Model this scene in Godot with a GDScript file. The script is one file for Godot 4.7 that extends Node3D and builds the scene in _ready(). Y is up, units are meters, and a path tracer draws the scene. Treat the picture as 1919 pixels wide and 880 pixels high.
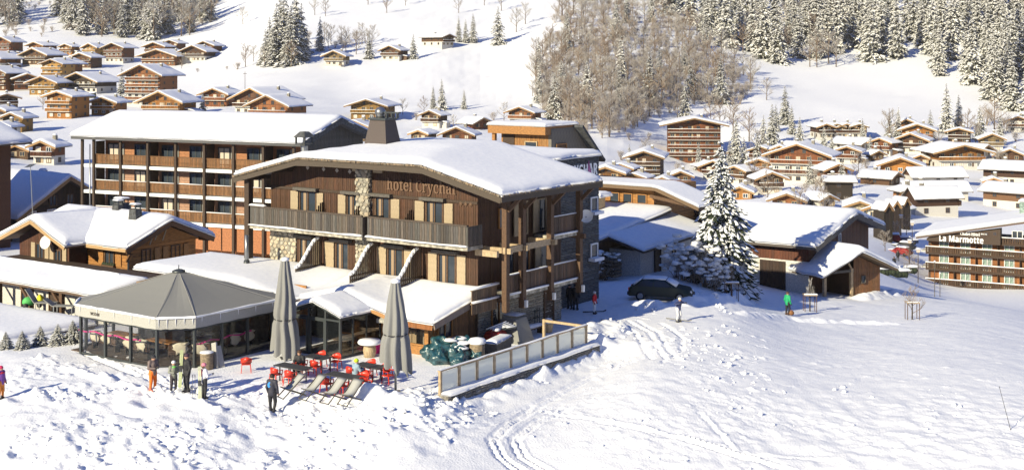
extends Node3D
# A snowy alpine village seen from a ski slope. World: y up, camera over the origin looking along -z, metres.
const F := 2480.0
const HC := 16.3
const TURN := -0.6144
var rng := RandomNumberGenerator.new()
var M := {}
var names := {}
var col := Color(1, 1, 1)
var UB: BoxMesh
var noise := FastNoiseLite.new()
var cell := FastNoiseLite.new()
var cache := {}

# ---------- pixels and places ----------
func P(px: float, py: float, d: float) -> Vector3:
	return Vector3((px - 960.0) / F * d, HC - (py - 105.0) * d / F, -d)
func S(r: float, b: float, y := 0.0) -> Vector3:
	return Vector3(-1.905 + r * 0.8171 + b * 0.5764, y, -(75.0 - r * 0.5764 + b * 0.8171))
func fr(px: float, b := 0.0) -> float:   # along the hotel front: the r whose picture column is px on the plane b
	var t := (px - 960.0) / F
	return (t * (75.0 + 0.8171 * b) + 1.905 - 0.5764 * b) / (0.8171 + 0.5764 * t)

# ---------- terrain ----------
var cp: Array[Vector3] = []      # u, v, height
var cw := PackedFloat64Array()
func uv_of(x: float, d: float) -> Vector2:
	d = maxf(d, 25.0)
	return Vector2(clampf(x / d, -0.9, 0.9) * 6.0, log(d) * 1.6)
func ctrl(px: float, py: float, d: float) -> void:
	var p := P(px, py, d)
	var q := uv_of(p.x, d)
	cp.append(Vector3(q.x, q.y, p.y))
func ctrl_w(p: Vector3) -> void:
	var q := uv_of(p.x, -p.z)
	cp.append(Vector3(q.x, q.y, p.y))
func kern(r2: float) -> float:
	return 0.0 if r2 < 1e-9 else 0.5 * r2 * log(r2)
func solve_terrain() -> void:
	var n := cp.size()
	var m := n + 3
	var A: Array[PackedFloat64Array] = []
	for i in m:
		var row := PackedFloat64Array()
		row.resize(m + 1)
		A.append(row)
	for i in n:
		for j in n:
			var dx := cp[i].x - cp[j].x
			var dy := cp[i].y - cp[j].y
			A[i][j] = kern(dx * dx + dy * dy) + (0.02 if i == j else 0.0)
		A[i][n] = 1.0; A[i][n + 1] = cp[i].x; A[i][n + 2] = cp[i].y
		A[n][i] = 1.0; A[n + 1][i] = cp[i].x; A[n + 2][i] = cp[i].y
		A[i][m] = cp[i].z
	for k in m:
		var piv := k
		for i in range(k + 1, m):
			if absf(A[i][k]) > absf(A[piv][k]): piv = i
		var tmp := A[k]; A[k] = A[piv]; A[piv] = tmp
		var rk := A[k]
		for i in range(k + 1, m):
			var ri := A[i]
			var f := ri[k] / rk[k]
			if f == 0.0: continue
			for j in range(k, m + 1): ri[j] -= f * rk[j]
			A[i] = ri
	cw.resize(m)
	for k in range(m - 1, -1, -1):
		var s := A[k][m]
		for j in range(k + 1, m): s -= A[k][j] * cw[j]
		cw[k] = s / A[k][k]
func tps_uv(q: Vector2) -> float:
	var n := cp.size()
	var s := cw[n] + cw[n + 1] * q.x + cw[n + 2] * q.y
	for i in n:
		var c := cp[i]
		var dx := q.x - c.x
		var dy := q.y - c.y
		var r2 := dx * dx + dy * dy
		if r2 > 1e-9: s += cw[i] * 0.5 * r2 * log(r2)
	return s
const TU := 150
const TV := 190
var tab := PackedFloat32Array()
func tabulate() -> void:
	tab.resize((TU + 1) * (TV + 1))
	for j in TV + 1:
		for i in TU + 1: tab[j * (TU + 1) + i] = tps_uv(Vector2(-5.4 + 10.8 * i / TU, 6.2 + 5.9 * j / TV))
func tps(x: float, d: float) -> float:
	var near := maxf(d, 55.0)
	var q := uv_of(x, near)
	var fu := clampf((q.x + 5.4) / 10.8 * TU, 0.0, TU - 0.001)
	var fv := clampf((q.y - 6.2) / 5.9 * TV, 0.0, TV - 0.001)
	var i := int(fu)
	var j := int(fv)
	var o := j * (TU + 1) + i
	var h := lerpf(lerpf(tab[o], tab[o + 1], fu - i), lerpf(tab[o + TU + 1], tab[o + TU + 2], fu - i), fv - j)
	if d < 55.0:   # the slope climbs towards the place the photograph is taken from
		var s := 55.0 - maxf(d, 0.0)
		h += s * s / (s + 15.0) * 0.335
	return h
func gh(x: float, d: float) -> float:
	var h := tps(x, d)
	if d > 220.0: h += smoothstep(220.0, 420.0, d) * (0.9 * noise.get_noise_2d(x * 0.7, d * 0.7) + 0.45 * noise.get_noise_2d(x * 2.5, d * 2.5))
	if d < 120.0:
		# the terrace and the yard beside the hotel are level
		var dx := x + 1.905
		var dd := d - 75.0
		var r := dx * 0.8171 - dd * 0.5764
		var b := dx * 0.5764 + dd * 0.8171
		var o := Vector2(maxf(maxf(-19.0 - r, r - 5.45), 0.0), maxf(maxf(-13.2 - b, b - 17.0), 0.0)).length()
		h = lerpf(h, 0.0, clampf(1.0 - o / 1.6, 0.0, 1.0))
		h -= 0.45 * smoothstep(5.4, 5.9, r) * (1.0 - smoothstep(6.5, 12.0, r)) * smoothstep(-12.0, -8.0, b) * (1.0 - smoothstep(3.0, 6.0, b))
	return h
func hit(px: float, py: float, from := 55.0) -> Vector3:
	var d := from
	var prev := d
	while d < 1900.0:
		var p := P(px, py, d)
		if p.y <= gh(p.x, d):
			var a := prev
			for i in 7:
				var mid := (a + d) / 2
				var q := P(px, py, mid)
				if q.y <= gh(q.x, mid): d = mid
				else: a = mid
			return P(px, py, d)
		prev = d
		d *= 1.012
	return P(px, py, 1900.0)

# ---------- shapes ----------
func tool(smooth := false) -> SurfaceTool:
	var st := SurfaceTool.new()
	st.begin(Mesh.PRIMITIVE_TRIANGLES)
	st.set_smooth_group(0 if smooth else -1)
	return st
func tri(st: SurfaceTool, a: Vector3, b: Vector3, c: Vector3) -> void:
	st.set_color(col); st.add_vertex(a)
	st.set_color(col); st.add_vertex(b)
	st.set_color(col); st.add_vertex(c)
func quad(st: SurfaceTool, a: Vector3, b: Vector3, c: Vector3, d: Vector3) -> void:
	tri(st, a, b, c)
	tri(st, a, c, d)
func hexa(st: SurfaceTool, p: Array) -> void:   # eight corners: bottom ring 0-3, top ring 4-7
	quad(st, p[0], p[1], p[2], p[3]); quad(st, p[7], p[6], p[5], p[4])
	for i in 4:
		var j := (i + 1) % 4
		quad(st, p[i], p[i + 4], p[j + 4], p[j])
func bx(st: SurfaceTool, x0: float, y0: float, z0: float, x1: float, y1: float, z1: float) -> void:
	hexa(st, [Vector3(x0, y0, z0), Vector3(x1, y0, z0), Vector3(x1, y0, z1), Vector3(x0, y0, z1), Vector3(x0, y1, z0), Vector3(x1, y1, z0), Vector3(x1, y1, z1), Vector3(x0, y1, z1)])
func beam(st: SurfaceTool, a: Vector3, b: Vector3, w: float, h: float, up := Vector3.UP) -> void:
	var f := (b - a).normalized()
	if absf(f.dot(up)) > 0.95: up = Vector3(0, 0, 1) if absf(f.z) < 0.9 else Vector3(1, 0, 0)
	var s := f.cross(up).normalized() * w / 2
	var u := s.cross(f).normalized() * h / 2
	hexa(st, [a - s - u, a + s - u, b + s - u, b - s - u, a - s + u, a + s + u, b + s + u, b - s + u])
func tube(st: SurfaceTool, a: Vector3, b: Vector3, r0: float, r1: float, n := 8, caps := true) -> void:
	var f := (b - a).normalized()
	var s := f.cross(Vector3.UP if absf(f.y) < 0.9 else Vector3.RIGHT).normalized()
	var u := s.cross(f)
	for i in n:
		var t0 := TAU * i / n
		var t1 := TAU * (i + 1) / n
		var e0 := s * cos(t0) + u * sin(t0)
		var e1 := s * cos(t1) + u * sin(t1)
		quad(st, a + e0 * r0, b + e0 * r1, b + e1 * r1, a + e1 * r0)
		if caps:
			tri(st, a, a + e0 * r0, a + e1 * r0)
			if r1 > 0.001: tri(st, b, b + e1 * r1, b + e0 * r1)
func lathe(st: SurfaceTool, prof: Array, n := 12, at := Vector3.ZERO) -> void:   # prof: Vector2(radius, y) from below
	for k in prof.size() - 1:
		for i in n:
			var t0 := TAU * i / n
			var t1 := TAU * (i + 1) / n
			var c0 := Vector3(cos(t0), 0, sin(t0))
			var c1 := Vector3(cos(t1), 0, sin(t1))
			var y0 := Vector3(0, prof[k].y, 0) + at
			var y1 := Vector3(0, prof[k + 1].y, 0) + at
			quad(st, y0 + c0 * prof[k].x, y1 + c0 * prof[k + 1].x, y1 + c1 * prof[k + 1].x, y0 + c1 * prof[k].x)
func prism(st: SurfaceTool, poly: PackedVector2Array, z0: float, z1: float) -> void:   # outline in x,y pushed along z
	var ids := Geometry2D.triangulate_polygon(poly)
	for k in range(0, ids.size(), 3):
		for z: float in [z0, z1]:
			tri(st, Vector3(poly[ids[k]].x, poly[ids[k]].y, z), Vector3(poly[ids[k + 1]].x, poly[ids[k + 1]].y, z), Vector3(poly[ids[k + 2]].x, poly[ids[k + 2]].y, z))
	for i in poly.size():
		var a := poly[i]
		var b := poly[(i + 1) % poly.size()]
		quad(st, Vector3(a.x, a.y, z0), Vector3(b.x, b.y, z0), Vector3(b.x, b.y, z1), Vector3(a.x, a.y, z1))
func blob(st: SurfaceTool, c: Vector3, r: Vector3, n := 8, rough := 0.0, sd := 0.0) -> void:
	var g := []
	for j in range(0, n / 2 + 1):
		var row := []
		var ph := PI * j / (n / 2) - PI / 2
		for i in n:
			var th := TAU * i / n
			var v := Vector3(cos(ph) * cos(th), sin(ph), cos(ph) * sin(th))
			var k := 1.0 + rough * noise.get_noise_3d(v.x * 60 + sd * 37, v.y * 60, v.z * 60)
			row.append(c + v * r * k)
		g.append(row)
	for j in n / 2:
		for i in n:
			quad(st, g[j][i], g[j + 1][i], g[j + 1][(i + 1) % n], g[j][(i + 1) % n])
func spread(a: float, b: float, step: float, edge := true) -> PackedFloat32Array:
	var o := PackedFloat32Array()
	var inset := minf(0.42, (b - a) * 0.3) if edge else 0.0
	if edge:
		for e: float in [0.0, 0.1, 0.35]: o.append(a + inset * e)
	var n := maxi(2, int(ceil((b - a - 2 * inset) / step / 2)) * 2)
	for i in n + 1: o.append(a + inset + (b - a - 2 * inset) * i / n)
	if edge:
		for e: float in [0.35, 0.1, 0.0]: o.append(b - inset * e)
	return o
func snow_sheet(x0: float, x1: float, z0: float, z1: float, hf: Callable, t: float, step := 1.2, rough := 0.12, sd := 0.0) -> SurfaceTool:
	# a quilt of snow on a roof, rounded off along its edges
	var st := tool(true)
	var xs := spread(x0, x1, step)
	var zs := spread(z0, z1, step)
	var top := []
	for i in xs.size():
		var row := []
		for j in zs.size():
			var x := xs[i]
			var z := zs[j]
			var e := minf(minf(x - x0, x1 - x), minf(z - z0, z1 - z))
			var k := 1.0 - clampf(e / minf(0.42, t * 1.3), 0.0, 1.0)
			var pr := sqrt(maxf(0.0, 1.0 - k * k))
			var wob := 1.0 + rough * 1.6 * noise.get_noise_3d(x * 9 + sd * 91, z * 9, sd) + rough * 0.5 * noise.get_noise_3d(x * 30, z * 30, sd * 7)
			var bulge := 0.13 * noise.get_noise_2d(x * 25 + z * 25, sd * 13) * k
			row.append(Vector3(x + bulge, hf.call(x, z) + t * (0.18 + 0.82 * pr) * wob, z + bulge))
		top.append(row)
	for i in xs.size() - 1:
		for j in zs.size() - 1:
			quad(st, top[i][j], top[i + 1][j], top[i + 1][j + 1], top[i][j + 1])
	var ring := []
	for i in xs.size(): ring.append([i, 0])
	for j in range(1, zs.size()): ring.append([xs.size() - 1, j])
	for i in range(xs.size() - 2, -1, -1): ring.append([i, zs.size() - 1])
	for j in range(zs.size() - 2, 0, -1): ring.append([0, j])
	for k in ring.size():
		var a: Vector3 = top[ring[k][0]][ring[k][1]]
		var q = ring[(k + 1) % ring.size()]
		var b: Vector3 = top[q[0]][q[1]]
		quad(st, a, b, Vector3(b.x, hf.call(b.x, b.z) + 0.004, b.z), Vector3(a.x, hf.call(a.x, a.z) + 0.004, a.z))
	return st

# ---------- objects ----------
func numbered(n: String) -> String:
	names[n] = names.get(n, -1) + 1
	return n if names[n] == 0 else "%s_%03d" % [n, names[n]]
func tag(o: Node3D, label: String, category: String, group := "", kind := "") -> Node3D:
	if label: o.set_meta("label", label)
	if category: o.set_meta("category", category)
	if group: o.set_meta("group", group)
	if kind: o.set_meta("kind", kind)
	return o
func thing(called: String, label: String, category: String, at := Vector3.ZERO, turn := 0.0, group := "") -> Node3D:
	var o := Node3D.new()
	o.name = numbered(called)
	add_child(o)
	o.position = at
	o.rotation.y = turn
	return tag(o, label, category, group)
func put(st: SurfaceTool, called: String, mat: Material, parent: Node = null) -> MeshInstance3D:
	st.generate_normals()
	return show_mesh(st.commit(), called, mat, parent)
func show_mesh(mesh: Mesh, called: String, mat: Material, parent: Node = null) -> MeshInstance3D:
	var o := MeshInstance3D.new()
	o.mesh = mesh
	o.material_override = mat
	if parent == null:
		o.name = numbered(called)
		add_child(o)
	else:
		o.name = called
		parent.add_child(o, true)
	return o
func slab(called: String, mat: Material, parent: Node, c: Vector3, s: Vector3) -> MeshInstance3D:   # shared unit box for alike pieces
	var o := show_mesh(UB, called, mat, parent)
	o.position = c
	o.scale = s
	return o
func stuffed(o: Node3D) -> Node3D:
	o.set_meta("kind", "stuff")
	return o
func copy(o: Node3D, at: Vector3, turn: float, base: String, sc := 1.0) -> Node3D:
	var c: Node3D = o.duplicate()
	c.name = numbered(base)
	add_child(c)
	c.transform = Transform3D(Basis(Vector3.UP, turn).scaled(Vector3.ONE * sc), at)
	return c
func vary(c: Color, v: float) -> Color:
	var k := 1.0 + rng.randf_range(-v, v)
	var w := rng.randf_range(-v, v) * 0.25
	return Color(c.r * k * (1 + w), c.g * k, c.b * k * (1 - w))

# ---------- materials ----------
func tex(freq: float, lo: Color, hi: Color, size := 512, oct := 4, type := FastNoiseLite.TYPE_SIMPLEX_SMOOTH, sd := 1) -> NoiseTexture2D:
	var n := FastNoiseLite.new()
	n.noise_type = type
	n.seed = sd
	n.frequency = freq
	n.fractal_octaves = oct
	var t := NoiseTexture2D.new()
	t.width = size; t.height = size
	t.seamless = true
	t.noise = n
	var g := Gradient.new()
	g.set_color(0, lo); g.set_color(1, hi)
	t.color_ramp = g
	return t
func bump(freq: float, size := 512, oct := 4, sd := 2, strength := 6.0) -> NoiseTexture2D:
	var n := FastNoiseLite.new()
	n.frequency = freq
	n.seed = sd
	n.fractal_octaves = oct
	var t := NoiseTexture2D.new()
	t.width = size; t.height = size
	t.seamless = true
	t.as_normal_map = true
	t.bump_strength = strength
	t.noise = n
	return t
func mat(key: String, c: Color, rough := 0.8, metal := 0.0, t: Texture2D = null, sc := Vector3.ONE, nrm: Texture2D = null, ns := 0.6) -> StandardMaterial3D:
	var m := StandardMaterial3D.new()
	m.albedo_color = c.linear_to_srgb()
	m.roughness = rough
	m.metallic = metal
	m.cull_mode = BaseMaterial3D.CULL_DISABLED
	if t or nrm:
		m.uv1_triplanar = true
		m.uv1_scale = sc
	if t: m.albedo_texture = t
	if nrm:
		m.normal_enabled = true
		m.normal_texture = nrm
		m.normal_scale = ns
	M[key] = m
	return m
func make_materials() -> void:
	var g := func(v: float) -> Color: return Color(v, v, v)
	var grain := tex(0.02, g.call(0.62), g.call(1.0), 512, 5)
	var fine := tex(0.05, g.call(0.7), g.call(1.0), 512, 4, FastNoiseLite.TYPE_SIMPLEX_SMOOTH, 5)
	var blotch := tex(0.012, g.call(0.55), g.call(1.0), 512, 5, FastNoiseLite.TYPE_SIMPLEX, 8)
	var nb := bump(0.03, 512, 5, 3, 8.0)
	var snow_t := tex(0.02, Color(0.93, 0.94, 0.96), Color(1, 1, 1), 512, 5, FastNoiseLite.TYPE_SIMPLEX, 11)
	mat("snow", Color(0.86, 0.86, 0.87), 0.7, 0, snow_t, Vector3(0.2, 0.2, 0.2), bump(0.03, 512, 4, 7, 5.0), 0.14)
	var sg := mat("ground", Color(0.86, 0.86, 0.87), 0.72, 0, snow_t, Vector3(0.13, 0.13, 0.13), bump(0.05, 1024, 6, 9, 7.0), 0.4)
	sg.uv1_world_triplanar = true
	# wood: vertical boards take their tone from vertex colours, the grain runs up the board
	for k in [["wood", 0.75], ["wood_far", 0.8]]:
		var w := mat(k[0], Color(1, 1, 1), k[1], 0, grain, Vector3(2.2, 0.16, 2.2), nb, 0.35)
		w.vertex_color_use_as_albedo = true
	var wh := mat("wood_flat", Color(1, 1, 1), 0.75, 0, grain, Vector3(0.2, 2.4, 0.2), nb, 0.3)
	wh.vertex_color_use_as_albedo = true
	var vc := mat("tinted", Color(1, 1, 1), 0.8, 0, fine, Vector3(0.6, 0.6, 0.6))
	vc.vertex_color_use_as_albedo = true
	var vp := mat("plain_tint", Color(1, 1, 1), 0.7)
	vp.vertex_color_use_as_albedo = true
	mat("beam", Color(0.075, 0.045, 0.028), 0.75, 0, grain, Vector3(0.8, 0.8, 0.8), nb, 0.3)
	mat("beam_brown", Color(0.15, 0.08, 0.042), 0.75, 0, grain, Vector3(0.8, 0.8, 0.8), nb, 0.3)
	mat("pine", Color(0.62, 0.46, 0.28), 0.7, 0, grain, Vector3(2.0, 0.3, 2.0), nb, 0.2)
	mat("honey", Color(0.48, 0.22, 0.06), 0.65, 0, grain, Vector3(0.3, 2.0, 0.3), nb, 0.3)
	mat("shutter", Color(0.56, 0.44, 0.29), 0.75, 0, grain, Vector3(3.0, 0.4, 3.0), nb, 0.2)
	mat("grey_wood", Color(0.15, 0.135, 0.12), 0.85, 0, grain, Vector3(1.5, 0.3, 1.5), nb, 0.4)
	mat("plaster", Color(0.72, 0.69, 0.64), 0.9, 0, fine, Vector3(0.3, 0.3, 0.3))
	mat("concrete", Color(0.5, 0.46, 0.38), 0.9, 0, blotch, Vector3(0.3, 0.3, 0.3))
	mat("mortar", Color(0.36, 0.33, 0.28), 0.95, 0, blotch, Vector3(0.6, 0.6, 0.6), nb, 0.8)
	mat("slate", Color(0.11, 0.115, 0.12), 0.85, 0, blotch, Vector3(0.4, 0.4, 0.4), nb, 0.5)
	mat("copper", Color(0.11, 0.085, 0.078), 0.6, 0.2, fine, Vector3(0.5, 0.5, 0.5))
	mat("steel", Color(0.4, 0.41, 0.42), 0.35, 0.8, fine, Vector3(1, 1, 1))
	mat("dark_metal", Color(0.06, 0.068, 0.072), 0.45, 0.4)
	mat("white_paint", Color(0.75, 0.75, 0.74), 0.6)
	mat("black", Color(0.016, 0.016, 0.018), 0.6)
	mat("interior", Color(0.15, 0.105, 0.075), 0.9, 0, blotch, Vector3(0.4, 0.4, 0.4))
	mat("curtain", Color(0.5, 0.43, 0.36), 0.95)
	mat("drape", Color(0.28, 0.2, 0.13), 0.95)
	mat("glassy", Color(0.035, 0.045, 0.06), 0.06, 0.0)
	M.glassy.metallic_specular = 0.45
	var gl := mat("glass", Color(0.03, 0.035, 0.04), 0.03)
	gl.transparency = BaseMaterial3D.TRANSPARENCY_ALPHA
	gl.albedo_color.a = 0.12
	gl.metallic_specular = 0.35
	var fg := mat("frosted", Color(0.84, 0.87, 0.76), 0.2)
	fg.transparency = BaseMaterial3D.TRANSPARENCY_ALPHA
	fg.albedo_color.a = 0.62
	mat("canvas", Color(0.3, 0.298, 0.28), 0.9, 0, fine, Vector3(1.5, 1.5, 1.5), nb, 0.15)
	mat("canvas_light", Color(0.52, 0.51, 0.475), 0.9, 0, fine, Vector3(0.7, 0.7, 0.7))
	mat("parasol", Color(0.3, 0.3, 0.295), 0.9, 0, fine, Vector3(2, 2, 2))
	mat("red_plastic", Color(0.55, 0.035, 0.015), 0.4)
	mat("table", Color(0.045, 0.043, 0.042), 0.55)
	mat("sling", Color(0.36, 0.36, 0.34), 0.9)
	mat("pink", Color(0.75, 0.03, 0.28), 0.5)
	var tp := mat("tarp", Color(0.015, 0.1, 0.13), 0.28, 0, blotch, Vector3(0.8, 0.8, 0.8), bump(0.02, 512, 3, 21, 10.0), 0.7)
	tp.clearcoat_enabled = true
	mat("car_paint", Color(0.008, 0.02, 0.014), 0.45, 0.0)
	mat("rubber", Color(0.02, 0.02, 0.02), 0.9)
	mat("bark", Color(0.1, 0.075, 0.055), 0.95, 0, blotch, Vector3(2, 2, 2), nb, 0.8)
	mat("needles", Color(0.035, 0.05, 0.024), 0.9, 0, fine, Vector3(1, 1, 1))
	var tw := mat("twig", Color(1, 1, 1), 0.95)
	tw.vertex_color_use_as_albedo = true
	mat("lettering", Color(0.14, 0.08, 0.048), 0.8)
	mat("white_letter", Color(0.85, 0.85, 0.83), 0.5)
	mat("purple", Color(0.45, 0.13, 0.3), 0.5)
	mat("ski", Color(0.6, 0.62, 0.5), 0.35)
	mat("stump", Color(0.36, 0.28, 0.19), 0.9, 0, blotch, Vector3(1, 1, 1), nb, 0.6)
	mat("pelt", Color(0.72, 0.66, 0.52), 1.0)
	mat("red_roof", Color(0.3, 0.04, 0.03), 0.6)
	mat("green_tin", Color(0.3, 0.42, 0.37), 0.6, 0, blotch, Vector3(0.3, 0.3, 0.3))
	mat("orange_panel", Color(0.43, 0.17, 0.07), 0.8, 0, fine, Vector3(0.2, 0.2, 0.2))

# ---------- building pieces ----------
func boards(st: SurfaceTool, x0: float, x1: float, y0: float, top: Callable, z: float, bw: float, c: Color, v := 0.2) -> void:
	# upright boards on a wall facing +z
	var n := maxi(1, int(round((x1 - x0) / bw)))
	var w := (x1 - x0) / n
	for i in n:
		col = vary(c, v)
		var a := x0 + w * i + 0.008
		var b := x0 + w * (i + 1) - 0.008
		var o := z + 0.03 + rng.randf() * 0.018
		hexa(st, [Vector3(a, y0, z), Vector3(b, y0, z), Vector3(b, y0, o), Vector3(a, y0, o), Vector3(a, top.call(a), z), Vector3(b, top.call(b), z), Vector3(b, top.call(b), o), Vector3(a, top.call(a), o)])
	col = Color(1, 1, 1)
func logs(st: SurfaceTool, x0: float, x1: float, y0: float, y1: float, z: float, h: float, c: Color, v := 0.18) -> void:
	var n := maxi(1, int(round((y1 - y0) / h)))
	var w := (y1 - y0) / n
	for i in n:
		col = vary(c, v)
		bx(st, x0, y0 + w * i + 0.01, z, x1, y0 + w * (i + 1) - 0.01, z + 0.05 + rng.randf() * 0.02)
	col = Color(1, 1, 1)
func window(parent: Node, at: Vector3, w: float, h: float, turn := 0.0, frame := "beam_brown", mull := 1, pane := "glassy", called := "window") -> Node3D:
	var key := "w%s %s %d" % [snappedf(w, 0.01), snappedf(h, 0.01), mull]
	if not cache.has(key):
		var st := tool()
		var t := minf(0.09, w * 0.12)
		bx(st, -w / 2, -h / 2, 0, -w / 2 + t, h / 2, 0.1)
		bx(st, w / 2 - t, -h / 2, 0, w / 2, h / 2, 0.1)
		bx(st, -w / 2 + t, -h / 2, 0.005, w / 2 - t, -h / 2 + t, 0.11)
		bx(st, -w / 2 + t, h / 2 - t, 0.005, w / 2 - t, h / 2, 0.095)
		for i in mull:
			var x := -w / 2 + w * (i + 1) / (mull + 1)
			bx(st, x - t / 2, -h / 2 + t, 0.01, x + t / 2, h / 2 - t, 0.085)
		st.generate_normals()
		var sp := tool()
		bx(sp, -w / 2 + t, -h / 2 + t, 0.006, w / 2 - t, h / 2 - t, 0.03)
		sp.generate_normals()
		cache[key] = [st.commit(), sp.commit()]
	var o := show_mesh(cache[key][0], called, M[frame], parent)
	o.position = at
	o.rotation.y = turn
	show_mesh(cache[key][1], "pane", M[pane], o)
	return o
func stone_wall(parent: Node, x0: float, x1: float, y0: float, y1: float, z: float, turn: float, at: Vector3, size: float, tone: Color, v := 0.3, flat := 0.6) -> void:
	# rubble: a mortar bed with proud, uneven stones, gathered in one part
	var st := tool()
	if flat > 0.7:   # field stones of all shapes
		var ny := int((y1 - y0) / (size * 0.72)) + 1
		var nx := maxi(1, int(round((x1 - x0) / size)))
		for j in ny:
			for i in nx + 1:
				var c := Vector2(x0 + (x1 - x0) * (i + (0.5 if j % 2 else 0.0)) / nx + rng.randf_range(-0.25, 0.25) * size, y0 + (j + 0.5) * size * 0.72 + rng.randf_range(-0.2, 0.2) * size)
				var rad := size * rng.randf_range(0.38, 0.62)
				var o := z + rng.randf_range(0.03, 0.08)
				var a0 := rng.randf() * TAU
				col = vary(tone, v)
				var ring := []
				for q in 7:
					var a := a0 + TAU * (q + rng.randf_range(-0.25, 0.25)) / 7
					var r := rad * rng.randf_range(0.8, 1.12)
					ring.append(Vector2(clampf(c.x + cos(a) * r, x0, x1), clampf(c.y + sin(a) * r * 0.8, y0, y1)))
				var m := Vector2(clampf(c.x, x0, x1), clampf(c.y, y0, y1))
				for q in 7:
					var p0: Vector2 = ring[q]
					var p1: Vector2 = ring[(q + 1) % 7]
					var q0 := p0.lerp(m, 0.14)
					var q1 := p1.lerp(m, 0.14)
					quad(st, Vector3(p0.x, p0.y, z - 0.01), Vector3(p1.x, p1.y, z - 0.01), Vector3(q1.x, q1.y, o), Vector3(q0.x, q0.y, o))
					tri(st, Vector3(q0.x, q0.y, o), Vector3(q1.x, q1.y, o), Vector3(m.x, m.y, o + 0.012))
	var y := y0 if flat <= 0.7 else y1
	while y < y1 - 0.02:
		var h := minf(size * flat * rng.randf_range(0.7, 1.35), y1 - y)
		var x := x0
		while x < x1 - 0.02:
			var w := minf(size * rng.randf_range(0.6, 1.7), x1 - x)
			col = vary(tone, v)
			var o := z + rng.randf_range(0.03, 0.075)
			var j := minf(0.025, w * 0.2)
			var k := minf(0.02, h * 0.2)
			var ch := minf(0.04, minf(w, h) * 0.2)
			hexa(st, [Vector3(x + j, y + k, z), Vector3(x + w - j, y + k * rng.randf_range(0.5, 1.6), z), Vector3(x + w - j - ch, y + k + ch, o), Vector3(x + j + ch, y + k + ch, o),
				Vector3(x + j, y + h - k * rng.randf_range(0.5, 1.6), z), Vector3(x + w - j, y + h - k, z), Vector3(x + w - j - ch, y + h - k - ch, o), Vector3(x + j + ch, y + h - k - ch, o)])
			x += w
		y += h
	col = Color(1, 1, 1)
	var o2: Node3D = stuffed(put(st, "stones", M.tinted, parent))
	o2.position = at
	o2.rotation.y = turn
func gable_y(w: float, eave: float, slope: float) -> Callable:
	return func(x: float, _z := 0.0) -> float: return eave + (w / 2 - absf(x)) * slope

const WOODS := [Color(0.3, 0.1, 0.035), Color(0.5, 0.21, 0.045), Color(0.15, 0.065, 0.032), Color(0.36, 0.14, 0.05), Color(0.06, 0.038, 0.026), Color(0.58, 0.32, 0.08), Color(0.22, 0.11, 0.055), Color(0.56, 0.39, 0.19)]
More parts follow.
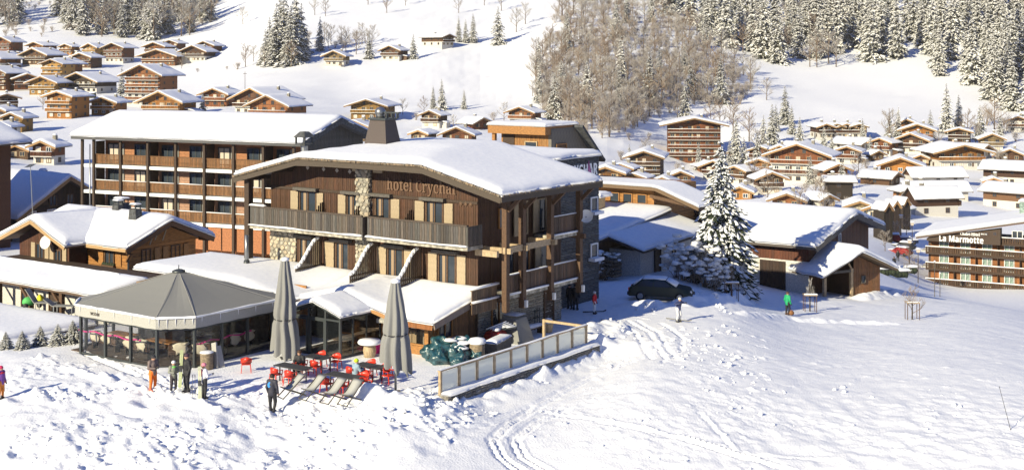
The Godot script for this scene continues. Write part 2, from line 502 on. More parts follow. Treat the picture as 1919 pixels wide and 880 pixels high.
# A chalet: its gable looks along local +z. w, l in metres over the walls; floors counts all storeys; lower storeys are plastered.
func chalet(label: String, at: Vector3, w: float, l: float, floors: int, plaster: int, tint: int, turn: float, opt := {}) -> Node3D:
	var t := thing(opt.get("called", "chalet"), label, opt.get("category", "chalet"), at, turn, opt.get("group", ""))
	var fh: float = opt.get("fh", 2.6)
	var slope: float = opt.get("slope", 0.36)
	var over: float = opt.get("over", w * 0.13 + 0.4)
	var hb := fh * plaster
	var he: float = fh * floors
	var c: Color = WOODS[tint] * float(opt.get("tone", 1.0))
	var peak := he + w / 2 * slope
	if plaster > 0 or opt.get("cellar", true):
		var sb := tool()
		bx(sb, -w / 2, -3.0, -l / 2, w / 2, hb, l / 2)
		put(sb, "base_wall", M[opt.get("base", "plaster")], t)
	var sw := tool()
	col = c
	prism(sw, PackedVector2Array([Vector2(-w / 2, hb), Vector2(w / 2, hb), Vector2(w / 2, he), Vector2(0, peak), Vector2(-w / 2, he)]), -l / 2 + 0.03, l / 2 - 0.03)
	var gy := func(x: float) -> float: return he + (w / 2 - absf(x)) * slope
	boards(sw, -w / 2, w / 2, hb, gy, l / 2 - 0.03, maxf(0.3, w / 30), c, 0.28)
	col = c
	# posts at the corners and a tie beam, proud of the boards
	col = Color(c.r * 0.7, c.g * 0.7, c.b * 0.7)
	for s: float in [-1.0, 1.0]: bx(sw, s * w / 2 - 0.16, hb, l / 2 - 0.1, s * w / 2 + 0.16, he, l / 2 + 0.08)
	bx(sw, -w / 2 - 0.1, he - 0.12, l / 2 - 0.05, w / 2 + 0.1, he + 0.12, l / 2 + 0.1)
	col = Color(1, 1, 1)
	put(sw, "wall", M.wood_far, t)
	# roof: two thick slopes, bargeboards, rafters
	var rw := w / 2 + over
	var ey := he - over * slope
	var z0 := -l / 2 - over * 0.7
	var z1 := l / 2 + over
	var sr := tool()
	col = opt.get("roof", Color(0.13, 0.1, 0.075))
	for s: float in [-1.0, 1.0]:
		var a := Vector3(0, peak, 0)
		var b := Vector3(s * rw, ey, 0)
		var up := Vector3(0, 0.22, 0)
		var f := Vector3(0, 0, z1)
		var g := Vector3(0, 0, z0)
		hexa(sr, [a + g, b + g, b + f, a + f, a + g + up, b + g + up, b + f + up, a + f + up])
	put(sr, "roof", M.tinted, t)
	var sf := tool()
	col = vary(opt.get("barge", Color(0.4, 0.24, 0.11)), 0.3)
	for s: float in [-1.0, 1.0]:
		beam(sf, Vector3(0, peak - 0.02, z1 + 0.05), Vector3(s * rw, ey - 0.02, z1 + 0.05), 0.1, 0.42)
		for q: float in [0.0, 0.5, 1.0]:
			var bp := Vector3(s * w / 2 * q, peak - w / 2 * q * slope - 0.14, 0)
			if q > 0 or s > 0: beam(sf, bp + Vector3(0, 0, l / 2), bp + Vector3(0, 0, z1 - 0.02), 0.2, 0.24)
	col = Color(1, 1, 1)
	put(sf, "bargeboard", M.tinted, t)
	var hf := func(x: float, _z: float) -> float: return peak + 0.22 - absf(x) * slope
	var sn := put(snow_sheet(-rw - 0.08, rw + 0.08, z0 - 0.08, z1 + 0.12, hf, opt.get("snow", 0.42), maxf(1.2, w / 8), 0.24, at.x), "snow", M.snow, t)
	sn.set_meta("label", "thick white snow on its roof")
	# windows and balconies
	var n := maxi(2, int(w / 2.7)) if w > 3.0 else 0
	for k in floors:
		var y := fh * k
		for i in n:
			var x := -w / 2 + w * (i + 0.5) / n
			var tall: bool = k > 0
			window(t, Vector3(x, y + (1.05 if tall else 1.3), l / 2 + 0.03), 1.25, 1.9 if tall else 1.1, 0.0, ["beam_brown", "white_paint", "pine", "shutter"][(tint + k) % 4], 1, "glassy" if rng.randf() < 0.75 else "curtain")
			if rng.randf() < 0.45: slab("shutter", M[["shutter", "beam_brown", "pine"][(tint + i) % 3]], t, Vector3(x + 0.95, y + (1.05 if tall else 1.3), l / 2 + 0.07), Vector3(0.5, 1.8 if tall else 1.1, 0.07))
		if k > 0 and (k < floors or w > 8) and opt.get("balcony", true):
			rail(t, -w / 2 - 0.1, w / 2 + 0.1, y, l / 2 + minf(over * 0.85, 1.3), l / 2, c if rng.randf() < 0.6 else Color(c.r * 0.6, c.g * 0.55, c.b * 0.5), opt.get("slabs", M.plaster))
	if w > 7.5 and floors > 1:
		window(t, Vector3(-w * 0.11, he + w * 0.05, l / 2 + 0.03), 1.0, 1.3)
		window(t, Vector3(w * 0.11, he + w * 0.05, l / 2 + 0.03), 1.0, 1.3)
	for k in floors if w > 3.0 else 0:
		for i in maxi(1, int(l / 4.5)):
			for s: float in [-1.0, 1.0]:
				window(t, Vector3(s * (w / 2 + 0.01), fh * k + 1.35, -l / 2 + l * (i + 0.5) / maxi(1, int(l / 4.5))), 1.0, 1.15, s * PI / 2)
	if opt.get("chimney", true):
		var cs := tool()
		var cx: float = w * 0.17
		var cy := peak - cx * slope
		bx(cs, cx - 0.4, cy - 0.3, -l * 0.2 - 0.4, cx + 0.4, cy + 1.5, -l * 0.2 + 0.4)
		var ch := put(cs, "chimney", M.mortar, t)
		var cc := tool(true)
		blob(cc, Vector3(cx, cy + 1.62, -l * 0.2), Vector3(0.55, 0.25, 0.55), 8)
		put(cc, "snow_cap", M.snow, ch)
	return t
func rail(t: Node, x0: float, x1: float, y: float, z: float, zwall: float, c: Color, slab_mat: Material, hgt := 1.0) -> Node3D:
	var ss := tool()
	bx(ss, x0, y - 0.2, zwall + 0.05, x1, y, z)
	var fl := put(ss, "balcony", slab_mat, t)
	var sb := tool()
	col = vary(c, 0.2)
	bx(sb, x0, y + hgt - 0.1, z - 0.12, x1, y + hgt, z)
	bx(sb, x0, y + 0.05, z - 0.1, x1, y + 0.17, z - 0.02)
	var n := int((x1 - x0) / 0.34)
	for i in n:
		col = vary(c, 0.3)
		var x := x0 + (x1 - x0) * (i + 0.5) / n
		bx(sb, x - 0.12, y + 0.12, z - 0.055, x + 0.12, y + hgt - 0.06, z - 0.01)
	for s: float in [x0, x1 - 0.08]:
		bx(sb, s, y + 0.1, zwall + 0.06, s + 0.08, y + hgt, z - 0.13)
	col = Color(1, 1, 1)
	stuffed(put(sb, "railing", M.wood_far, fl))
	var sn := tool(true)
	bx(sn, x0 - 0.03, y + hgt + 0.003, z - 0.16, x1 + 0.03, y + hgt + 0.13, z + 0.04)
	put(sn, "snow", M.snow, fl)
	return fl

# ---------- the hotel: local x runs along its front (0 at the near corner), local z towards the slope ----------
func hotel_roof_y(x: float, z: float) -> float:
	var side := minf(8.55 + (2.9 - x) * 0.245, 8.55 + (x + 18.0) * 0.245)
	var hip := 9.93 + (1.8 - z) * 0.085
	return minf(minf(side, hip), 10.4)
func hotel() -> void:
	var t := thing("hotel", "dark boarded hotel with stone pier, long plank balconies and big snowy roof", "hotel", S(0, 0), TURN)
	var brown := Color(0.1, 0.044, 0.021)
	var sc := tool()
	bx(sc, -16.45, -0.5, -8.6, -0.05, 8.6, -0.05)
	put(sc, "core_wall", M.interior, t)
	# front boards, upper storeys
	var st := tool()
	var topf := func(x: float) -> float: return hotel_roof_y(x, 0.0) - 0.12
	boards(st, -16.5, -9.0, 7.98, topf, 0.0, 0.17, brown, 0.22)
	boards(st, -8.0, 0.0, 7.98, topf, 0.0, 0.17, brown, 0.22)
	var openings := [[562, 594, 5.7, 7.9], [651, 675, 5.7, 7.9], [704, 732, 5.7, 7.9], [799, 832, 5.7, 7.9], [562, 586, 2.8, 4.93], [630, 655, 2.8, 4.93], [727, 757, 2.8, 4.93], [822, 856, 2.8, 4.93]]
	for lev in 2:
		var y0: float = [5.6, 2.6][lev]
		var y1: float = [7.98, 5.6][lev]
		var cut := []
		for o in openings:
			if (o[2] > 5) == (lev == 0): cut.append([fr(o[0]), fr(o[1]), o[2], o[3]])
		cut.append([-9.0, -8.0, 0, 20])
		cut.sort_custom(func(a, b): return a[0] < b[0])
		var x := -16.5 if lev == 0 else -14.2
		for c in cut:
			if c[0] - x > 0.05: boards(st, x, c[0], y0, func(_x: float) -> float: return y1, 0.0, 0.17, brown, 0.22)
			if c[3] < 10: boards(st, c[0], c[1], c[3], func(_x: float) -> float: return y1, 0.0, 0.17, brown, 0.22)
			x = c[1]
		boards(st, x, 0.0, y0, func(_x: float) -> float: return y1, 0.0, 0.17, brown, 0.22)
	stuffed(put(st, "front_boards", M.wood, t))
	var sb := tool()
	bx(sb, -16.5, 7.9, 0.05, -9.0, 8.06, 0.11)
	bx(sb, -8.0, 7.9, 0.05, 0.0, 8.06, 0.11)
	put(sb, "band", M.beam, t)
	# doors with shutters
	for o in openings:
		var a := fr(o[0])
		var b := fr(o[1])
		var dw := window(t, Vector3((a + b) / 2, (o[2] + o[3]) / 2, -0.03), b - a, o[3] - o[2], 0.0, "beam_brown", 1, "glassy", "door")
		slab("curtain", M.drape, dw, Vector3(-(b - a) * 0.2, 0, 0.035), Vector3((b - a) * 0.16, o[3] - o[2] - 0.3, 0.01))
		var ll := tool()
		bx(ll, a - 0.25, o[3] + 0.02, 0.05, b + 0.25, o[3] + 0.2, 0.4)
		put(ll, "lintel_box", M.grey_wood, t)
	for s in [[547, 561, 1], [596, 608, 1], [636, 650, 1], [735, 751, 1], [780, 797, 1], [835, 851, 1], [588, 602, 0], [611, 628, 0], [709, 726, 0], [760, 775, 0], [805, 821, 0], [859, 875, 0]]:
		var a := fr(s[0])
		var b := fr(s[1])
		var y0 := 5.72 if s[2] else 2.82
		var sh := slab("shutter", M.shutter, t, Vector3((a + b) / 2, y0 + 1.06, 0.1), Vector3(b - a, 2.1, 0.06))
		for q: float in [-0.33, 0.0, 0.33]:
			slab("shutter_bar", M.shutter, sh, Vector3(0, q, 0.62), Vector3(0.94, 0.05, 0.4))
	# diamonds cut in the gable
	for px: float in [578, 608, 633, 657]:
		var q := slab("gable_cutout", M.curtain, t, Vector3(fr(px), 9.35 - (px - 578) * 0.001, 0.07), Vector3(0.2, 0.2, 0.03))
		q.rotation.z = PI / 4
	for s in [[664, 677], [703, 720]]:
		slab("pale_beam_end", M.pine, t, Vector3((fr(s[0]) + fr(s[1])) / 2, 9.4, 0.12), Vector3(fr(s[1]) - fr(s[0]), 0.16, 0.14))
	# stone pier and stone corner
	var sp := tool()
	bx(sp, -9.0, 0, -0.02, -8.0, 9.9, 0.3)
	put(sp, "pier", M.mortar, t)
	stone_wall(t, -9.03, -7.97, 2.6, 9.9, 0.3, 0, Vector3.ZERO, 0.34, Color(0.52, 0.46, 0.36), 0.3, 0.8)
	stone_wall(t, -0.32, 0.02, 2.6, 9.9, 0, PI / 2, Vector3(-8.0, 0, 0.0), 0.3, Color(0.52, 0.46, 0.36), 0.3, 0.8)
	bx_part(t, "corner_wall", M.mortar, Vector3(-16.5, 0, -0.02), Vector3(-14.2, 5.4, 0.1))
	stone_wall(t, -16.5, -14.2, 1.0, 5.4, 0.1, 0, Vector3.ZERO, 0.36, Color(0.52, 0.46, 0.36), 0.3, 0.8)
	# long plank balconies
	for r in [[-16.9, -7.45], [-7.1, 0.35]]:
		var bs := tool()
		bx(bs, r[0], 5.45, 0.06, r[1], 5.66, 1.5)
		var fl := put(bs, "balcony", M.concrete, t)
		var pl := tool()
		var n := int((r[1] - r[0]) / 0.17)
		for i in n:
			col = vary(Color(0.125, 0.105, 0.09), 0.45)
			var x: float = lerpf(r[0], r[1], (i + 0.5) / n)
			bx(pl, x - 0.078, 5.7, 1.4, x + 0.078, 6.8 + rng.randf() * 0.02, 1.44 + rng.randf() * 0.015)
		for e: float in [r[0], r[1] - 0.04]:
			for i in 7:
				col = vary(Color(0.125, 0.105, 0.09), 0.45)
				bx(pl, e, 5.7, 0.1 + i * 0.19, e + 0.04, 6.8, 0.27 + i * 0.19)
		col = Color(0.12, 0.09, 0.07)
		bx(pl, r[0] + 0.05, 6.8, 1.33, r[1] - 0.05, 6.88, 1.5)
		col = Color(1, 1, 1)
		stuffed(put(pl, "planks", M.wood, fl))
		var hs := func(_x: float, _z: float) -> float: return 5.665
		put(snow_sheet(r[0] - 0.02, r[1] + 0.02, 1.43, 1.66, hs, 0.09, 0.5, 0.6, 3.0), "snow", M.snow, fl)
	var capf := func(_x: float, _z: float) -> float: return 6.885
	put(snow_sheet(-16.95, -15.6, 1.28, 1.54, capf, 0.12, 0.3, 0.3), "snow", M.snow, t)
	# picket screens between the rooms, above and on the wing roof below
	for px: float in [609, 680, 775]: screen(t, fr(px), 5.7, 1.35, 1.6, 0.6, false)
	for px: float in [607, 708, 793]: screen(t, fr(px), 3.0, 2.5, 2.1, 0.5, true)
	# side wall (in shade): boards above stone
	var ss := tool()
	boards(ss, -0.05, 8.6, 2.75, func(x: float) -> float: return 8.9, 0, 0.18, brown, 0.22)
	var sd := stuffed(put(ss, "side_boards", M.wood, t)) as Node3D
	sd.rotation.y = PI / 2
	sd.position = Vector3(-0.06, 0, 0)
	bx_part(t, "side_base", M.mortar, Vector3(-0.06, -0.6, -8.6), Vector3(0.0, 2.8, 0.0))
	stone_wall(t, 0.0, 8.6, -0.4, 2.75, 0.0, PI / 2, Vector3(0, 0, 0), 0.34, Color(0.48, 0.44, 0.37), 0.3, 0.35)
	for w in [[2.2, 6.9, 0.6, 1.2, "honey"], [4.4, 6.7, 0.9, 2.0, "shutter"], [6.4, 6.7, 0.9, 2.0, "shutter"], [3.0, 3.9, 0.9, 2.0, "beam_brown"], [4.6, 3.9, 0.9, 2.0, "honey"], [6.6, 3.9, 0.9, 2.0, "shutter"]]:
		window(t, Vector3(0.0, w[1], -w[0]), w[2], w[3], PI / 2, w[4], 0)
		if w[4] == "shutter": slab("shutter", M.shutter, t, Vector3(0.12, w[1], -w[0] + 0.8), Vector3(0.06, w[3], 0.5))
	window(t, Vector3(0.03, 1.35, -1.9), 1.5, 1.7, PI / 2, "honey", 1)
	window(t, Vector3(0.03, 1.0, -7.1), 1.1, 2.1, PI / 2, "beam_brown", 0, "beam", "door")
	# side balconies and hanging posts
	for lv in [[0.9, 8.5, 2.75], [5.5, 8.5, 5.6]]:
		var fl := rail_side(t, lv[0], lv[1], lv[2])
	for pz: float in [0.45, 2.1, 5.0, 8.2]:
		var ps := tool()
		bx(ps, 1.42, 1.9, -pz - 0.16, 1.74, hotel_roof_y(1.6, 0) - 0.1, -pz + 0.16)
		put(ps, "post", M.beam_brown, t)
		var pb := tool()
		bx(pb, 0.05, 5.2, -pz - 0.12, 2.0, 5.5, -pz + 0.12)
		put(pb, "cross_beam", M.pine if pz < 6 else M.beam_brown, t)
		bx_part(t, "lower_beam", M.beam_brown, Vector3(0.05, 2.42, -pz - 0.12), Vector3(1.41, 2.68, -pz + 0.12))
		var pk := tool()
		beam(pk, Vector3(1.76, 7.6, -pz), Vector3(2.6, 8.4, -pz), 0.16, 0.2)
		put(pk, "bracket", M.beam_brown, t)
		if pz > 2:
			slab("lamp", M.white_paint, t, Vector3(1.85, 2.15, -pz), Vector3(0.16, 0.4, 0.16))
	var py_ := tool()
	bx(py_, -0.02, 5.05, 0.1, 1.5, 5.4, 0.3)
	bx(py_, 1.55, 5.2, -4.9, 1.72, 5.55, -0.2)
	put(py_, "pale_beam", M.pine, t)
	# left end post under the eave
	bx_part(t, "post", M.beam, Vector3(-17.5, 2.5, 1.0), Vector3(-17.1, 8.9, 1.4))
	# roof
	var rf := tool()
	col = Color(0.1, 0.078, 0.058)
	var xs := [-18.0, -15.0, -12.6, -10.0, -7.55, -5.0, -2.6, 0.0, 2.9]
	var zs := [1.8, -0.5, -3.0, -6.0, -8.64]
	for i in xs.size() - 1:
		for j in zs.size() - 1:
			var c := []
			for q in [[i, j], [i + 1, j], [i + 1, j + 1], [i, j + 1]]: c.append(Vector3(xs[q[0]], hotel_roof_y(xs[q[0]], zs[q[1]]), zs[q[1]]))
			for q in 4: c.append(c[q] + Vector3(0, 0.12, 0))
			hexa(rf, c)
	# fascia boards
	for i in xs.size() - 1:
		for z: float in [1.83, -8.67]:
			beam(rf, Vector3(xs[i], hotel_roof_y(xs[i], z) - 0.06, z), Vector3(xs[i + 1], hotel_roof_y(xs[i + 1], z) - 0.06, z), 0.07, 0.4)
	for x: float in [-18.03, 2.93]: beam(rf, Vector3(x, 8.53, 1.86), Vector3(x, 8.53, -8.7), 0.07, 0.36)
	col = Color(1, 1, 1)
	var roof := put(rf, "roof", M.tinted, t)
	# ragged shingle ends along the front edge
	var sh := tool()
	for i in 150:
		var x := -18.0 + 20.9 * i / 150.0
		col = vary(Color(0.26, 0.2, 0.14), 0.4)
		var y := hotel_roof_y(x, 1.8)
		bx(sh, x, y + 0.1, 1.7, x + 0.125, y + 0.17 + rng.randf() * 0.05, 1.93 + rng.randf() * 0.06)
	for i in 75:
		var z := 1.8 - 10.4 * i / 75.0
		col = vary(Color(0.2, 0.16, 0.12), 0.4)
		bx(sh, 2.85, 8.66, z - 0.13, 3.02 + rng.randf() * 0.05, 8.73 + rng.randf() * 0.04, z)
	col = Color(1, 1, 1)
	stuffed(put(sh, "shingles", M.tinted, roof))
	var ra := tool()
	for i in 9:
		var x := -17.0 + i * 2.35
		beam(ra, Vector3(x, hotel_roof_y(x, 0) - 0.2, 0.02), Vector3(x, hotel_roof_y(x, 1.7) - 0.2, 1.7), 0.2, 0.26)
	put(ra, "rafter", M.beam, roof)
	var sn := put(snow_sheet(-18.05, 2.95, -8.72, 1.84, func(x: float, z: float) -> float: return hotel_roof_y(x, z) + 0.13, 0.4, 0.6, 0.07, 5.0), "snow", M.snow, roof)
	sn.set_meta("label", "deep smooth snow quilt covering the hotel roof")
	# chimneys
	var ck := tool()
	var cx := -9.9
	var cz := -3.2
	hexa(ck, [Vector3(cx - 1.0, 10.2, cz - 0.8), Vector3(cx + 1.0, 10.2, cz - 0.8), Vector3(cx + 1.0, 10.2, cz + 0.8), Vector3(cx - 1.0, 10.2, cz + 0.8), Vector3(cx - 0.62, 12.3, cz - 0.5), Vector3(cx + 0.62, 12.3, cz - 0.5), Vector3(cx + 0.62, 12.3, cz + 0.5), Vector3(cx - 0.62, 12.3, cz + 0.5)])
	var chim := put(ck, "chimney", M.copper, t)
	var cap := tool()
	bx(cap, cx - 0.72, 12.3, cz - 0.6, cx + 0.72, 12.42, cz + 0.6)
	for q: float in [-0.6, 0.0, 0.6]: bx(cap, cx + 0.75 + q * 0.7, 12.42, cz - 0.1, cx + 0.83 + q * 0.7, 12.72, cz + 0.1)
	bx(cap, cx + 0.2, 12.72, cz - 0.12, cx + 1.4, 12.8, cz + 0.12)
	put(cap, "cap", M.dark_metal, chim)
	var cow := tool(true)
	tube(cow, Vector3(cx - 0.2, 12.42, cz), Vector3(cx - 0.2, 12.75, cz), 0.3, 0.3, 12)
	blob(cow, Vector3(cx - 0.2, 12.77, cz), Vector3(0.36, 0.34, 0.36), 10)
	put(cow, "cowl", M.steel, chim)
	var v := thing("roof_vent", "grey metal lantern vent standing in the hotel roof snow", "vent", S(-13.4, -0.2, 9.95), TURN)
	var vs := tool()
	tube(vs, Vector3(0, -0.2, 0), Vector3(0, 0.85, 0), 0.22, 0.22, 10)
	put(vs, "flue", M.steel, v)
	var vh := tool()
	for s in [[-1, -1], [-1, 1], [1, -1], [1, 1]]: bx(vh, s[0] * 0.36 - 0.05, 0.8, s[1] * 0.36 - 0.05, s[0] * 0.36 + 0.05, 1.35, s[1] * 0.36 + 0.05)
	bx(vh, -0.45, 0.78, -0.45, 0.45, 0.9, 0.45)
	hexa(vh, [Vector3(-0.5, 1.3, -0.5), Vector3(0.5, 1.3, -0.5), Vector3(0.5, 1.3, 0.5), Vector3(-0.5, 1.3, 0.5), Vector3(-0.2, 1.65, -0.2), Vector3(0.2, 1.65, -0.2), Vector3(0.2, 1.65, 0.2), Vector3(-0.2, 1.65, 0.2)])
	put(vh, "hood", M.slate, v)
	# lettering on the gable
	letters(t, "hotel Crychar", Vector3(fr(792), 8.68, 0.09), 0, 0.7, M.lettering, true, 5.3)
	letters(t, "* * *", Vector3(fr(875), 7.72, 0.09), 0, 0.5, M.lettering, true, 0.9)
	var dish := thing("satellite_dish", "pale satellite dish on the shaded hotel side", "dish", S(1.9, 8.5, 6.5), TURN)
	var ds := tool(true)
	lathe(ds, [Vector2(0.0, 0.0), Vector2(0.25, 0.03), Vector2(0.42, 0.12)], 14)
	var dm := put(ds, "bowl", M.white_paint, dish)
	dm.rotation = Vector3(1.2, 0.5, 0)
	var da := tool()
	beam(da, Vector3(-0.3, -0.1, 0), Vector3(0.05, -0.02, 0.05), 0.05, 0.05)
	put(da, "arm", M.steel, dish)
func bx_part(t: Node, called: String, m: Material, a: Vector3, b: Vector3) -> MeshInstance3D:
	var st := tool()
	bx(st, a.x, a.y, a.z, b.x, b.y, b.z)
	return put(st, called, m, t)
func letters(t: Node, text: String, at: Vector3, turn: float, size: float, m: Material, serif: bool, width: float) -> void:
	var tm := TextMesh.new()
	var f := SystemFont.new()
	f.font_names = PackedStringArray(["Droid Serif" if serif else "Droid Sans"])
	f.font_weight = 700
	tm.font = f
	tm.text = text
	tm.font_size = 64
	tm.pixel_size = size / 48.0
	tm.depth = 0.05
	var o := show_mesh(tm, "lettering", m, t)
	var w := tm.get_aabb().size.x
	o.position = at
	o.rotation.y = turn
	if w > 0.1: o.scale = Vector3(width / w, 1, 1)
func screen(t: Node, x: float, y: float, out: float, hwall: float, hout: float, snowy: bool) -> void:
	var st := tool()
	var n := int(out / 0.17)
	for i in n:
		var z := 0.12 + (out - 0.1) * (i + 0.5) / n
		var top := lerpf(hwall, hout, smoothstep(0.2, 1.0, z / out))
		col = vary(Color(0.1, 0.062, 0.04), 0.4)
		bx(st, x - 0.02, y, z - 0.06, x + 0.02, y + top, z + 0.055)
	col = Color(0.09, 0.055, 0.035)
	for q: float in [0.3, 0.8]:
		bx(st, x + 0.021, y + q * hout, 0.1, x + 0.07, y + q * hout + 0.09, out)
	col = Color(1, 1, 1)
	var o := put(st, "picket_screen", M.wood, t)
	if snowy:
		var sn := tool(true)
		for i in 9:
			var z0 := 0.5 + (out - 0.5) * i / 9.0
			var z1 := 0.5 + (out - 0.5) * (i + 1) / 9.0
			var a := y + lerpf(hwall, hout, smoothstep(0.2, 1.0, z0 / out))
			var b := y + lerpf(hwall, hout, smoothstep(0.2, 1.0, z1 / out))
			tube(sn, Vector3(x, a + 0.03, z0), Vector3(x, b + 0.03, z1), 0.1, 0.1 + 0.02 * (i % 2), 7)
		put(sn, "snow", M.snow, o)
func rail_side(t: Node, b0: float, b1: float, y: float) -> Node3D:
	var ss := tool()
	bx(ss, 0.08, y - 0.22, -b1, 1.5, y, -b0)
	var fl := put(ss, "side_balcony", M.concrete, t)
	var st := tool()
	var n := int((b1 - b0) / 0.2)
	for i in n:
		col = vary(Color(0.14, 0.085, 0.055), 0.4)
		var z: float = -lerpf(b0, b1, (i + 0.5) / n)
		bx(st, 1.4, y + 0.05, z - 0.094, 1.43 + rng.randf() * 0.015, y + 1.05, z + 0.094)
	bx(st, 1.34, y + 1.05, -b1, 1.5, y + 1.12, -b0)
	col = Color(1, 1, 1)
	stuffed(put(st, "planks", M.wood, fl))
	var sn := tool(true)
	bx(sn, 1.36, y + 1.123, -b1, 1.49, y + 1.18, -b0)
	bx(sn, 1.44, y + 0.004, -b1, 1.6, y + 0.1, -b0)
	put(sn, "snow", M.snow, fl)
	return fl

# ---------- the low restaurant wing with its glass porch ----------
func wing_y(x: float, z: float) -> float:
	var main := 3.05 - maxf(0.0, z) * 0.2
	if x < -8.9: main = lerpf(3.05 - maxf(0.0, z - 5.0) * 0.03, maxf(main, 2.28), smoothstep(-14.0, -8.9, x))
	var dorm := 3.0 - absf(x + 5.9) * 0.24 - maxf(0.0, z - 4.6) * 0.04
	if x > -9.3 and x < -2.2 and z > 1.0:
		var k := maxf(0.3 - absf(main - dorm), 0.0) / 0.3
		main = maxf(main, dorm) + k * k * 0.075
	return main
func wing() -> void:
	var t := thing("restaurant_wing", "low restaurant wing under a broad snow roof against the hotel", "restaurant", S(0, 0), TURN)
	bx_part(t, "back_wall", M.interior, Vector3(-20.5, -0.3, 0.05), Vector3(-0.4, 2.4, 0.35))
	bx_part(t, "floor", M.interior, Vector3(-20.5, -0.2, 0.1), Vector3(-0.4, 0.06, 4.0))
	for x: float in [-20.4, -17.0, -13.0, -9.5, -3.7, -2.1, -0.55]:
		bx_part(t, "post", M.honey, Vector3(x, 0, 3.9), Vector3(x + 0.2, 2.3, 4.1))
	for s in [[-20.2, -17.05], [-16.8, -13.05], [-12.8, -9.55]]:
		bx_part(t, "wall_panel", M.honey, Vector3(s[0], -0.4, 3.95), Vector3(s[1], 2.9, 4.04))
	for s in [[-3.5, -2.12], [-1.9, -0.57]]:
		window(t, Vector3((s[0] + s[1]) / 2, 1.28, 3.95), s[1] - s[0], 1.6, 0, "honey", 0, "glass")
		bx_part(t, "sill_wall", M.honey, Vector3(s[0], 0, 3.93), Vector3(s[1], 0.46, 4.06))
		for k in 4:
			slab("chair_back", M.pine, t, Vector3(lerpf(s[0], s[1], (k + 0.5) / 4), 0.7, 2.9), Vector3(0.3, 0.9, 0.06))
	bx_part(t, "end_wall", M.honey, Vector3(-0.42, 0, 0.1), Vector3(-0.35, 2.6, 3.6))
	window(t, Vector3(-0.34, 1.5, 2.7), 1.3, 1.6, PI / 2, "honey", 1)
	var eb := tool()
	boards(eb, -3.2, 0.0, 0.0, func(x: float) -> float: return 2.3, 0, 0.2, Color(0.28, 0.15, 0.07), 0.25)
	var ebn := put(eb, "end_boards", M.wood, t)
	ebn.rotation.y = PI / 2
	ebn.position = Vector3(-0.3, 0, -1.2)
	# roof deck and snow
	var rf := tool()
	col = Color(0.33, 0.19, 0.09)
	var xs := [-20.8, -17.0, -14.0, -12.5, -11.0, -9.3, -7.5, -5.9, -4.0, -2.2, -1.0, 0.82]
	var zs := [0.12, 1.2, 2.4, 3.6, 4.6, 5.15]
	for i in xs.size() - 1:
		for j in zs.size() - 1:
			var c := []
			for q in [[i, j], [i + 1, j], [i + 1, j + 1], [i, j + 1]]:
				c.append(Vector3(xs[q[0]], wing_y(clampf(xs[q[0]], xs[i] + 0.001, xs[i + 1] - 0.001), zs[q[1]]) - 0.18, zs[q[1]]))
			for q in 4: c.append(c[q] + Vector3(0, 0.16, 0))
			hexa(rf, c)
	bx(rf, -21.8, 2.2, 5.16, -9.6, 2.3, 6.4)
	col = Color(1, 1, 1)
	var roof := put(rf, "roof", M.tinted, t)
	var tl := tool()
	for i in 66:
		var x := -2.3 + 3.1 * i / 66.0
		col = vary(Color(0.42, 0.17, 0.06), 0.3)
		bx(tl, x, wing_y(x, 5.15) - 0.3, 5.14, x + 0.036, wing_y(x, 5.15) - 0.04, 5.2)
	for s: float in [-1.0, 1.0]:
		col = Color(0.5, 0.26, 0.1)
		beam(tl, Vector3(-5.9, 2.9, 5.22), Vector3(-5.9 + s * 3.5, 2.06, 5.22), 0.06, 0.2)
	for k in 6:
		var z := 5.1 - k * 0.85
		col = vary(Color(0.3, 0.23, 0.19), 0.15)
		beam(tl, Vector3(0.86, wing_y(0.8, z) - 0.12, z), Vector3(0.86, wing_y(0.8, z - 0.85) - 0.12, z - 0.85), 0.07, 0.34)
	col = Color(1, 1, 1)
	put(tl, "eave_trim", M.tinted, roof)
	var hf := func(x: float, z: float) -> float: return wing_y(x, z)
	put(snow_sheet(-9.15, 0.86, 0.1, 5.2, hf, 0.4, 0.32, 0.07, 2.0), "snow", M.snow, roof)
	put(snow_sheet(-22.0, -8.9, 0.1, 6.5, func(x: float, z: float) -> float: return wing_y(minf(x, -9.31), z) + 0.02, 0.4, 0.5, 0.07, 4.0), "snow", M.snow, roof)
	bx_part(t, "side_wall", M.honey, Vector3(-21.6, -1.5, 4.12), Vector3(-9.7, 2.2, 5.9))
	# railing box where the wing meets the hotel corner
	var rb := tool()
	for i in 14:
		col = vary(Color(0.24, 0.15, 0.085), 0.3)
		var z := 2.0 - i * 0.17
		bx(rb, 1.0, 2.05, z - 0.15, 1.04, 3.35, z)
	col = Color(0.3, 0.2, 0.12)
	bx(rb, 0.97, 3.35, -0.4, 1.08, 3.43, 2.05)
	bx(rb, 0.97, 2.62, -0.4, 1.06, 2.7, 2.05)
	col = Color(1, 1, 1)
	var rbn := put(rb, "railing", M.wood, t)
	var rs := tool(true)
	bx(rs, 0.93, 3.435, -0.45, 1.14, 3.54, 2.1)
	bx(rs, 1.05, 2.7, -0.4, 1.2, 2.8, 2.05)
	put(rs, "snow", M.snow, rbn)
	# porch: aluminium frame, glass and its own snowy gable
	var pf := tool()
	var x0 := -7.3
	var x1 := -3.8
	var zf := 7.35
	for x: float in [x0, -6.1, -4.85, x1]: bx(pf, x - 0.06, 0, zf - 0.06, x + 0.06, 2.12 if absf(x + 5.55) > 1 else 2.5, zf + 0.06)
	bx(pf, x0, 1.98, zf - 0.05, x1, 2.08, zf + 0.05)
	for s: float in [-1.0, 1.0]: beam(pf, Vector3(-5.55, 2.8, zf), Vector3(-5.55 + s * 1.8, 2.2, zf), 0.12, 0.16)
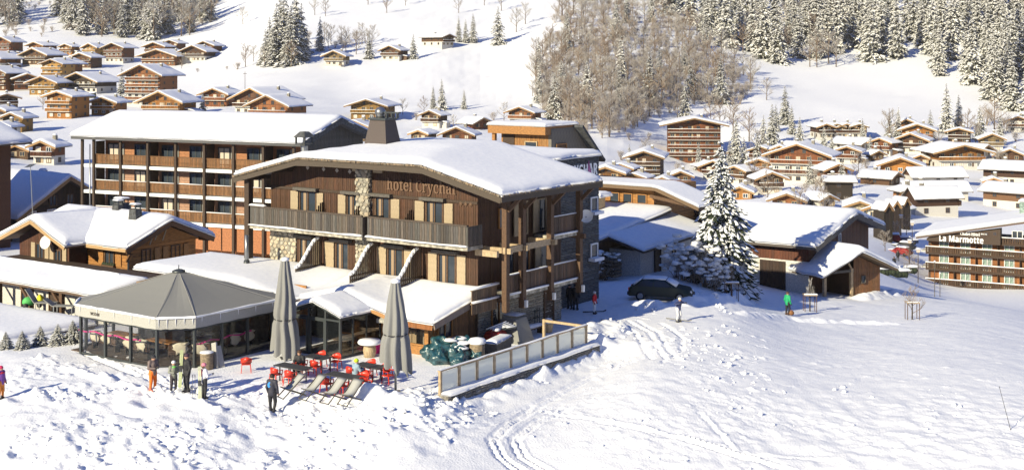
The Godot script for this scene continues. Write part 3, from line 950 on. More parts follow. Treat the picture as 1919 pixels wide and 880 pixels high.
	bx(pf, x1 - 0.06, 0, 4.0, x1 + 0.06, 2.15, 4.12)
	bx(pf, x1 - 0.05, 2.05, 4.12, x1 + 0.05, 2.2, zf - 0.06)
	bx(pf, x1 - 0.05, 0.0, 4.12, x1 + 0.05, 0.1, zf - 0.06)
	for i in 2: bx(pf, x1 - 0.04, 0.1, 5.2 + i * 1.1, x1 + 0.04, 2.05, 5.27 + i * 1.1)
	var fr_ := put(pf, "porch_frame", M.dark_metal, t)
	var k := 0
	for s in [[-7.24, -6.16], [-6.04, -4.91], [-4.79, -3.86]]:
		if k == 1: window(t, Vector3(-5.48, 1.0, zf - 0.05), 1.13, 1.96, 0, "dark_metal", 0, "glass", "glass_door")
		elif k == 0: window(t, Vector3(-6.7, 1.0, zf + 0.02), 1.08, 1.96, 0, "dark_metal", 0, "glass", "glass_door")
		else: bx_part(t, "pane", M.glass, Vector3(s[0], 0.05, zf - 0.01), Vector3(s[1], 1.97, zf + 0.01))
		k += 1
	for s: float in [-1.0, 1.0]:
		var gp := tool()
		prism(gp, PackedVector2Array([Vector2(-5.55 + s * 0.06, 2.1), Vector2(-5.55 + s * 1.66, 2.1), Vector2(-5.55 + s * 1.66, 2.17), Vector2(-5.55 + s * 0.06, 2.7)]), zf - 0.01, zf + 0.01)
		put(gp, "pane", M.glass, t)
	for i in 3: bx_part(t, "pane", M.glass, Vector3(x1 - 0.01, 0.1, 4.15 + i * 1.07), Vector3(x1 + 0.01, 2.05, 5.15 + i * 1.07))
	bx_part(t, "porch_inside", M.interior, Vector3(-7.2, 0.0, 4.12), Vector3(-3.9, 0.05, 7.2))
	var pr := tool()
	for s: float in [-1.0, 1.0]:
		var a := Vector3(-5.55, 2.85, 0)
		var b := Vector3(-5.55 + s * 1.98, 2.2, 0)
		var u := Vector3(0, 0.08, 0)
		hexa(pr, [a + Vector3(0, 0, 3.0), b + Vector3(0, 0, 3.0), b + Vector3(0, 0, 7.6), a + Vector3(0, 0, 7.6), a + u + Vector3(0, 0, 3.0), b + u + Vector3(0, 0, 3.0), b + u + Vector3(0, 0, 7.6), a + u + Vector3(0, 0, 7.6)])
	var prr := put(pr, "porch_roof", M.dark_metal, t)
	put(snow_sheet(-7.6, -3.5, 4.9, 7.66, func(x: float, z: float) -> float: return 2.94 - absf(x + 5.55) * 0.33, 0.3, 0.3, 0.12, 8.0), "snow", M.snow, prr)
	# awning over the corner windows
	var aw := tool()
	hexa(aw, [Vector3(-3.5, 1.88, 4.1), Vector3(-0.5, 1.88, 4.1), Vector3(-0.5, 1.72, 4.75), Vector3(-3.5, 1.72, 4.75), Vector3(-3.5, 2.05, 4.1), Vector3(-0.5, 2.05, 4.1), Vector3(-0.5, 1.78, 4.78), Vector3(-3.5, 1.78, 4.78)])
	for i in 12: bx(aw, -3.5 + i * 0.25, 1.58 + 0.03 * (i % 2), 4.74, -3.27 + i * 0.25, 1.75, 4.77)
	put(aw, "awning", M.canvas_light, t)
	var pipe := thing("stove_pipe", "steel stove pipe rising from the wing roof snow beside the tent", "pipe", S(-16.0, -2.6, 3.2), TURN)
	var ps := tool(true)
	tube(ps, Vector3.ZERO, Vector3(0, 2.0, 0), 0.13, 0.13, 10)
	put(ps, "flue", M.steel, pipe)
	var pb := tool(true)
	tube(pb, Vector3.ZERO, Vector3(0, 0.45, 0), 0.24, 0.17, 10)
	put(pb, "collar", M.dark_metal, pipe)

# ---------- the tent pavilion ----------
func pavilion() -> void:
	var t := thing("tent_pavilion", "grey canvas pavilion with peaked roof and glass walls on the terrace", "pavilion", S(-13.2, -10.4), TURN)
	var hx := 4.5
	var hz := 4.15
	var ch := 1.35
	var ring := [Vector2(-hx + ch, hz), Vector2(hx - ch, hz), Vector2(hx, hz - ch), Vector2(hx, -hz + ch), Vector2(hx - ch, -hz), Vector2(-hx + ch, -hz), Vector2(-hx, -hz + ch), Vector2(-hx, hz - ch)]
	var ey := 2.7
	var can := tool()
	var low := tool(true)
	var val := tool()
	for i in 8:
		var a: Vector2 = ring[i] * 1.06
		var b: Vector2 = ring[(i + 1) % 8] * 1.06
		var pa := Vector3(a.x, ey, a.y)
		var pb := Vector3(b.x, ey, b.y)
		var ap := Vector3(0, 4.2, 0)
		var qa := Vector3(a.x * 0.07, 4.2, a.y * 0.07)
		var qb := Vector3(b.x * 0.07, 4.2, b.y * 0.07)
		# each gore sags a little between its seams
		var n := 6
		for k in n:
			for j in 4:
				var f := func(u: float, v: float) -> Vector3:
					var p: Vector3 = pa.lerp(pb, u).lerp(qa.lerp(qb, u), v)
					return p - Vector3(0, 0.05 * sin(PI * u) * sin(PI * v) + 0.05 * sin(PI * v), 0)
				quad(can, f.call(j / 4.0, k / float(n)), f.call((j + 1) / 4.0, k / float(n)), f.call((j + 1) / 4.0, (k + 1) / float(n)), f.call(j / 4.0, (k + 1) / float(n)))
		tube(low, pa + Vector3(0, 0.02, 0), qa + Vector3(0, 0.0, 0), 0.012, 0.012, 4, false)
		# valance
		var m := 8
		for j in m:
			var u0 := pa.lerp(pb, j / float(m))
			var u1 := pa.lerp(pb, (j + 1) / float(m))
			quad(val, u0, u1, u1 - Vector3(0, 0.56 + 0.03 * ((j + 1) % 2), 0), u0 - Vector3(0, 0.56 + 0.03 * (j % 2), 0))
	var cm := put(can, "canopy", M.canvas, t)
	put(low, "seam", M.canvas_light, cm)
	put(val, "valance", M.canvas_light, t)
	var crown := tool(true)
	lathe(crown, [Vector2(0.36, 4.2), Vector2(0.38, 4.3), Vector2(0.2, 4.37), Vector2(0.03, 4.4), Vector2(0.02, 4.62), Vector2(0, 4.62)], 12)
	put(crown, "finial", M.dark_metal, t)
	var sn := tool(true)
	for i in 8:
		var a: Vector2 = ring[i] * 1.065
		var b: Vector2 = ring[(i + 1) % 8] * 1.065
		for j in 14:
			var p := a.lerp(b, j / 14.0)
			var q := a.lerp(b, (j + 1) / 14.0)
			var r0 := 0.07 + 0.045 * noise.get_noise_2d(p.x * 30, p.y * 30)
			var r1 := 0.07 + 0.045 * noise.get_noise_2d(q.x * 30, q.y * 30)
			tube(sn, Vector3(p.x, ey + 0.01, p.y), Vector3(q.x, ey + 0.01, q.y), r0, r1, 7, false)
			if j % 3 == 1 and i < 4:
				tube(sn, Vector3(p.x, ey - 0.04, p.y), Vector3(p.x, ey - 0.3 - 0.4 * absf(noise.get_noise_2d(j * 50, i * 70)), p.y), 0.03, 0.004, 5, false)
	put(sn, "edge_snow", M.snow, t)
	# posts, rails and panes round the walls
	for i in 8:
		var a: Vector2 = ring[i]
		var b: Vector2 = ring[(i + 1) % 8]
		var len := (b - a).length()
		var n := 3 if len > 3 else 1
		for j in n:
			var p := a.lerp(b, j / float(n))
			var q := a.lerp(b, (j + 1) / float(n))
			var f := (q - p).normalized()
			var ps := tool()
			beam(ps, Vector3(p.x, -0.3, p.y), Vector3(p.x, 2.5, p.y), 0.14, 0.14)
			put(ps, "post", M.dark_metal, t)
			for y: float in [0.06, 2.04]:
				var rl := tool()
				beam(rl, Vector3(p.x, y, p.y) + Vector3(f.x, 0, f.y) * 0.08, Vector3(q.x, y, q.y) - Vector3(f.x, 0, f.y) * 0.08, 0.07, 0.12)
				put(rl, "rail", M.dark_metal, t)
			var pn := tool()
			beam(pn, Vector3(p.x, 1.05, p.y) + Vector3(f.x, 0, f.y) * 0.08, Vector3(q.x, 1.05, q.y) - Vector3(f.x, 0, f.y) * 0.08, 0.014, 1.84)
			put(pn, "pane", M.glass, t)
	var fl := tool()
	bx(fl, -hx + 0.2, -0.3, -hz + 0.2, hx - 0.2, 0.05, hz - 0.2)
	put(fl, "floor", M.interior, t)
	letters(t, "VCOM", Vector3(-1.6, 2.38, hz * 1.06 + 0.01), 0, 0.16, M.grey_wood, false, 0.75)
	var back := tool()
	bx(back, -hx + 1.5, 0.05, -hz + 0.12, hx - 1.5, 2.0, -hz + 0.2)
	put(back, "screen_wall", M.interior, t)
	# benches with sheepskins, tables and a garland inside: things of their own
	var benches := [[Vector2(-2.6, 2.9), 0.0], [Vector2(0.2, 2.9), 0.0], [Vector2(3.2, 2.0), 0.8], [Vector2(3.4, -1.2), 1.57], [Vector2(-1.2, 0.6), 0.0], [Vector2(1.4, -0.4), 0.0]]
	for k in benches.size():
		var c: Vector2 = benches[k][0]
		var at := S(-13.2 + c.x, -10.4 - c.y, 0.05)
		var b := thing("wooden_bench", "dark wooden bench behind the pavilion glass, draped with a sheepskin", "bench", at, TURN + benches[k][1], "benches inside the glass pavilion")
		var s1 := tool()
		bx(s1, -1.1, 0.4, -0.2, 1.1, 0.46, 0.22)
		put(s1, "seat", M.beam_brown, b)
		var s2 := tool()
		bx(s2, -1.1, 0.5, 0.2, 1.1, 0.9, 0.25)
		put(s2, "backrest", M.beam_brown, b)
		for s: float in [-1.0, 1.0]: bx_part(b, "leg", M.beam, Vector3(s * 0.95 - 0.05, 0, -0.15), Vector3(s * 0.95 + 0.05, 0.4, 0.2))
		for s: float in [-0.65, 0.35]:
			var sk := thing("sheepskin", "cream sheepskin hung over a bench back inside the pavilion", "sheepskin", at + Basis(Vector3.UP, TURN + benches[k][1]) * Vector3(s + 0.1 * k, 0, 0), TURN + benches[k][1], "sheepskins on the pavilion benches")
			var s3 := tool(true)
			blob(s3, Vector3(0, 0.72, 0.3), Vector3(0.38, 0.3, 0.05), 12, 0.7, k + s)
			blob(s3, Vector3(0.1, 0.95, 0.2), Vector3(0.36, 0.08, 0.16), 10, 0.7, k + s + 5)
			put(s3, "pelt", M.pelt, sk)
	for k in 3:
		var tb := thing("plank_table", "long plank table standing inside the glass pavilion", "table", S(-13.2 + [-2.4, 0.8, 2.2][k], -10.4 - [1.9, 1.8, 0.2][k], 0.05), TURN, "tables inside the glass pavilion")
		bx_part(tb, "tabletop", M.honey, Vector3(-1.0, 0.7, -0.4), Vector3(1.0, 0.76, 0.4))
		for s in [[-0.85, -0.3], [0.85, -0.3], [-0.85, 0.3], [0.85, 0.3]]: bx_part(tb, "leg", M.beam, Vector3(s[0] - 0.04, 0, s[1] - 0.04), Vector3(s[0] + 0.04, 0.7, s[1] + 0.04))
	var gl := tool(true)
	for i in 26:
		var x := -3.9 + i * 0.2
		tube(gl, Vector3(x, 1.15 - 0.05 * sin(i * 0.7), 3.7), Vector3(x + 0.21, 1.15 - 0.05 * sin(i * 0.7 + 0.7), 3.7), 0.045, 0.045, 6)
	for i in 20:
		var z := 2.4 - i * 0.2
		tube(gl, Vector3(4.1, 1.12 - 0.05 * sin(i * 0.9), z), Vector3(4.1, 1.12 - 0.05 * sin(i * 0.9 + 0.9), z - 0.21), 0.045, 0.045, 6)
	var go := thing("pink_garland", "bright pink garland strung along the inside of the pavilion glass", "garland", S(-13.2, -10.4), TURN)
	put(gl, "cord", M.pink, go)
	var st := tool(true)
	lathe(st, [Vector2(0.0, 0), Vector2(0.36, 0), Vector2(0.33, 0.4), Vector2(0.35, 0.78), Vector2(0.34, 0.85), Vector2(0, 0.86)], 14)
	var sp := thing("tree_stump", "upright pale log stump beside the pavilion corner", "stump", S(-8.0, -13.0, 0.0), 0)
	put(st, "log", M.stump, sp)
	var s4 := tool(true)
	lathe(s4, [Vector2(0.36, 0.855), Vector2(0.35, 0.9), Vector2(0.2, 0.93), Vector2(0, 0.935)], 12)
	put(s4, "snow", M.snow, sp)
	var sk2 := thing("folded_canvas", "folded grey canvas leaning against the pavilion post beside the stump", "canvas", S(-8.1, -12.3, 0.0), TURN)
	var s5 := tool()
	beam(s5, Vector3(0.35, 0, 0.3), Vector3(0.0, 1.25, 0.1), 0.35, 0.1)
	beam(s5, Vector3(0.5, 0, 0.0), Vector3(0.06, 1.05, -0.1), 0.3, 0.08)
	put(s5, "fold", M.canvas_light, sk2)

# ---------- people ----------
func limb_field(bones: Array, lo: Vector3, hi: Vector3, cs: float, st: SurfaceTool, colors: Array) -> void:
	# distance to tapered capsules joined by a smooth minimum, meshed as surface nets
	var nx := int((hi.x - lo.x) / cs) + 1
	var ny := int((hi.y - lo.y) / cs) + 1
	var nz := int((hi.z - lo.z) / cs) + 1
	var f := PackedFloat32Array()
	f.resize(nx * ny * nz)
	f.fill(1.0)
	var best := PackedFloat32Array()
	best.resize(nx * ny * nz)
	best.fill(9.0)
	var who := PackedInt32Array()
	who.resize(nx * ny * nz)
	for bn in bones:
		var a: Vector3 = bn[0]
		var b: Vector3 = bn[1]
		var ra: float = bn[2]
		var rb: float = bn[3]
		var pad := maxf(ra, rb) + 0.09
		var mn := ((a.min(b) - Vector3.ONE * pad - lo) / cs).floor()
		var mx := ((a.max(b) + Vector3.ONE * pad - lo) / cs).ceil()
		var ab := b - a
		var l2 := maxf(ab.length_squared(), 1e-6)
		for k in range(maxi(0, int(mn.z)), mini(nz, int(mx.z))):
			for j in range(maxi(0, int(mn.y)), mini(ny, int(mx.y))):
				for i in range(maxi(0, int(mn.x)), mini(nx, int(mx.x))):
					var p := lo + Vector3(i, j, k) * cs
					var h := clampf((p - a).dot(ab) / l2, 0.0, 1.0)
					var d := (p - a - ab * h).length() - lerpf(ra, rb, h)
					var id := (k * ny + j) * nx + i
					if d < best[id]:
						best[id] = d
						who[id] = bn[4]
					var o := f[id]
					var t := maxf(0.035 - absf(o - d), 0.0) / 0.035
					f[id] = minf(o, d) - t * t * 0.035 * 0.25
	var vid := {}
	var pts := []
	var cols := []
	for k in nz - 1:
		for j in ny - 1:
			for i in nx - 1:
				var id := (k * ny + j) * nx + i
				var s := 0
				var acc := Vector3.ZERO
				var wsum := 0.0
				for q in 8:
					var v := f[id + (q & 1) + ((q >> 1) & 1) * nx + (q >> 2) * nx * ny]
					if v < 0: s += 1
				if s == 0 or s == 8: continue
				for e in 12:
					var ax := e / 4
					var o1 := e & 1
					var o2 := (e >> 1) & 1
					var c0 := [Vector3i(0, o1, o2), Vector3i(o1, 0, o2), Vector3i(o1, o2, 0)][ax] as Vector3i
					var c1 := c0 + ([Vector3i(1, 0, 0), Vector3i(0, 1, 0), Vector3i(0, 0, 1)][ax] as Vector3i)
					var v0 := f[id + c0.x + c0.y * nx + c0.z * nx * ny]
					var v1 := f[id + c1.x + c1.y * nx + c1.z * nx * ny]
					if (v0 < 0) != (v1 < 0):
						acc += Vector3(c0).lerp(Vector3(c1), v0 / (v0 - v1))
						wsum += 1.0
				vid[id] = pts.size()
				pts.append(lo + (Vector3(i, j, k) + acc / wsum) * cs)
				cols.append(colors[who[id]])
	var steps := [1, nx, nx * ny]
	for id: int in vid:
		var i := id % nx
		var j := (id / nx) % ny
		var k := id / (nx * ny)
		for ax in 3:
			var u: int = steps[(ax + 1) % 3]
			var w: int = steps[(ax + 2) % 3]
			if [i, j, k][(ax + 1) % 3] < 1 or [i, j, k][(ax + 2) % 3] < 1: continue
			var inside := f[id] < 0
			if inside == (f[id + steps[ax]] < 0): continue
			if not (vid.has(id - u) and vid.has(id - w) and vid.has(id - u - w)): continue
			var q := [vid[id], vid[id - u], vid[id - u - w], vid[id - w]]
			if inside: q.reverse()
			for t in [0, 1, 2, 0, 2, 3]:
				st.set_color(cols[q[t]])
				st.add_vertex(pts[q[t]])

const SKIN := Color(0.45, 0.26, 0.18)
# who: jacket, trousers, boots, headwear colours; pose gives joints that differ from standing straight
func person(label: String, at: Vector3, turn: float, tall: float, jacket: Color, pants: Color, boots: Color, hat: Color, pose := {}, group := "") -> Node3D:
	var t := thing("person", label, "person", at, turn, group)
	t.scale = Vector3.ONE * (tall / 1.75)
	var J := {"pelvis": Vector3(0, 0.95, 0), "chest": Vector3(0, 1.3, 0.0), "neck": Vector3(0, 1.48, 0.0), "head": Vector3(0, 1.62, 0.02),
		"sl": Vector3(-0.18, 1.42, 0), "sr": Vector3(0.18, 1.42, 0), "el": Vector3(-0.27, 1.15, -0.03), "er": Vector3(0.27, 1.15, -0.03), "wl": Vector3(-0.26, 0.9, 0.08), "wr": Vector3(0.26, 0.9, 0.08),
		"hl": Vector3(-0.1, 0.92, 0), "hr": Vector3(0.1, 0.92, 0), "kl": Vector3(-0.12, 0.5, 0.03), "kr": Vector3(0.12, 0.5, 0.03), "al": Vector3(-0.13, 0.1, -0.02), "ar": Vector3(0.13, 0.1, -0.02)}
	for k in pose:
		if J.has(k): J[k] = pose[k]
	var bones := [[J.pelvis, J.chest, 0.145, 0.165, 0], [J.chest, J.neck, 0.15, 0.07, 0], [J.sl, J.sr, 0.085, 0.085, 0], [J.neck, J.head, 0.055, 0.06, 2], [J.head + Vector3(0, -0.02, 0), J.head + Vector3(0, 0.04, -0.01), 0.098, 0.1, 2],
		[J.sl, J.el, 0.075, 0.06, 0], [J.el, J.wl, 0.058, 0.045, 0], [J.sr, J.er, 0.075, 0.06, 0], [J.er, J.wr, 0.058, 0.045, 0],
		[J.hl, J.kl, 0.105, 0.075, 1], [J.kl, J.al, 0.07, 0.055, 1], [J.hr, J.kr, 0.105, 0.075, 1], [J.kr, J.ar, 0.07, 0.055, 1], [J.pelvis, J.pelvis + Vector3(0, -0.06, 0), 0.15, 0.14, 0],
		[J.al + Vector3(0, 0.05, 0), J.al + Vector3(0, -0.03, 0.0), 0.07, 0.06, 3], [J.al + Vector3(0, -0.04, -0.04), J.al + Vector3(0, -0.045, 0.17), 0.055, 0.05, 3],
		[J.ar + Vector3(0, 0.05, 0), J.ar + Vector3(0, -0.03, 0.0), 0.07, 0.06, 3], [J.ar + Vector3(0, -0.04, -0.04), J.ar + Vector3(0, -0.045, 0.17), 0.055, 0.05, 3],
		[J.head + Vector3(0, -0.03, 0.09), J.head + Vector3(0, -0.01, 0.1), 0.022, 0.016, 2]]
	var gloves: Color = pose.get("gloves", Color(0.03, 0.03, 0.035))
	for s in ["l", "r"]:
		var w: Vector3 = J["w" + s]
		var dir: Vector3 = (w - J["e" + s]).normalized()
		bones.append([w, w + dir * 0.07, 0.042, 0.045, 4])
	for bn in bones:
		if bn[4] < 2:
			bn[2] *= 1.14
			bn[3] *= 1.14
	var st := tool(true)
	limb_field(bones, Vector3(-0.6, -0.02, -0.5), Vector3(0.6, 1.85, 0.75), 0.032, st, [jacket, pants, SKIN, boots, gloves])
	# five fingers on each hand, bent, of different lengths
	col = gloves
	for s in ["l", "r"]:
		var sg := -1.0 if s == "l" else 1.0
		var w: Vector3 = J["w" + s]
		var dir: Vector3 = (w - J["e" + s]).normalized()
		var side := dir.cross(Vector3(sg, 0.2, 0.1)).normalized()
		var palm := side.cross(dir).normalized()
		var root := w + dir * 0.09
		for q in 4:
			var r0 := root + side * (q - 1.5) * 0.022
			var ln: float = [0.035, 0.042, 0.039, 0.03][q]
			var mid := r0 + dir * ln + palm * 0.008
			tube(st, r0, mid, 0.011, 0.01, 5)
			tube(st, mid, mid + dir * ln * 0.5 + palm * ln * 0.8, 0.01, 0.008, 5)
		var th := w + dir * 0.05 + side * 0.04
		tube(st, th, th + dir * 0.03 + side * 0.025, 0.013, 0.011, 5)
		tube(st, th + dir * 0.03 + side * 0.025, th + dir * 0.062 + side * 0.02, 0.011, 0.009, 5)
	# eyes, mouth and ears
	var hd: Vector3 = J.head
	for sg: float in [-1.0, 1.0]:
		col = Color(0.02, 0.02, 0.02)
		blob(st, hd + Vector3(sg * 0.034, 0.012, 0.092), Vector3(0.013, 0.009, 0.008), 6)
		col = SKIN
		blob(st, hd + Vector3(sg * 0.1, -0.01, 0.0), Vector3(0.014, 0.032, 0.02), 6)
	col = Color(0.3, 0.1, 0.08)
	blob(st, hd + Vector3(0, -0.062, 0.088), Vector3(0.026, 0.007, 0.01), 6)
	col = Color(1, 1, 1)
	put(st, "body", M.plain_tint, t)
	var hs := tool(true)
	col = hat
	blob(hs, hd + Vector3(0, 0.055, -0.018), Vector3(0.125, 0.105, 0.13), 12)
	if pose.has("hair"):
		col = pose.hair
		blob(hs, hd + Vector3(0, -0.03, -0.06), Vector3(0.11, 0.13, 0.07), 10)
	col = Color(1, 1, 1)
	var h := put(hs, pose.get("head_name", "hat"), M.plain_tint, t)
	if pose.has("goggles"):
		var g := tool(true)
		col = Color(0.03, 0.03, 0.04)
		blob(g, hd + Vector3(0, 0.06, 0.095), Vector3(0.085, 0.04, 0.04), 8)
		col = Color(1, 1, 1)
		put(g, "goggles", M.plain_tint, h)
	if pose.has("patch"):   # a panel of another colour on the jacket
		var p := tool(true)
		col = pose.patch
		blob(p, (J.chest as Vector3) + pose.patch_at, pose.patch_size, 10)
		col = Color(1, 1, 1)
		put(p, pose.get("patch_name", "jacket_panel"), M.plain_tint, t)
	return t
func ski_pair(label: String, a: Vector3, b: Vector3, tone: Color, gap := 0.1, group := "") -> Node3D:
	var t := thing("skis", label, "skis", a, 0, group)
	var f := (b - a)
	var side := f.normalized().cross(Vector3(0.3, 0.05, 0.9)).normalized()
	for s: float in [-1.0, 1.0]:
		var st := tool()
		col = tone
		var o := side * gap * s * 0.5
		var n := 8
		for i in n:
			var w := 0.09 - 0.025 * sin(PI * i / n)
			var p0 := o + f * (i / float(n))
			var p1 := o + f * ((i + 1) / float(n))
			if i == n - 1: p1 += Vector3(0, 0.08, 0) if absf(f.normalized().y) < 0.5 else side.cross(f).normalized() * 0.08
			beam(st, p0, p1, w, 0.018, f.cross(side).normalized())
		col = Color(0.05, 0.05, 0.05)
		beam(st, o + f * 0.42, o + f * 0.58, 0.07, 0.08, f.cross(side).normalized())
		col = Color(1, 1, 1)
		put(st, "ski", M.plain_tint, t)
	return t
func pole_pair(label: String, a: Vector3, b: Vector3) -> void:
	var t := thing("ski_poles", label, "ski poles", a)
	for s: float in [-1.0, 1.0]:
		var st := tool()
		col = Color(0.1, 0.1, 0.12)
		var o := Vector3(0.06 * s, 0, 0.02)
		tube(st, o, o + b - a, 0.012, 0.012, 5)
		tube(st, o + (b - a) * 0.92, o + (b - a) * 1.03, 0.022, 0.022, 6)
		tube(st, o + (b - a) * 0.05, o + (b - a) * 0.06, 0.05, 0.05, 8)
		col = Color(1, 1, 1)
		put(st, "pole", M.plain_tint, t)
func on(px: float, py: float) -> Vector3:
	return lay(hit(px, py, 52.0))
func people() -> void:
	var dk := Color(0.015, 0.015, 0.018)
	var hold := {"el": Vector3(-0.28, 1.16, 0.05), "er": Vector3(0.28, 1.16, 0.05), "wl": Vector3(-0.1, 1.15, 0.27), "wr": Vector3(0.1, 1.17, 0.27)}
	var p := on(286, 734)
	var q := hold.duplicate()
	q.merge({"goggles": 1, "head": Vector3(0, 1.6, 0.06), "head_name": "helmet"}, true)
	person("skier in orange trousers and grey brown jacket looking at their hands", p, 0.9, 1.77, Color(0.16, 0.12, 0.11), Color(0.75, 0.16, 0.015), Color(0.5, 0.15, 0.1), Color(0.02, 0.02, 0.025), q)
	p = on(325, 735)
	q = hold.duplicate()
	q.merge({"patch": Color(0.16, 0.5, 0.1), "patch_at": Vector3(0, 0.12, 0.08), "patch_size": Vector3(0.14, 0.07, 0.1), "patch_name": "scarf"}, true)
	person("smaller skier with white woollen hat and green scarf holding skis", p, 0.6, 1.52, Color(0.2, 0.21, 0.18), Color(0.04, 0.035, 0.04), dk, Color(0.7, 0.7, 0.72), q)
	ski_pair("pale skis leaning in front of the skier with green scarf", p + Vector3(0.35, 0, 0.1), p + Vector3(0.62, 1.5, -0.15), Color(0.5, 0.52, 0.5), 0.14)
	p = on(350, 739)
	person("tall skier dressed all in black with dark helmet beside the pavilion corner", p, -0.9, 1.88, dk, dk, dk, Color(0.05, 0.025, 0.04), {"wl": Vector3(-0.12, 1.3, 0.28), "el": Vector3(-0.3, 1.2, 0.08), "head_name": "helmet"})
	ski_pair("pale yellow skis held upright by the skier in black", p + Vector3(-0.3, 0.3, 0.18), p + Vector3(-0.22, 2.1, 0.12), Color(0.5, 0.55, 0.3), 0.08)
	p = on(382, 746)
	person("skier in white jacket with pink rucksack and striped bobble hat", p, 2.2, 1.7, Color(0.68, 0.67, 0.72), Color(0.03, 0.03, 0.035), dk, Color(0.6, 0.2, 0.28), {"patch": Color(0.5, 0.02, 0.1), "patch_at": Vector3(0, 0.02, -0.17), "patch_size": Vector3(0.14, 0.22, 0.1), "patch_name": "rucksack", "wl": Vector3(-0.2, 1.2, 0.3), "el": Vector3(-0.3, 1.15, 0.05), "hair": Color(0.1, 0.05, 0.03)})
	ski_pair("cream skis stood upright before the skier in white jacket", p + Vector3(-0.12, 0.02, 0.3), p + Vector3(-0.16, 1.62, 0.25), Color(0.6, 0.62, 0.45), 0.08)
	pole_pair("pair of dark ski poles stuck in snow beside the skier in white", p + Vector3(-0.45, 0, 0.12), p + Vector3(-0.47, 1.15, 0.08))
	p = lay(S(-0.63, -15.53, 0.0))
	person("walker in dark jacket with blue shoulder panel, seen from behind near the deckchairs", p, 2.8, 1.8, Color(0.03, 0.028, 0.045), dk, dk, Color(0.02, 0.013, 0.01), {"patch": Color(0.03, 0.25, 0.75), "patch_at": Vector3(0.03, -0.03, -0.12), "patch_size": Vector3(0.15, 0.16, 0.07), "kl": Vector3(-0.11, 0.5, 0.1), "al": Vector3(-0.12, 0.1, -0.05), "ar": Vector3(0.13, 0.1, 0.08), "head_name": "hair", "gloves": SKIN})
	var sit := {"pelvis": Vector3(0, 0.55, 0), "chest": Vector3(0, 0.88, 0.02), "neck": Vector3(0, 1.06, 0.04), "head": Vector3(0, 1.2, 0.07), "sl": Vector3(-0.18, 1.0, 0.03), "sr": Vector3(0.18, 1.0, 0.03), "el": Vector3(-0.26, 0.78, 0.12), "er": Vector3(0.26, 0.78, 0.12), "wl": Vector3(-0.14, 0.8, 0.35), "wr": Vector3(0.14, 0.8, 0.35), "hl": Vector3(-0.1, 0.53, 0.03), "hr": Vector3(0.1, 0.53, 0.03), "kl": Vector3(-0.14, 0.52, 0.45), "kr": Vector3(0.14, 0.52, 0.45), "al": Vector3(-0.14, 0.1, 0.42), "ar": Vector3(0.14, 0.1, 0.42)}
	q = sit.duplicate()
	q.merge({"head_name": "hair"}, true)
	person("seated guest dressed in black at the terrace table near the parasol", S(-2.9, -11.35), TURN + 0.4, 1.75, dk, dk, dk, Color(0.05, 0.02, 0.01), q)
	q = sit.duplicate()
	q.merge({"head_name": "helmet", "patch": Color(0.05, 0.02, 0.03), "patch_at": Vector3(0, -0.05, -0.1), "patch_size": Vector3(0.13, 0.18, 0.1)}, true)
	person("seated guest with lime green helmet and pale blue jacket at a terrace table", S(0.75, -11.2), TURN + 2.9, 1.75, Color(0.24, 0.34, 0.42), Color(0.03, 0.03, 0.04), dk, Color(0.5, 0.75, 0.02), q)
	person("person in black hooded coat standing by the shaded stone wall", S(-0.85, 11.6), 2.6, 1.66, dk, dk, dk, dk, {"head_name": "hood"})
	person("second person in black half hidden beside the stone wall", S(-1.35, 11.7), -0.6, 1.6, dk, dk, dk, dk, {"head_name": "hood"})
	p = lay(S(0.82, 11.2))
	person("child in red jacket and white trousers standing on skis", p, 1.2, 1.42, Color(0.5, 0.01, 0.02), Color(0.7, 0.7, 0.72), dk, Color(0.6, 0.6, 0.62), {})
	ski_pair("dark skis under the child in red", p + Vector3(-0.75, 0.03, 0.15), p + Vector3(0.75, 0.03, -0.1), Color(0.04, 0.04, 0.05), 0.25)
	p = on(1272, 604)
	person("skier in navy jacket and light trousers gliding with raised elbows", p, 0.6, 1.55, Color(0.03, 0.04, 0.12), Color(0.55, 0.55, 0.57), dk, Color(0.55, 0.55, 0.5), {"chest": Vector3(0, 1.26, 0.08), "neck": Vector3(0, 1.43, 0.13), "head": Vector3(0, 1.57, 0.17), "sl": Vector3(-0.18, 1.37, 0.1), "sr": Vector3(0.18, 1.37, 0.1), "el": Vector3(-0.42, 1.3, 0.15), "er": Vector3(0.42, 1.3, 0.15), "wl": Vector3(-0.3, 1.35, 0.4), "wr": Vector3(0.32, 1.35, 0.4), "kl": Vector3(-0.12, 0.5, 0.12), "kr": Vector3(0.12, 0.5, 0.12), "head_name": "helmet"})
	ski_pair("grey skis under the skier in navy", p + Vector3(-0.7, 0.03, -0.45), p + Vector3(0.75, 0.03, 0.5), Color(0.15, 0.15, 0.16), 0.22)
	p = on(1477, 589)
	person("walker in bright green jacket and dark trousers by the staked sapling", p, 2.2, 1.62, Color(0.01, 0.3, 0.12), dk, Color(0.06, 0.03, 0.02), Color(0.08, 0.04, 0.03), {"kl": Vector3(-0.11, 0.5, 0.1), "al": Vector3(-0.12, 0.1, -0.08)})
	var bg := thing("shoulder_bag", "small brown bag on the snow at the feet of the green walker", "bag", p + Vector3(0.25, 0, 0.1))
	var bs := tool(true)
	col = Color(0.2, 0.09, 0.03)
	blob(bs, Vector3(0, 0.16, 0), Vector3(0.2, 0.17, 0.13), 10, 0.2)
	tube(bs, Vector3(-0.12, 0.28, 0), Vector3(0, 0.4, 0), 0.015, 0.015, 5)
	tube(bs, Vector3(0, 0.4, 0), Vector3(0.12, 0.28, 0), 0.015, 0.015, 5)
	col = Color(1, 1, 1)
	put(bs, "bag", M.plain_tint, bg)
	p = on(1, 745)
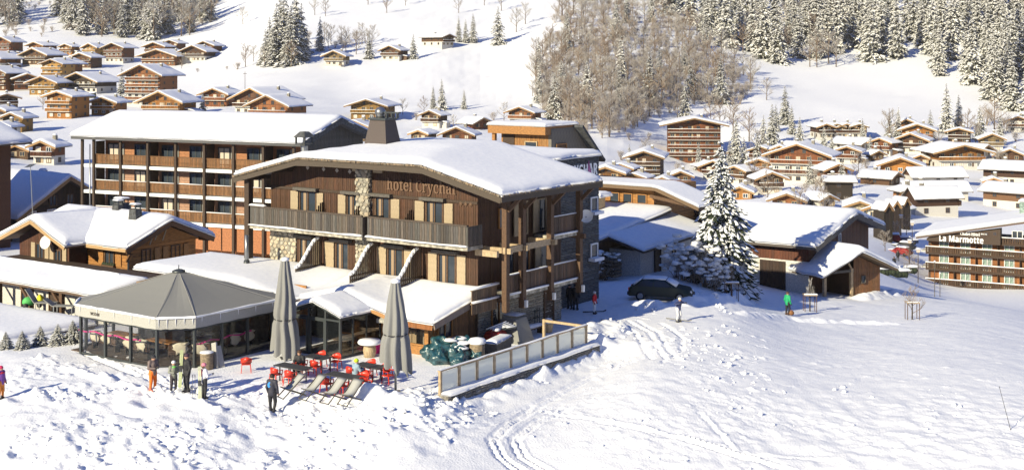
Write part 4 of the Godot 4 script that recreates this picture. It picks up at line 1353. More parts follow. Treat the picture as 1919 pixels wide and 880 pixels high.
	person("skier in red, blue and violet jacket with orange trousers at the churned snow edge", p, 1.2, 1.6, Color(0.16, 0.05, 0.3), Color(0.6, 0.2, 0.03), dk, Color(0.5, 0.02, 0.1), {"patch": Color(0.5, 0.02, 0.06), "patch_at": Vector3(0, 0.1, 0.02), "patch_size": Vector3(0.2, 0.08, 0.18)})
	person("pedestrian in dark coat walking down the shaded street", hit(1677, 502), 0.3, 1.75, dk, dk, dk, dk, {"al": Vector3(-0.13, 0.1, -0.15), "ar": Vector3(0.13, 0.1, 0.15)}, "pedestrians in the shaded street")
	person("pedestrian in dark coat walking down the shaded street", hit(1684, 489), 3.0, 1.75, dk, dk, dk, dk, {"al": Vector3(-0.13, 0.1, -0.15), "ar": Vector3(0.13, 0.1, 0.15)}, "pedestrians in the shaded street")

# ---------- terrace things ----------
func parasol(label: String, at: Vector3, tall: float, lowest: float) -> void:
	var t := thing("parasol", label, "parasol", at, 0.3, "closed grey parasols on the terrace")
	var sp := tool(true)
	tube(sp, Vector3.ZERO, Vector3(0, tall, 0), 0.06, 0.05, 10)
	put(sp, "pole", M.steel, t)
	var sb := tool()
	bx(sb, -0.25, 0, -0.25, 0.25, 0.05, 0.25)
	put(sb, "base_plate", M.steel, t)
	var sc := tool(true)
	var rows := 22
	var n := 56
	var g := []
	var strap := lowest + (tall - lowest) * 0.36
	for k in rows + 1:
		var v := k / float(rows)
		var y := lerpf(lowest, tall - 0.05, v)
		var r := lerpf(0.66, 0.2, pow(v, 1.5))
		r *= 1.0 - 0.12 * exp(-pow((y - strap) / 0.16, 2))
		var row := []
		for i in n:
			var th := TAU * i / n
			var fold := 1.0 + 0.24 * sin(th * 8.0 + 0.6 * sin(y * 2.2)) * (1.0 - v * 0.5) + 0.09 * noise.get_noise_3d(cos(th) * 60, y * 25, sin(th) * 60)
			var drop := 0.0
			if k < 3: drop = (3 - k) * 0.09 * (0.4 + 0.6 * sin(th * 8.0 + 1.0)) + (3 - k) * 0.12 * sin(th + 1)
			row.append(Vector3(cos(th) * r * fold, y - drop, sin(th) * r * fold))
		g.append(row)
	for k in rows:
		for i in n: quad(sc, g[k][i], g[k + 1][i], g[k + 1][(i + 1) % n], g[k][(i + 1) % n])
	put(sc, "canopy", M.parasol, t)
	var ss := tool(true)
	for i in 24:
		var a := TAU * i / 24
		var b := TAU * (i + 1) / 24
		tube(ss, Vector3(cos(a) * 0.56, strap, sin(a) * 0.56), Vector3(cos(b) * 0.56, strap, sin(b) * 0.56), 0.025, 0.025, 5, false)
	put(ss, "strap", M.black, t)
	var sn := tool(true)
	lathe(sn, [Vector2(0.16, tall - 0.06), Vector2(0.24, tall + 0.0), Vector2(0.22, tall + 0.09), Vector2(0.1, tall + 0.15), Vector2(0, tall + 0.16)], 12)
	put(sn, "snow_cap", M.snow, t)
func make_chair() -> Node3D:
	var t := thing("red_chair", "red plastic armchair at the dark terrace tables", "chair", Vector3.ZERO, 0, "red armchairs on the terrace")
	var st := tool()
	bx(st, -0.24, 0.41, -0.22, 0.24, 0.45, 0.24)
	put(st, "seat", M.red_plastic, t)
	var sb := tool(true)
	for i in 7:
		var a := -1.1 + 2.2 * i / 7.0
		var b := -1.1 + 2.2 * (i + 1) / 7.0
		var p0 := Vector3(sin(a) * 0.27, 0, -cos(a) * 0.3 + 0.05)
		var p1 := Vector3(sin(b) * 0.27, 0, -cos(b) * 0.3 + 0.05)
		var h0 := 0.84 - 0.1 * absf(a)
		var h1 := 0.84 - 0.1 * absf(b)
		hexa(sb, [p0 + Vector3(0, 0.5, 0), p1 + Vector3(0, 0.5, 0), p1 * 1.1 + Vector3(0, 0.5, 0), p0 * 1.1 + Vector3(0, 0.5, 0), p0 + Vector3(0, h0, 0), p1 + Vector3(0, h1, 0), p1 * 1.1 + Vector3(0, h1, 0), p0 * 1.1 + Vector3(0, h0, 0)])
	put(sb, "backrest", M.red_plastic, t)
	for s: float in [-1.0, 1.0]:
		var sa := tool()
		beam(sa, Vector3(s * 0.27, 0.66, -0.12), Vector3(s * 0.27, 0.64, 0.22), 0.05, 0.03)
		beam(sa, Vector3(s * 0.27, 0.43, 0.18), Vector3(s * 0.27, 0.64, 0.2), 0.03, 0.03)
		put(sa, "armrest", M.red_plastic, t)
		for z: float in [-1.0, 1.0]:
			var sl := tool()
			beam(sl, Vector3(s * 0.25, 0, z * 0.24), Vector3(s * 0.21, 0.42, z * 0.19), 0.035, 0.035)
			put(sl, "leg", M.red_plastic, t)
	return t
func terrace() -> void:
	parasol("tall closed grey parasol in front of the glass porch", S(-6.4, -8.9), 5.3, 0.35)
	parasol("tall closed grey parasol with pole foot showing beside the red chairs", S(3.17, -11.0), 5.35, 1.4)
	var tabs := [Vector2(-2.49, -12.26), Vector2(-2.96, -9.99), Vector2(0.89, -12.18), Vector2(0.44, -9.91)]
	for i in 4:
		var t := thing("terrace_table", ["dark terrace table where the guest in black sits", "dark terrace table close to the glass porch door", "dark terrace table behind the deckchairs, beside the lime helmet guest", "dark terrace table close to the pink bucket"][i], "table", S(tabs[i].x, tabs[i].y), TURN, "dark tables on the terrace")
		var st := tool()
		bx(st, -1.0 if i % 2 == 0 else -0.7, 0.71, -0.4, 1.0 if i != 1 else 0.7, 0.75, 0.4)
		put(st, "tabletop", M.table, t)
		for s in [[-0.6, -0.32], [0.6, -0.32], [-0.6, 0.32], [0.6, 0.32]]: bx_part(t, "leg", M.dark_metal, Vector3(s[0] - 0.025, 0, s[1] - 0.025), Vector3(s[0] + 0.025, 0.71, s[1] + 0.025))
	var c := make_chair()
	var spots := []
	for i in 4:
		var v: Vector2 = tabs[i]
		spots.append([v.x - 0.45, v.y - 0.75, 0.0])
		spots.append([v.x + 0.5, v.y - 0.72, 0.15])
		if i != 2: spots.append([v.x - 0.5, v.y + 0.75, PI])
		if i != 0: spots.append([v.x + 0.55, v.y + 0.78, PI + 0.2])
		if i > 1: spots.append([v.x + 1.35, v.y, -PI / 2])
	spots.append([-2.85, -11.42, PI])
	spots.append([0.78, -11.3, PI])
	spots.append([-5.8, -12.3, 0.8])
	for i in spots.size():
		var s = spots[i]
		var o := c if i == 0 else copy(c, Vector3.ZERO, 0, "red_chair")
		o.position = S(s[0], s[1])
		o.rotation.y = TURN + PI + s[2]
		if i == spots.size() - 1: o.set_meta("label", "lone red armchair beside the pavilion wall")
	# deckchairs
	var d := thing("deckchair", "pale grey sling deckchair in the row at the terrace edge", "deckchair", Vector3.ZERO, 0, "grey deckchairs at the terrace edge")
	for s: float in [-0.3, 0.3]:
		var f1 := tool()
		beam(f1, Vector3(s, 0.02, 0.62), Vector3(s, 1.02, -0.55), 0.03, 0.05)
		put(f1, "back_frame", M.grey_wood, d)
		var f2 := tool()
		beam(f2, Vector3(s * 0.92, 0.02, -0.62), Vector3(s * 0.92, 0.48, 0.45), 0.03, 0.05)
		put(f2, "seat_frame", M.grey_wood, d)
	var cr := tool()
	for p in [Vector3(0, 1.02, -0.55), Vector3(0, 0.48, 0.45), Vector3(0, 0.04, 0.6), Vector3(0, 0.04, -0.6)]: beam(cr, p - Vector3(0.32, 0, 0), p + Vector3(0.32, 0, 0), 0.035, 0.035)
	put(cr, "crossbar", M.grey_wood, d)
	var sl := tool(true)
	for i in 8:
		var f := func(k: float) -> Vector3: return Vector3(0, lerpf(1.02, 0.46, k) - 0.2 * sin(PI * pow(k, 1.3)), lerpf(-0.53, 0.43, k))
		var a: Vector3 = f.call(i / 8.0)
		var b: Vector3 = f.call((i + 1) / 8.0)
		hexa(sl, [a - Vector3(0.27, 0, 0), a + Vector3(0.27, 0, 0), b + Vector3(0.27, 0, 0), b - Vector3(0.27, 0, 0), a - Vector3(0.27, -0.012, 0), a + Vector3(0.27, 0.012, 0), b + Vector3(0.27, 0.012, 0), b - Vector3(0.27, -0.012, 0)])
	put(sl, "sling", M.sling, d)
	var ds := [[-0.35, -14.5], [0.65, -14.1], [1.9, -14.0], [2.75, -13.75]]
	for i in 4:
		var o := d if i == 0 else copy(d, Vector3.ZERO, 0, "deckchair")
		o.position = S(ds[i][0], ds[i][1])
		o.rotation.y = TURN - 0.35 + 0.12 * i
	# glass fence on a stone kerb
	var fz := thing("glass_fence", "timber fence with frosted glass panels along the terrace edge", "fence", S(5.3, -10.2), TURN)
	var n := 9
	var len := 13.2
	for i in n + 1:
		var z := -len * i / n
		bx_part(fz, "post", M.pine, Vector3(-0.07, -0.05, z - 0.07), Vector3(0.07, 1.14, z + 0.07))
		if i < n:
			var z1 := -len * (i + 1) / n
			bx_part(fz, "panel", M.frosted, Vector3(-0.015, 0.16, z1 + 0.09), Vector3(0.015, 1.08, z - 0.09))
	bx_part(fz, "handrail", M.pine, Vector3(-0.09, 1.14, -len - 0.1), Vector3(0.09, 1.2, 0.1))
	put(snow_sheet(-0.08, 0.08, -len - 0.08, 0.08, func(_x: float, _z: float) -> float: return 1.2, 0.05, 0.4, 0.3), "snow", M.snow, fz)
	bx_part(fz, "post", M.pine, Vector3(-2.9, 0, -len - 0.07), Vector3(-2.76, 1.2, -len + 0.07))
	bx_part(fz, "top_beam", M.pine, Vector3(-2.9, 1.05, -len - 0.06), Vector3(-0.1, 1.18, -len + 0.06))
	var kw := thing("stone_kerb", "low rubble stone kerb wall under the glass fence, snow on top", "wall", S(5.3, -10.2), TURN)
	bx_part(kw, "core", M.mortar, Vector3(-0.2, -1.2, -len - 0.6), Vector3(0.55, 0.02, 0.1))
	stone_wall(kw, -0.1, len + 0.6, -1.0, 0.0, 0.0, PI / 2, Vector3(0.55, 0, 0.0), 0.3, Color(0.27, 0.25, 0.22), 0.4, 0.5)
	put(snow_sheet(-0.18, 0.62, -len - 0.6, 0.0, func(_x: float, z: float) -> float: return 0.025, 0.16, 0.4, 0.35, 6.0), "snow", M.snow, kw)
	var jk := thing("broken_plank", "short pale plank end poking out of the snow at the fence end", "plank", S(4.6, -10.9, -0.02), 0.4)
	bx_part(jk, "board", M.pine, Vector3(-0.5, 0.02, -0.08), Vector3(0.5, 0.08, 0.08))
	# stored things under covers
	var tp := thing("tarpaulin_heap", "blue green plastic tarpaulin crumpled over stacked terrace furniture", "tarpaulin", S(1.4, -4.4), TURN)
	var ts := tool(true)
	for k in 7:
		var r: Vector3 = Vector3(0.75, 0.62, 0.7) * [1.0, 0.85, 0.85, 0.65, 0.7, 0.55, 0.6][k]
		blob(ts, [Vector3(-0.7, 0.55, -0.1), Vector3(0.5, 0.45, 0.1), Vector3(0.1, 0.6, -1.1), Vector3(1.0, 0.3, 0.5), Vector3(-0.2, 0.35, 0.7), Vector3(1.2, 0.4, -0.7), Vector3(-1.2, 0.4, 0.3)][k], r, 36, 0.55, k * 3.0)
	put(ts, "sheet", M.tarp, tp)
	var sn2 := tool(true)
	for k in 6: blob(sn2, Vector3(rng.randf_range(-0.7, 1.0), 1.12 - 0.1 * k * 0.6, rng.randf_range(-1.3, 0.2)), Vector3(0.4, 0.1, 0.34), 10, 0.5, k)
	stuffed(put(sn2, "snow", M.snow, tp))
	var lg := thing("log_stool", "thick log stool with round snow cap beside the tarpaulin", "log", S(2.6, -3.6), 0)
	var ls := tool(true)
	lathe(ls, [Vector2(0, 0), Vector2(0.42, 0), Vector2(0.4, 0.5), Vector2(0.42, 1.0), Vector2(0, 1.0)], 14)
	put(ls, "log", M.stump, lg)
	var l2 := tool(true)
	lathe(l2, [Vector2(0.44, 1.0), Vector2(0.5, 1.1), Vector2(0.4, 1.24), Vector2(0.15, 1.3), Vector2(0, 1.3)], 14)
	put(l2, "snow", M.snow, lg)
	var pl := thing("planter_box", "long grey timber planter box covered with snow", "planter", S(2.4, -1.4), TURN + 0.25)
	for y in 4: bx_part(pl, "board", M.grey_wood, Vector3(-0.35, 0.02 + y * 0.19, -1.1), Vector3(0.35, 0.2 + y * 0.19, 1.1))
	put(snow_sheet(-0.38, 0.38, -1.15, 1.15, func(_x: float, _z: float) -> float: return 0.77, 0.17, 0.3, 0.2), "snow", M.snow, pl)
	var rd := thing("snow_blower", "red machine with snowy bars stored against the hotel wall", "machine", S(0.95, 0.3), TURN)
	var r1 := tool(true)
	col = Color(0.28, 0.012, 0.01)
	blob(r1, Vector3(0, 0.55, 0), Vector3(0.55, 0.5, 0.7), 12, 0.3, 2)
	tube(r1, Vector3(0.2, 0.3, 0.5), Vector3(0.2, 0.3, -0.6), 0.32, 0.32, 12)
	col = Color(1, 1, 1)
	put(r1, "housing", M.plain_tint, rd)
	var r2 := tool()
	for k in 5: beam(r2, Vector3(-0.2 + k * 0.15, 0.9, 0.6 - k * 0.2), Vector3(0.5 + k * 0.1, 1.25 - k * 0.07, -0.4 - k * 0.1), 0.07, 0.09)
	put(r2, "handle", M.dark_metal, rd)
	var r3 := tool(true)
	for k in 5: beam(r3, Vector3(-0.2 + k * 0.15, 0.97, 0.6 - k * 0.2), Vector3(0.5 + k * 0.1, 1.32 - k * 0.07, -0.4 - k * 0.1), 0.07, 0.06)
	blob(r3, Vector3(0.3, 0.95, 0.3), Vector3(0.25, 0.1, 0.25), 8)
	put(r3, "snow", M.snow, rd)
	var gc := thing("covered_grill", "tall object under a grey cover beside the hotel side wall", "cover", S(1.2, 1.9), TURN)
	var g1 := tool()
	hexa(g1, [Vector3(-0.8, 0, -0.7), Vector3(0.8, 0, -0.8), Vector3(0.9, 0, 0.8), Vector3(-0.8, 0, 0.7), Vector3(-0.5, 1.5, -0.5), Vector3(0.45, 1.35, -0.5), Vector3(0.4, 1.3, 0.5), Vector3(-0.5, 1.55, 0.5)])
	put(g1, "sheet", M.canvas, gc)
	put(snow_sheet(-0.5, 0.45, -0.5, 0.5, func(_x: float, _z: float) -> float: return 1.5, 0.06, 0.3, 0.3), "snow", M.snow, gc)
	var bn := thing("snowy_bench", "low dark bench with a cushion of snow by the hotel wall", "bench", S(1.2, 3.8), TURN)
	bx_part(bn, "seat", M.beam, Vector3(-0.25, 0.4, -0.8), Vector3(0.25, 0.48, 0.8))
	for z: float in [-0.7, 0.7]: bx_part(bn, "leg", M.beam, Vector3(-0.2, 0, z - 0.05), Vector3(0.2, 0.4, z + 0.05))
	put(snow_sheet(-0.25, 0.25, -0.8, 0.8, func(_x: float, _z: float) -> float: return 0.485, 0.16, 0.3, 0.2), "snow", M.snow, bn)
	var rk := thing("wire_rack", "thin dark wire rack against the stone hotel wall", "rack", S(0.5, 5.2), TURN)
	for s: float in [-0.25, 0.0, 0.25]: bx_part(rk, "bar", M.dark_metal, Vector3(-0.01, 0, s - 0.02), Vector3(0.03, 1.25, s + 0.02))
	for y: float in [0.3, 0.7, 1.1]: bx_part(rk, "shelf", M.dark_metal, Vector3(-0.15, y, -0.27), Vector3(0.15, y + 0.03, 0.27))
	var pt := thing("flower_pot", "pale timber tub heaped with snow behind the glass fence", "tub", S(1.5, 4.9), 0)
	var p1 := tool()
	lathe(p1, [Vector2(0, 0), Vector2(0.22, 0), Vector2(0.32, 0.55), Vector2(0.28, 0.55)], 8)
	put(p1, "tub", M.pine, pt)
	var p2 := tool(true)
	blob(p2, Vector3(0, 0.62, 0), Vector3(0.3, 0.22, 0.3), 10, 0.5)
	put(p2, "snow", M.snow, pt)
	var bt := thing("barrel_table", "round table with thick snow disc beside the porch glass", "table", S(-2.9, -6.0), 0)
	var b1 := tool(true)
	lathe(b1, [Vector2(0, 0), Vector2(0.3, 0), Vector2(0.36, 0.35), Vector2(0.3, 0.72), Vector2(0, 0.72)], 12)
	put(b1, "barrel", M.pine, bt)
	var b2 := tool(true)
	lathe(b2, [Vector2(0.0, 0.725), Vector2(0.62, 0.725), Vector2(0.66, 0.8), Vector2(0.58, 0.92), Vector2(0.0, 0.96)], 16)
	put(b2, "snow", M.snow, bt)
	var bk := thing("pink_bucket", "bright pink bucket standing by the wing wall", "bucket", S(-3.2, -5.0), 0)
	var k1 := tool(true)
	lathe(k1, [Vector2(0, 0), Vector2(0.2, 0), Vector2(0.29, 0.55), Vector2(0.31, 0.55), Vector2(0.31, 0.5)], 14)
	put(k1, "pail", M.pink, bk)
	var k2 := tool(true)
	blob(k2, Vector3(0, 0.5, 0), Vector3(0.25, 0.1, 0.25), 8)
	put(k2, "snow", M.snow, bk)

# ---------- the parked car ----------
func car() -> void:
	var p := lay(hit(1240, 560))
	var t := thing("parked_car", "dark green hatchback parked in the shade with snow on its windscreen", "car", p, -0.25)
	var prof := [Vector2(-2.05, 0.32), Vector2(-2.1, 0.55), Vector2(-2.02, 0.85), Vector2(-1.75, 0.95), Vector2(-1.25, 1.36), Vector2(-0.4, 1.42), Vector2(0.35, 1.36), Vector2(1.05, 0.95), Vector2(1.85, 0.8), Vector2(2.08, 0.6), Vector2(2.1, 0.34)]
	var st := tool(true)
	var half := func(v: Vector2) -> float: return 0.8 - 0.2 * smoothstep(0.9, 1.42, v.y) - 0.1 * smoothstep(1.7, 2.1, absf(v.x))
	for i in prof.size() - 1:
		var a: Vector2 = prof[i]
		var b: Vector2 = prof[i + 1]
		quad(st, Vector3(a.x, a.y, -half.call(a)), Vector3(a.x, a.y, half.call(a)), Vector3(b.x, b.y, half.call(b)), Vector3(b.x, b.y, -half.call(b)))
		for s: float in [-1.0, 1.0]:
			var la := Vector2(a.x, minf(0.92, a.y))
			var lb := Vector2(b.x, minf(0.92, b.y))
			quad(st, Vector3(a.x, 0.3, s * 0.78), Vector3(b.x, 0.3, s * 0.78), Vector3(lb.x, lb.y, s * half.call(lb)), Vector3(la.x, la.y, s * half.call(la)))
			if a.y > 0.92 or b.y > 0.92: quad(st, Vector3(la.x, la.y, s * half.call(la)), Vector3(lb.x, lb.y, s * half.call(lb)), Vector3(b.x, b.y, s * half.call(b)), Vector3(a.x, a.y, s * half.call(a)))
	bx(st, -2.05, 0.28, -0.76, 2.05, 0.34, 0.76)
	put(st, "body", M.car_paint, t)
	for s: float in [-1.0, 1.0]:
		for w in [[-1.5, -0.95, -0.45, -1.15], [-0.38, -0.38, 0.25, 0.85]]:
			var g := tool()
			var z0 := s * 0.82
			var z1 := s * 0.635
			quad(g, Vector3(w[0], 0.95, z0), Vector3(w[3], 0.95, z0) if w[3] > 0 else Vector3(w[2] - 0.02, 0.95, z0), Vector3(w[2], 1.32, z1), Vector3(w[1] if w[3] > 0 else -1.12, 1.32, z1))
			put(g, "side_window", M.glassy, t)
		var mr := tool(true)
		blob(mr, Vector3(0.75, 0.98, s * 0.9), Vector3(0.07, 0.08, 0.1), 8)
		put(mr, "mirror", M.car_paint, t)
		for x: float in [-1.3, 1.32]:
			var wt := tool(true)
			tube(wt, Vector3(x, 0.3, s * 0.62), Vector3(x, 0.3, s * 0.83), 0.3, 0.3, 18)
			var wh := put(wt, "wheel", M.rubber, t)
			var rim := tool()
			tube(rim, Vector3(x, 0.3, s * 0.831), Vector3(x, 0.3, s * 0.85), 0.2, 0.17, 14)
			put(rim, "rim", M.steel, wh)
		bx_part(t, "headlight", M.white_paint, Vector3(2.0, 0.56, s * 0.5 - 0.15), Vector3(2.1, 0.7, s * 0.5 + 0.15))
		bx_part(t, "tail_light", M.red_plastic, Vector3(-2.12, 0.62, s * 0.6 - 0.1), Vector3(-2.02, 0.82, s * 0.6 + 0.1))
	bx_part(t, "bumper", M.black, Vector3(2.02, 0.3, -0.74), Vector3(2.17, 0.48, 0.74))
	bx_part(t, "bumper", M.black, Vector3(-2.18, 0.34, -0.74), Vector3(-2.04, 0.54, 0.74))
	var sn := tool(true)
	hexa(sn, [Vector3(0.4, 1.35, -0.6), Vector3(1.08, 0.96, -0.7), Vector3(1.08, 0.96, 0.7), Vector3(0.4, 1.35, 0.6), Vector3(0.46, 1.43, -0.56), Vector3(1.14, 1.05, -0.66), Vector3(1.14, 1.05, 0.66), Vector3(0.46, 1.43, 0.56)])
	hexa(sn, [Vector3(-1.2, 1.38, -0.58), Vector3(0.38, 1.38, -0.58), Vector3(0.38, 1.38, 0.58), Vector3(-1.2, 1.38, 0.58), Vector3(-1.1, 1.5, -0.5), Vector3(0.36, 1.47, -0.5), Vector3(0.36, 1.47, 0.5), Vector3(-1.1, 1.5, 0.5)])
	hexa(sn, [Vector3(-1.72, 0.97, -0.66), Vector3(-1.25, 1.35, -0.58), Vector3(-1.25, 1.35, 0.58), Vector3(-1.72, 0.97, 0.66), Vector3(-1.8, 1.02, -0.64), Vector3(-1.32, 1.41, -0.56), Vector3(-1.32, 1.41, 0.56), Vector3(-1.8, 1.02, 0.64)])
	put(sn, "snow", M.snow, t)

# ---------- neighbouring buildings ----------
func slab_roof(t: Node, xs: Array, zs: Array, hf: Callable, thick: float, c: Color, called := "roof") -> MeshInstance3D:
	var st := tool()
	col = c
	for i in xs.size() - 1:
		for j in zs.size() - 1:
			var q := []
			for e in [[i, j], [i + 1, j], [i + 1, j + 1], [i, j + 1]]: q.append(Vector3(xs[e[0]], hf.call(xs[e[0]], zs[e[1]]) - thick, zs[e[1]]))
			for e in 4: q.append(q[e] + Vector3(0, thick, 0))
			hexa(st, q)
	col = Color(1, 1, 1)
	return put(st, called, M.tinted, t)
func apartments() -> void:
	# long house with balconies: origin at the front, right end; x to the left is negative
	var ang := -0.43
	var base := P(570, 300, 131.0)
	base.y = 0
	var t := thing("apartment_house", "long apartment house with three rows of brown picket balconies and white slabs", "apartment house", base, ang)
	var L := 25.2
	var D := 11.0
	bx_part(t, "wall", M.orange_panel, Vector3(-L, -5.5, -D), Vector3(0, 7.6, 0))
	var panel := tool()
	for k in 3:
		var y: float = [4.9, 2.15, -0.6][k]
		var c := Color(0.5, 0.22, 0.1) if k == 0 else Color(0.52, 0.3, 0.2)
		logs(panel, -L, 0, y + 0.02, y + 2.5, 0.0, 0.3, c, 0.08)
	stuffed(put(panel, "cladding", M.wood_flat, t))
	bx_part(t, "end_wall", M.slate, Vector3(0, -5.5, -D), Vector3(0.08, 7.7, 0))
	var gp := tool()
	col = Color(0.1, 0.1, 0.1)
	boards(gp, 0, D, 6.5, func(x: float) -> float: return 8.1 + (D / 2 - absf(x - D / 2)) * 0.3, 0.02, 0.3, Color(0.1, 0.095, 0.09), 0.12)
	var g := put(gp, "gable_boards", M.wood, t)
	g.rotation.y = PI / 2
	g.position = Vector3(0.08, 0, 0)
	for k in 4:
		var y: float = [4.9, 2.15, -0.6, -3.4][k]
		for i in 7:
			var x := -L + 3.6 * i + 1.8
			window(t, Vector3(x - 0.6, y + 1.05, 0.08), 1.5, 2.1, 0, "dark_metal", 1, "curtain" if (i * 3 + k) % 4 == 0 else "glassy", "balcony_door")
			slab("shutter", M.canvas, t, Vector3(x + 0.55, y + 1.05, 0.13), Vector3(0.6, 2.1, 0.06))
			slab("party_wall", M.beam, t, Vector3(x - 1.8, y + 1.2, 0.8), Vector3(0.08, 2.4, 1.3)) if i % 2 == 0 else null
		if k == 3: continue
		var ss := tool()
		bx(ss, -L - 1.6, y - 0.34, 0.05, 0.6, y - 0.02, 1.75)
		put(ss, "balcony_slab", M.white_paint, t)
		for i in 7:
			var r := tool()
			var x0 := -L + 3.6 * i
			for j in 21:
				col = vary(Color(0.3, 0.145, 0.055), 0.25)
				bx(r, x0 + 0.12 + j * 0.165, y + 0.1, 1.62, x0 + 0.235 + j * 0.165, y + 1.0, 1.65)
			col = Color(0.25, 0.12, 0.045)
			bx(r, x0 + 0.08, y + 1.0, 1.56, x0 + 3.52, y + 1.08, 1.7)
			bx(r, x0 + 0.08, y + 0.18, 1.575, x0 + 3.52, y + 0.27, 1.615)
			col = Color(1, 1, 1)
			var rp := put(r, "railing", M.wood, t)
			stuffed(rp)
			if k > 0:
				var sn := tool(true)
				bx(sn, x0 + 0.08, y + 1.083, 1.54, x0 + 3.52, y + 1.14, 1.72)
				put(sn, "rail_snow", M.snow, t)
	for i in 8: bx_part(t, "post", M.beam, Vector3(-L + 3.6 * i - 0.13, -5.5, 1.66), Vector3(-L + 3.6 * i + 0.13, 7.7, 1.9))
	bx_part(t, "post", M.beam, Vector3(-L - 1.7, -5.5, 1.66), Vector3(-L - 1.45, 7.7, 1.9))
	for i in 8: bx_part(t, "garage_panel", M.orange_panel, Vector3(-14.0 + i * 1.75, -3.3, 1.5), Vector3(-12.4 + i * 1.75, -1.0, 1.56))
	var hf := func(_x: float, z: float) -> float: return 7.75 + (7.3 - absf(z + 4.6)) * 0.3
	slab_roof(t, [-L - 2.6, -L / 2, 1.4], [-11.9, -4.6, 2.4], hf, 0.32, Color(0.12, 0.12, 0.125))
	put(snow_sheet(-L - 2.7, 1.45, -12.0, 2.5, hf, 0.5, 1.0, 0.08, 9.0), "snow", M.snow, t)
	for z in [[2.75, -4.6], [-4.6, -11.95]]:
		var f := tool()
		beam(f, Vector3(1.45, hf.call(0, z[0]) - 0.2, z[0]), Vector3(1.45, hf.call(0, z[1]) - 0.2, z[1]), 0.08, 0.6)
		put(f, "bargeboard", M.slate, t)
	# lamp pole in front of it
	var lp := thing("flag_pole", "slim bare metal pole in front of the apartment house", "pole", P(168, 420, 128.0) * Vector3(1, 0, 1) + Vector3(0, -4, 0))
	var ls := tool(true)
	tube(ls, Vector3.ZERO, Vector3(0, 11.8, 0), 0.09, 0.06, 8)
	put(ls, "pole", M.steel, lp)
	bx_part(lp, "foot", M.concrete, Vector3(-0.25, -0.5, -0.25), Vector3(0.25, 0.2, 0.25))

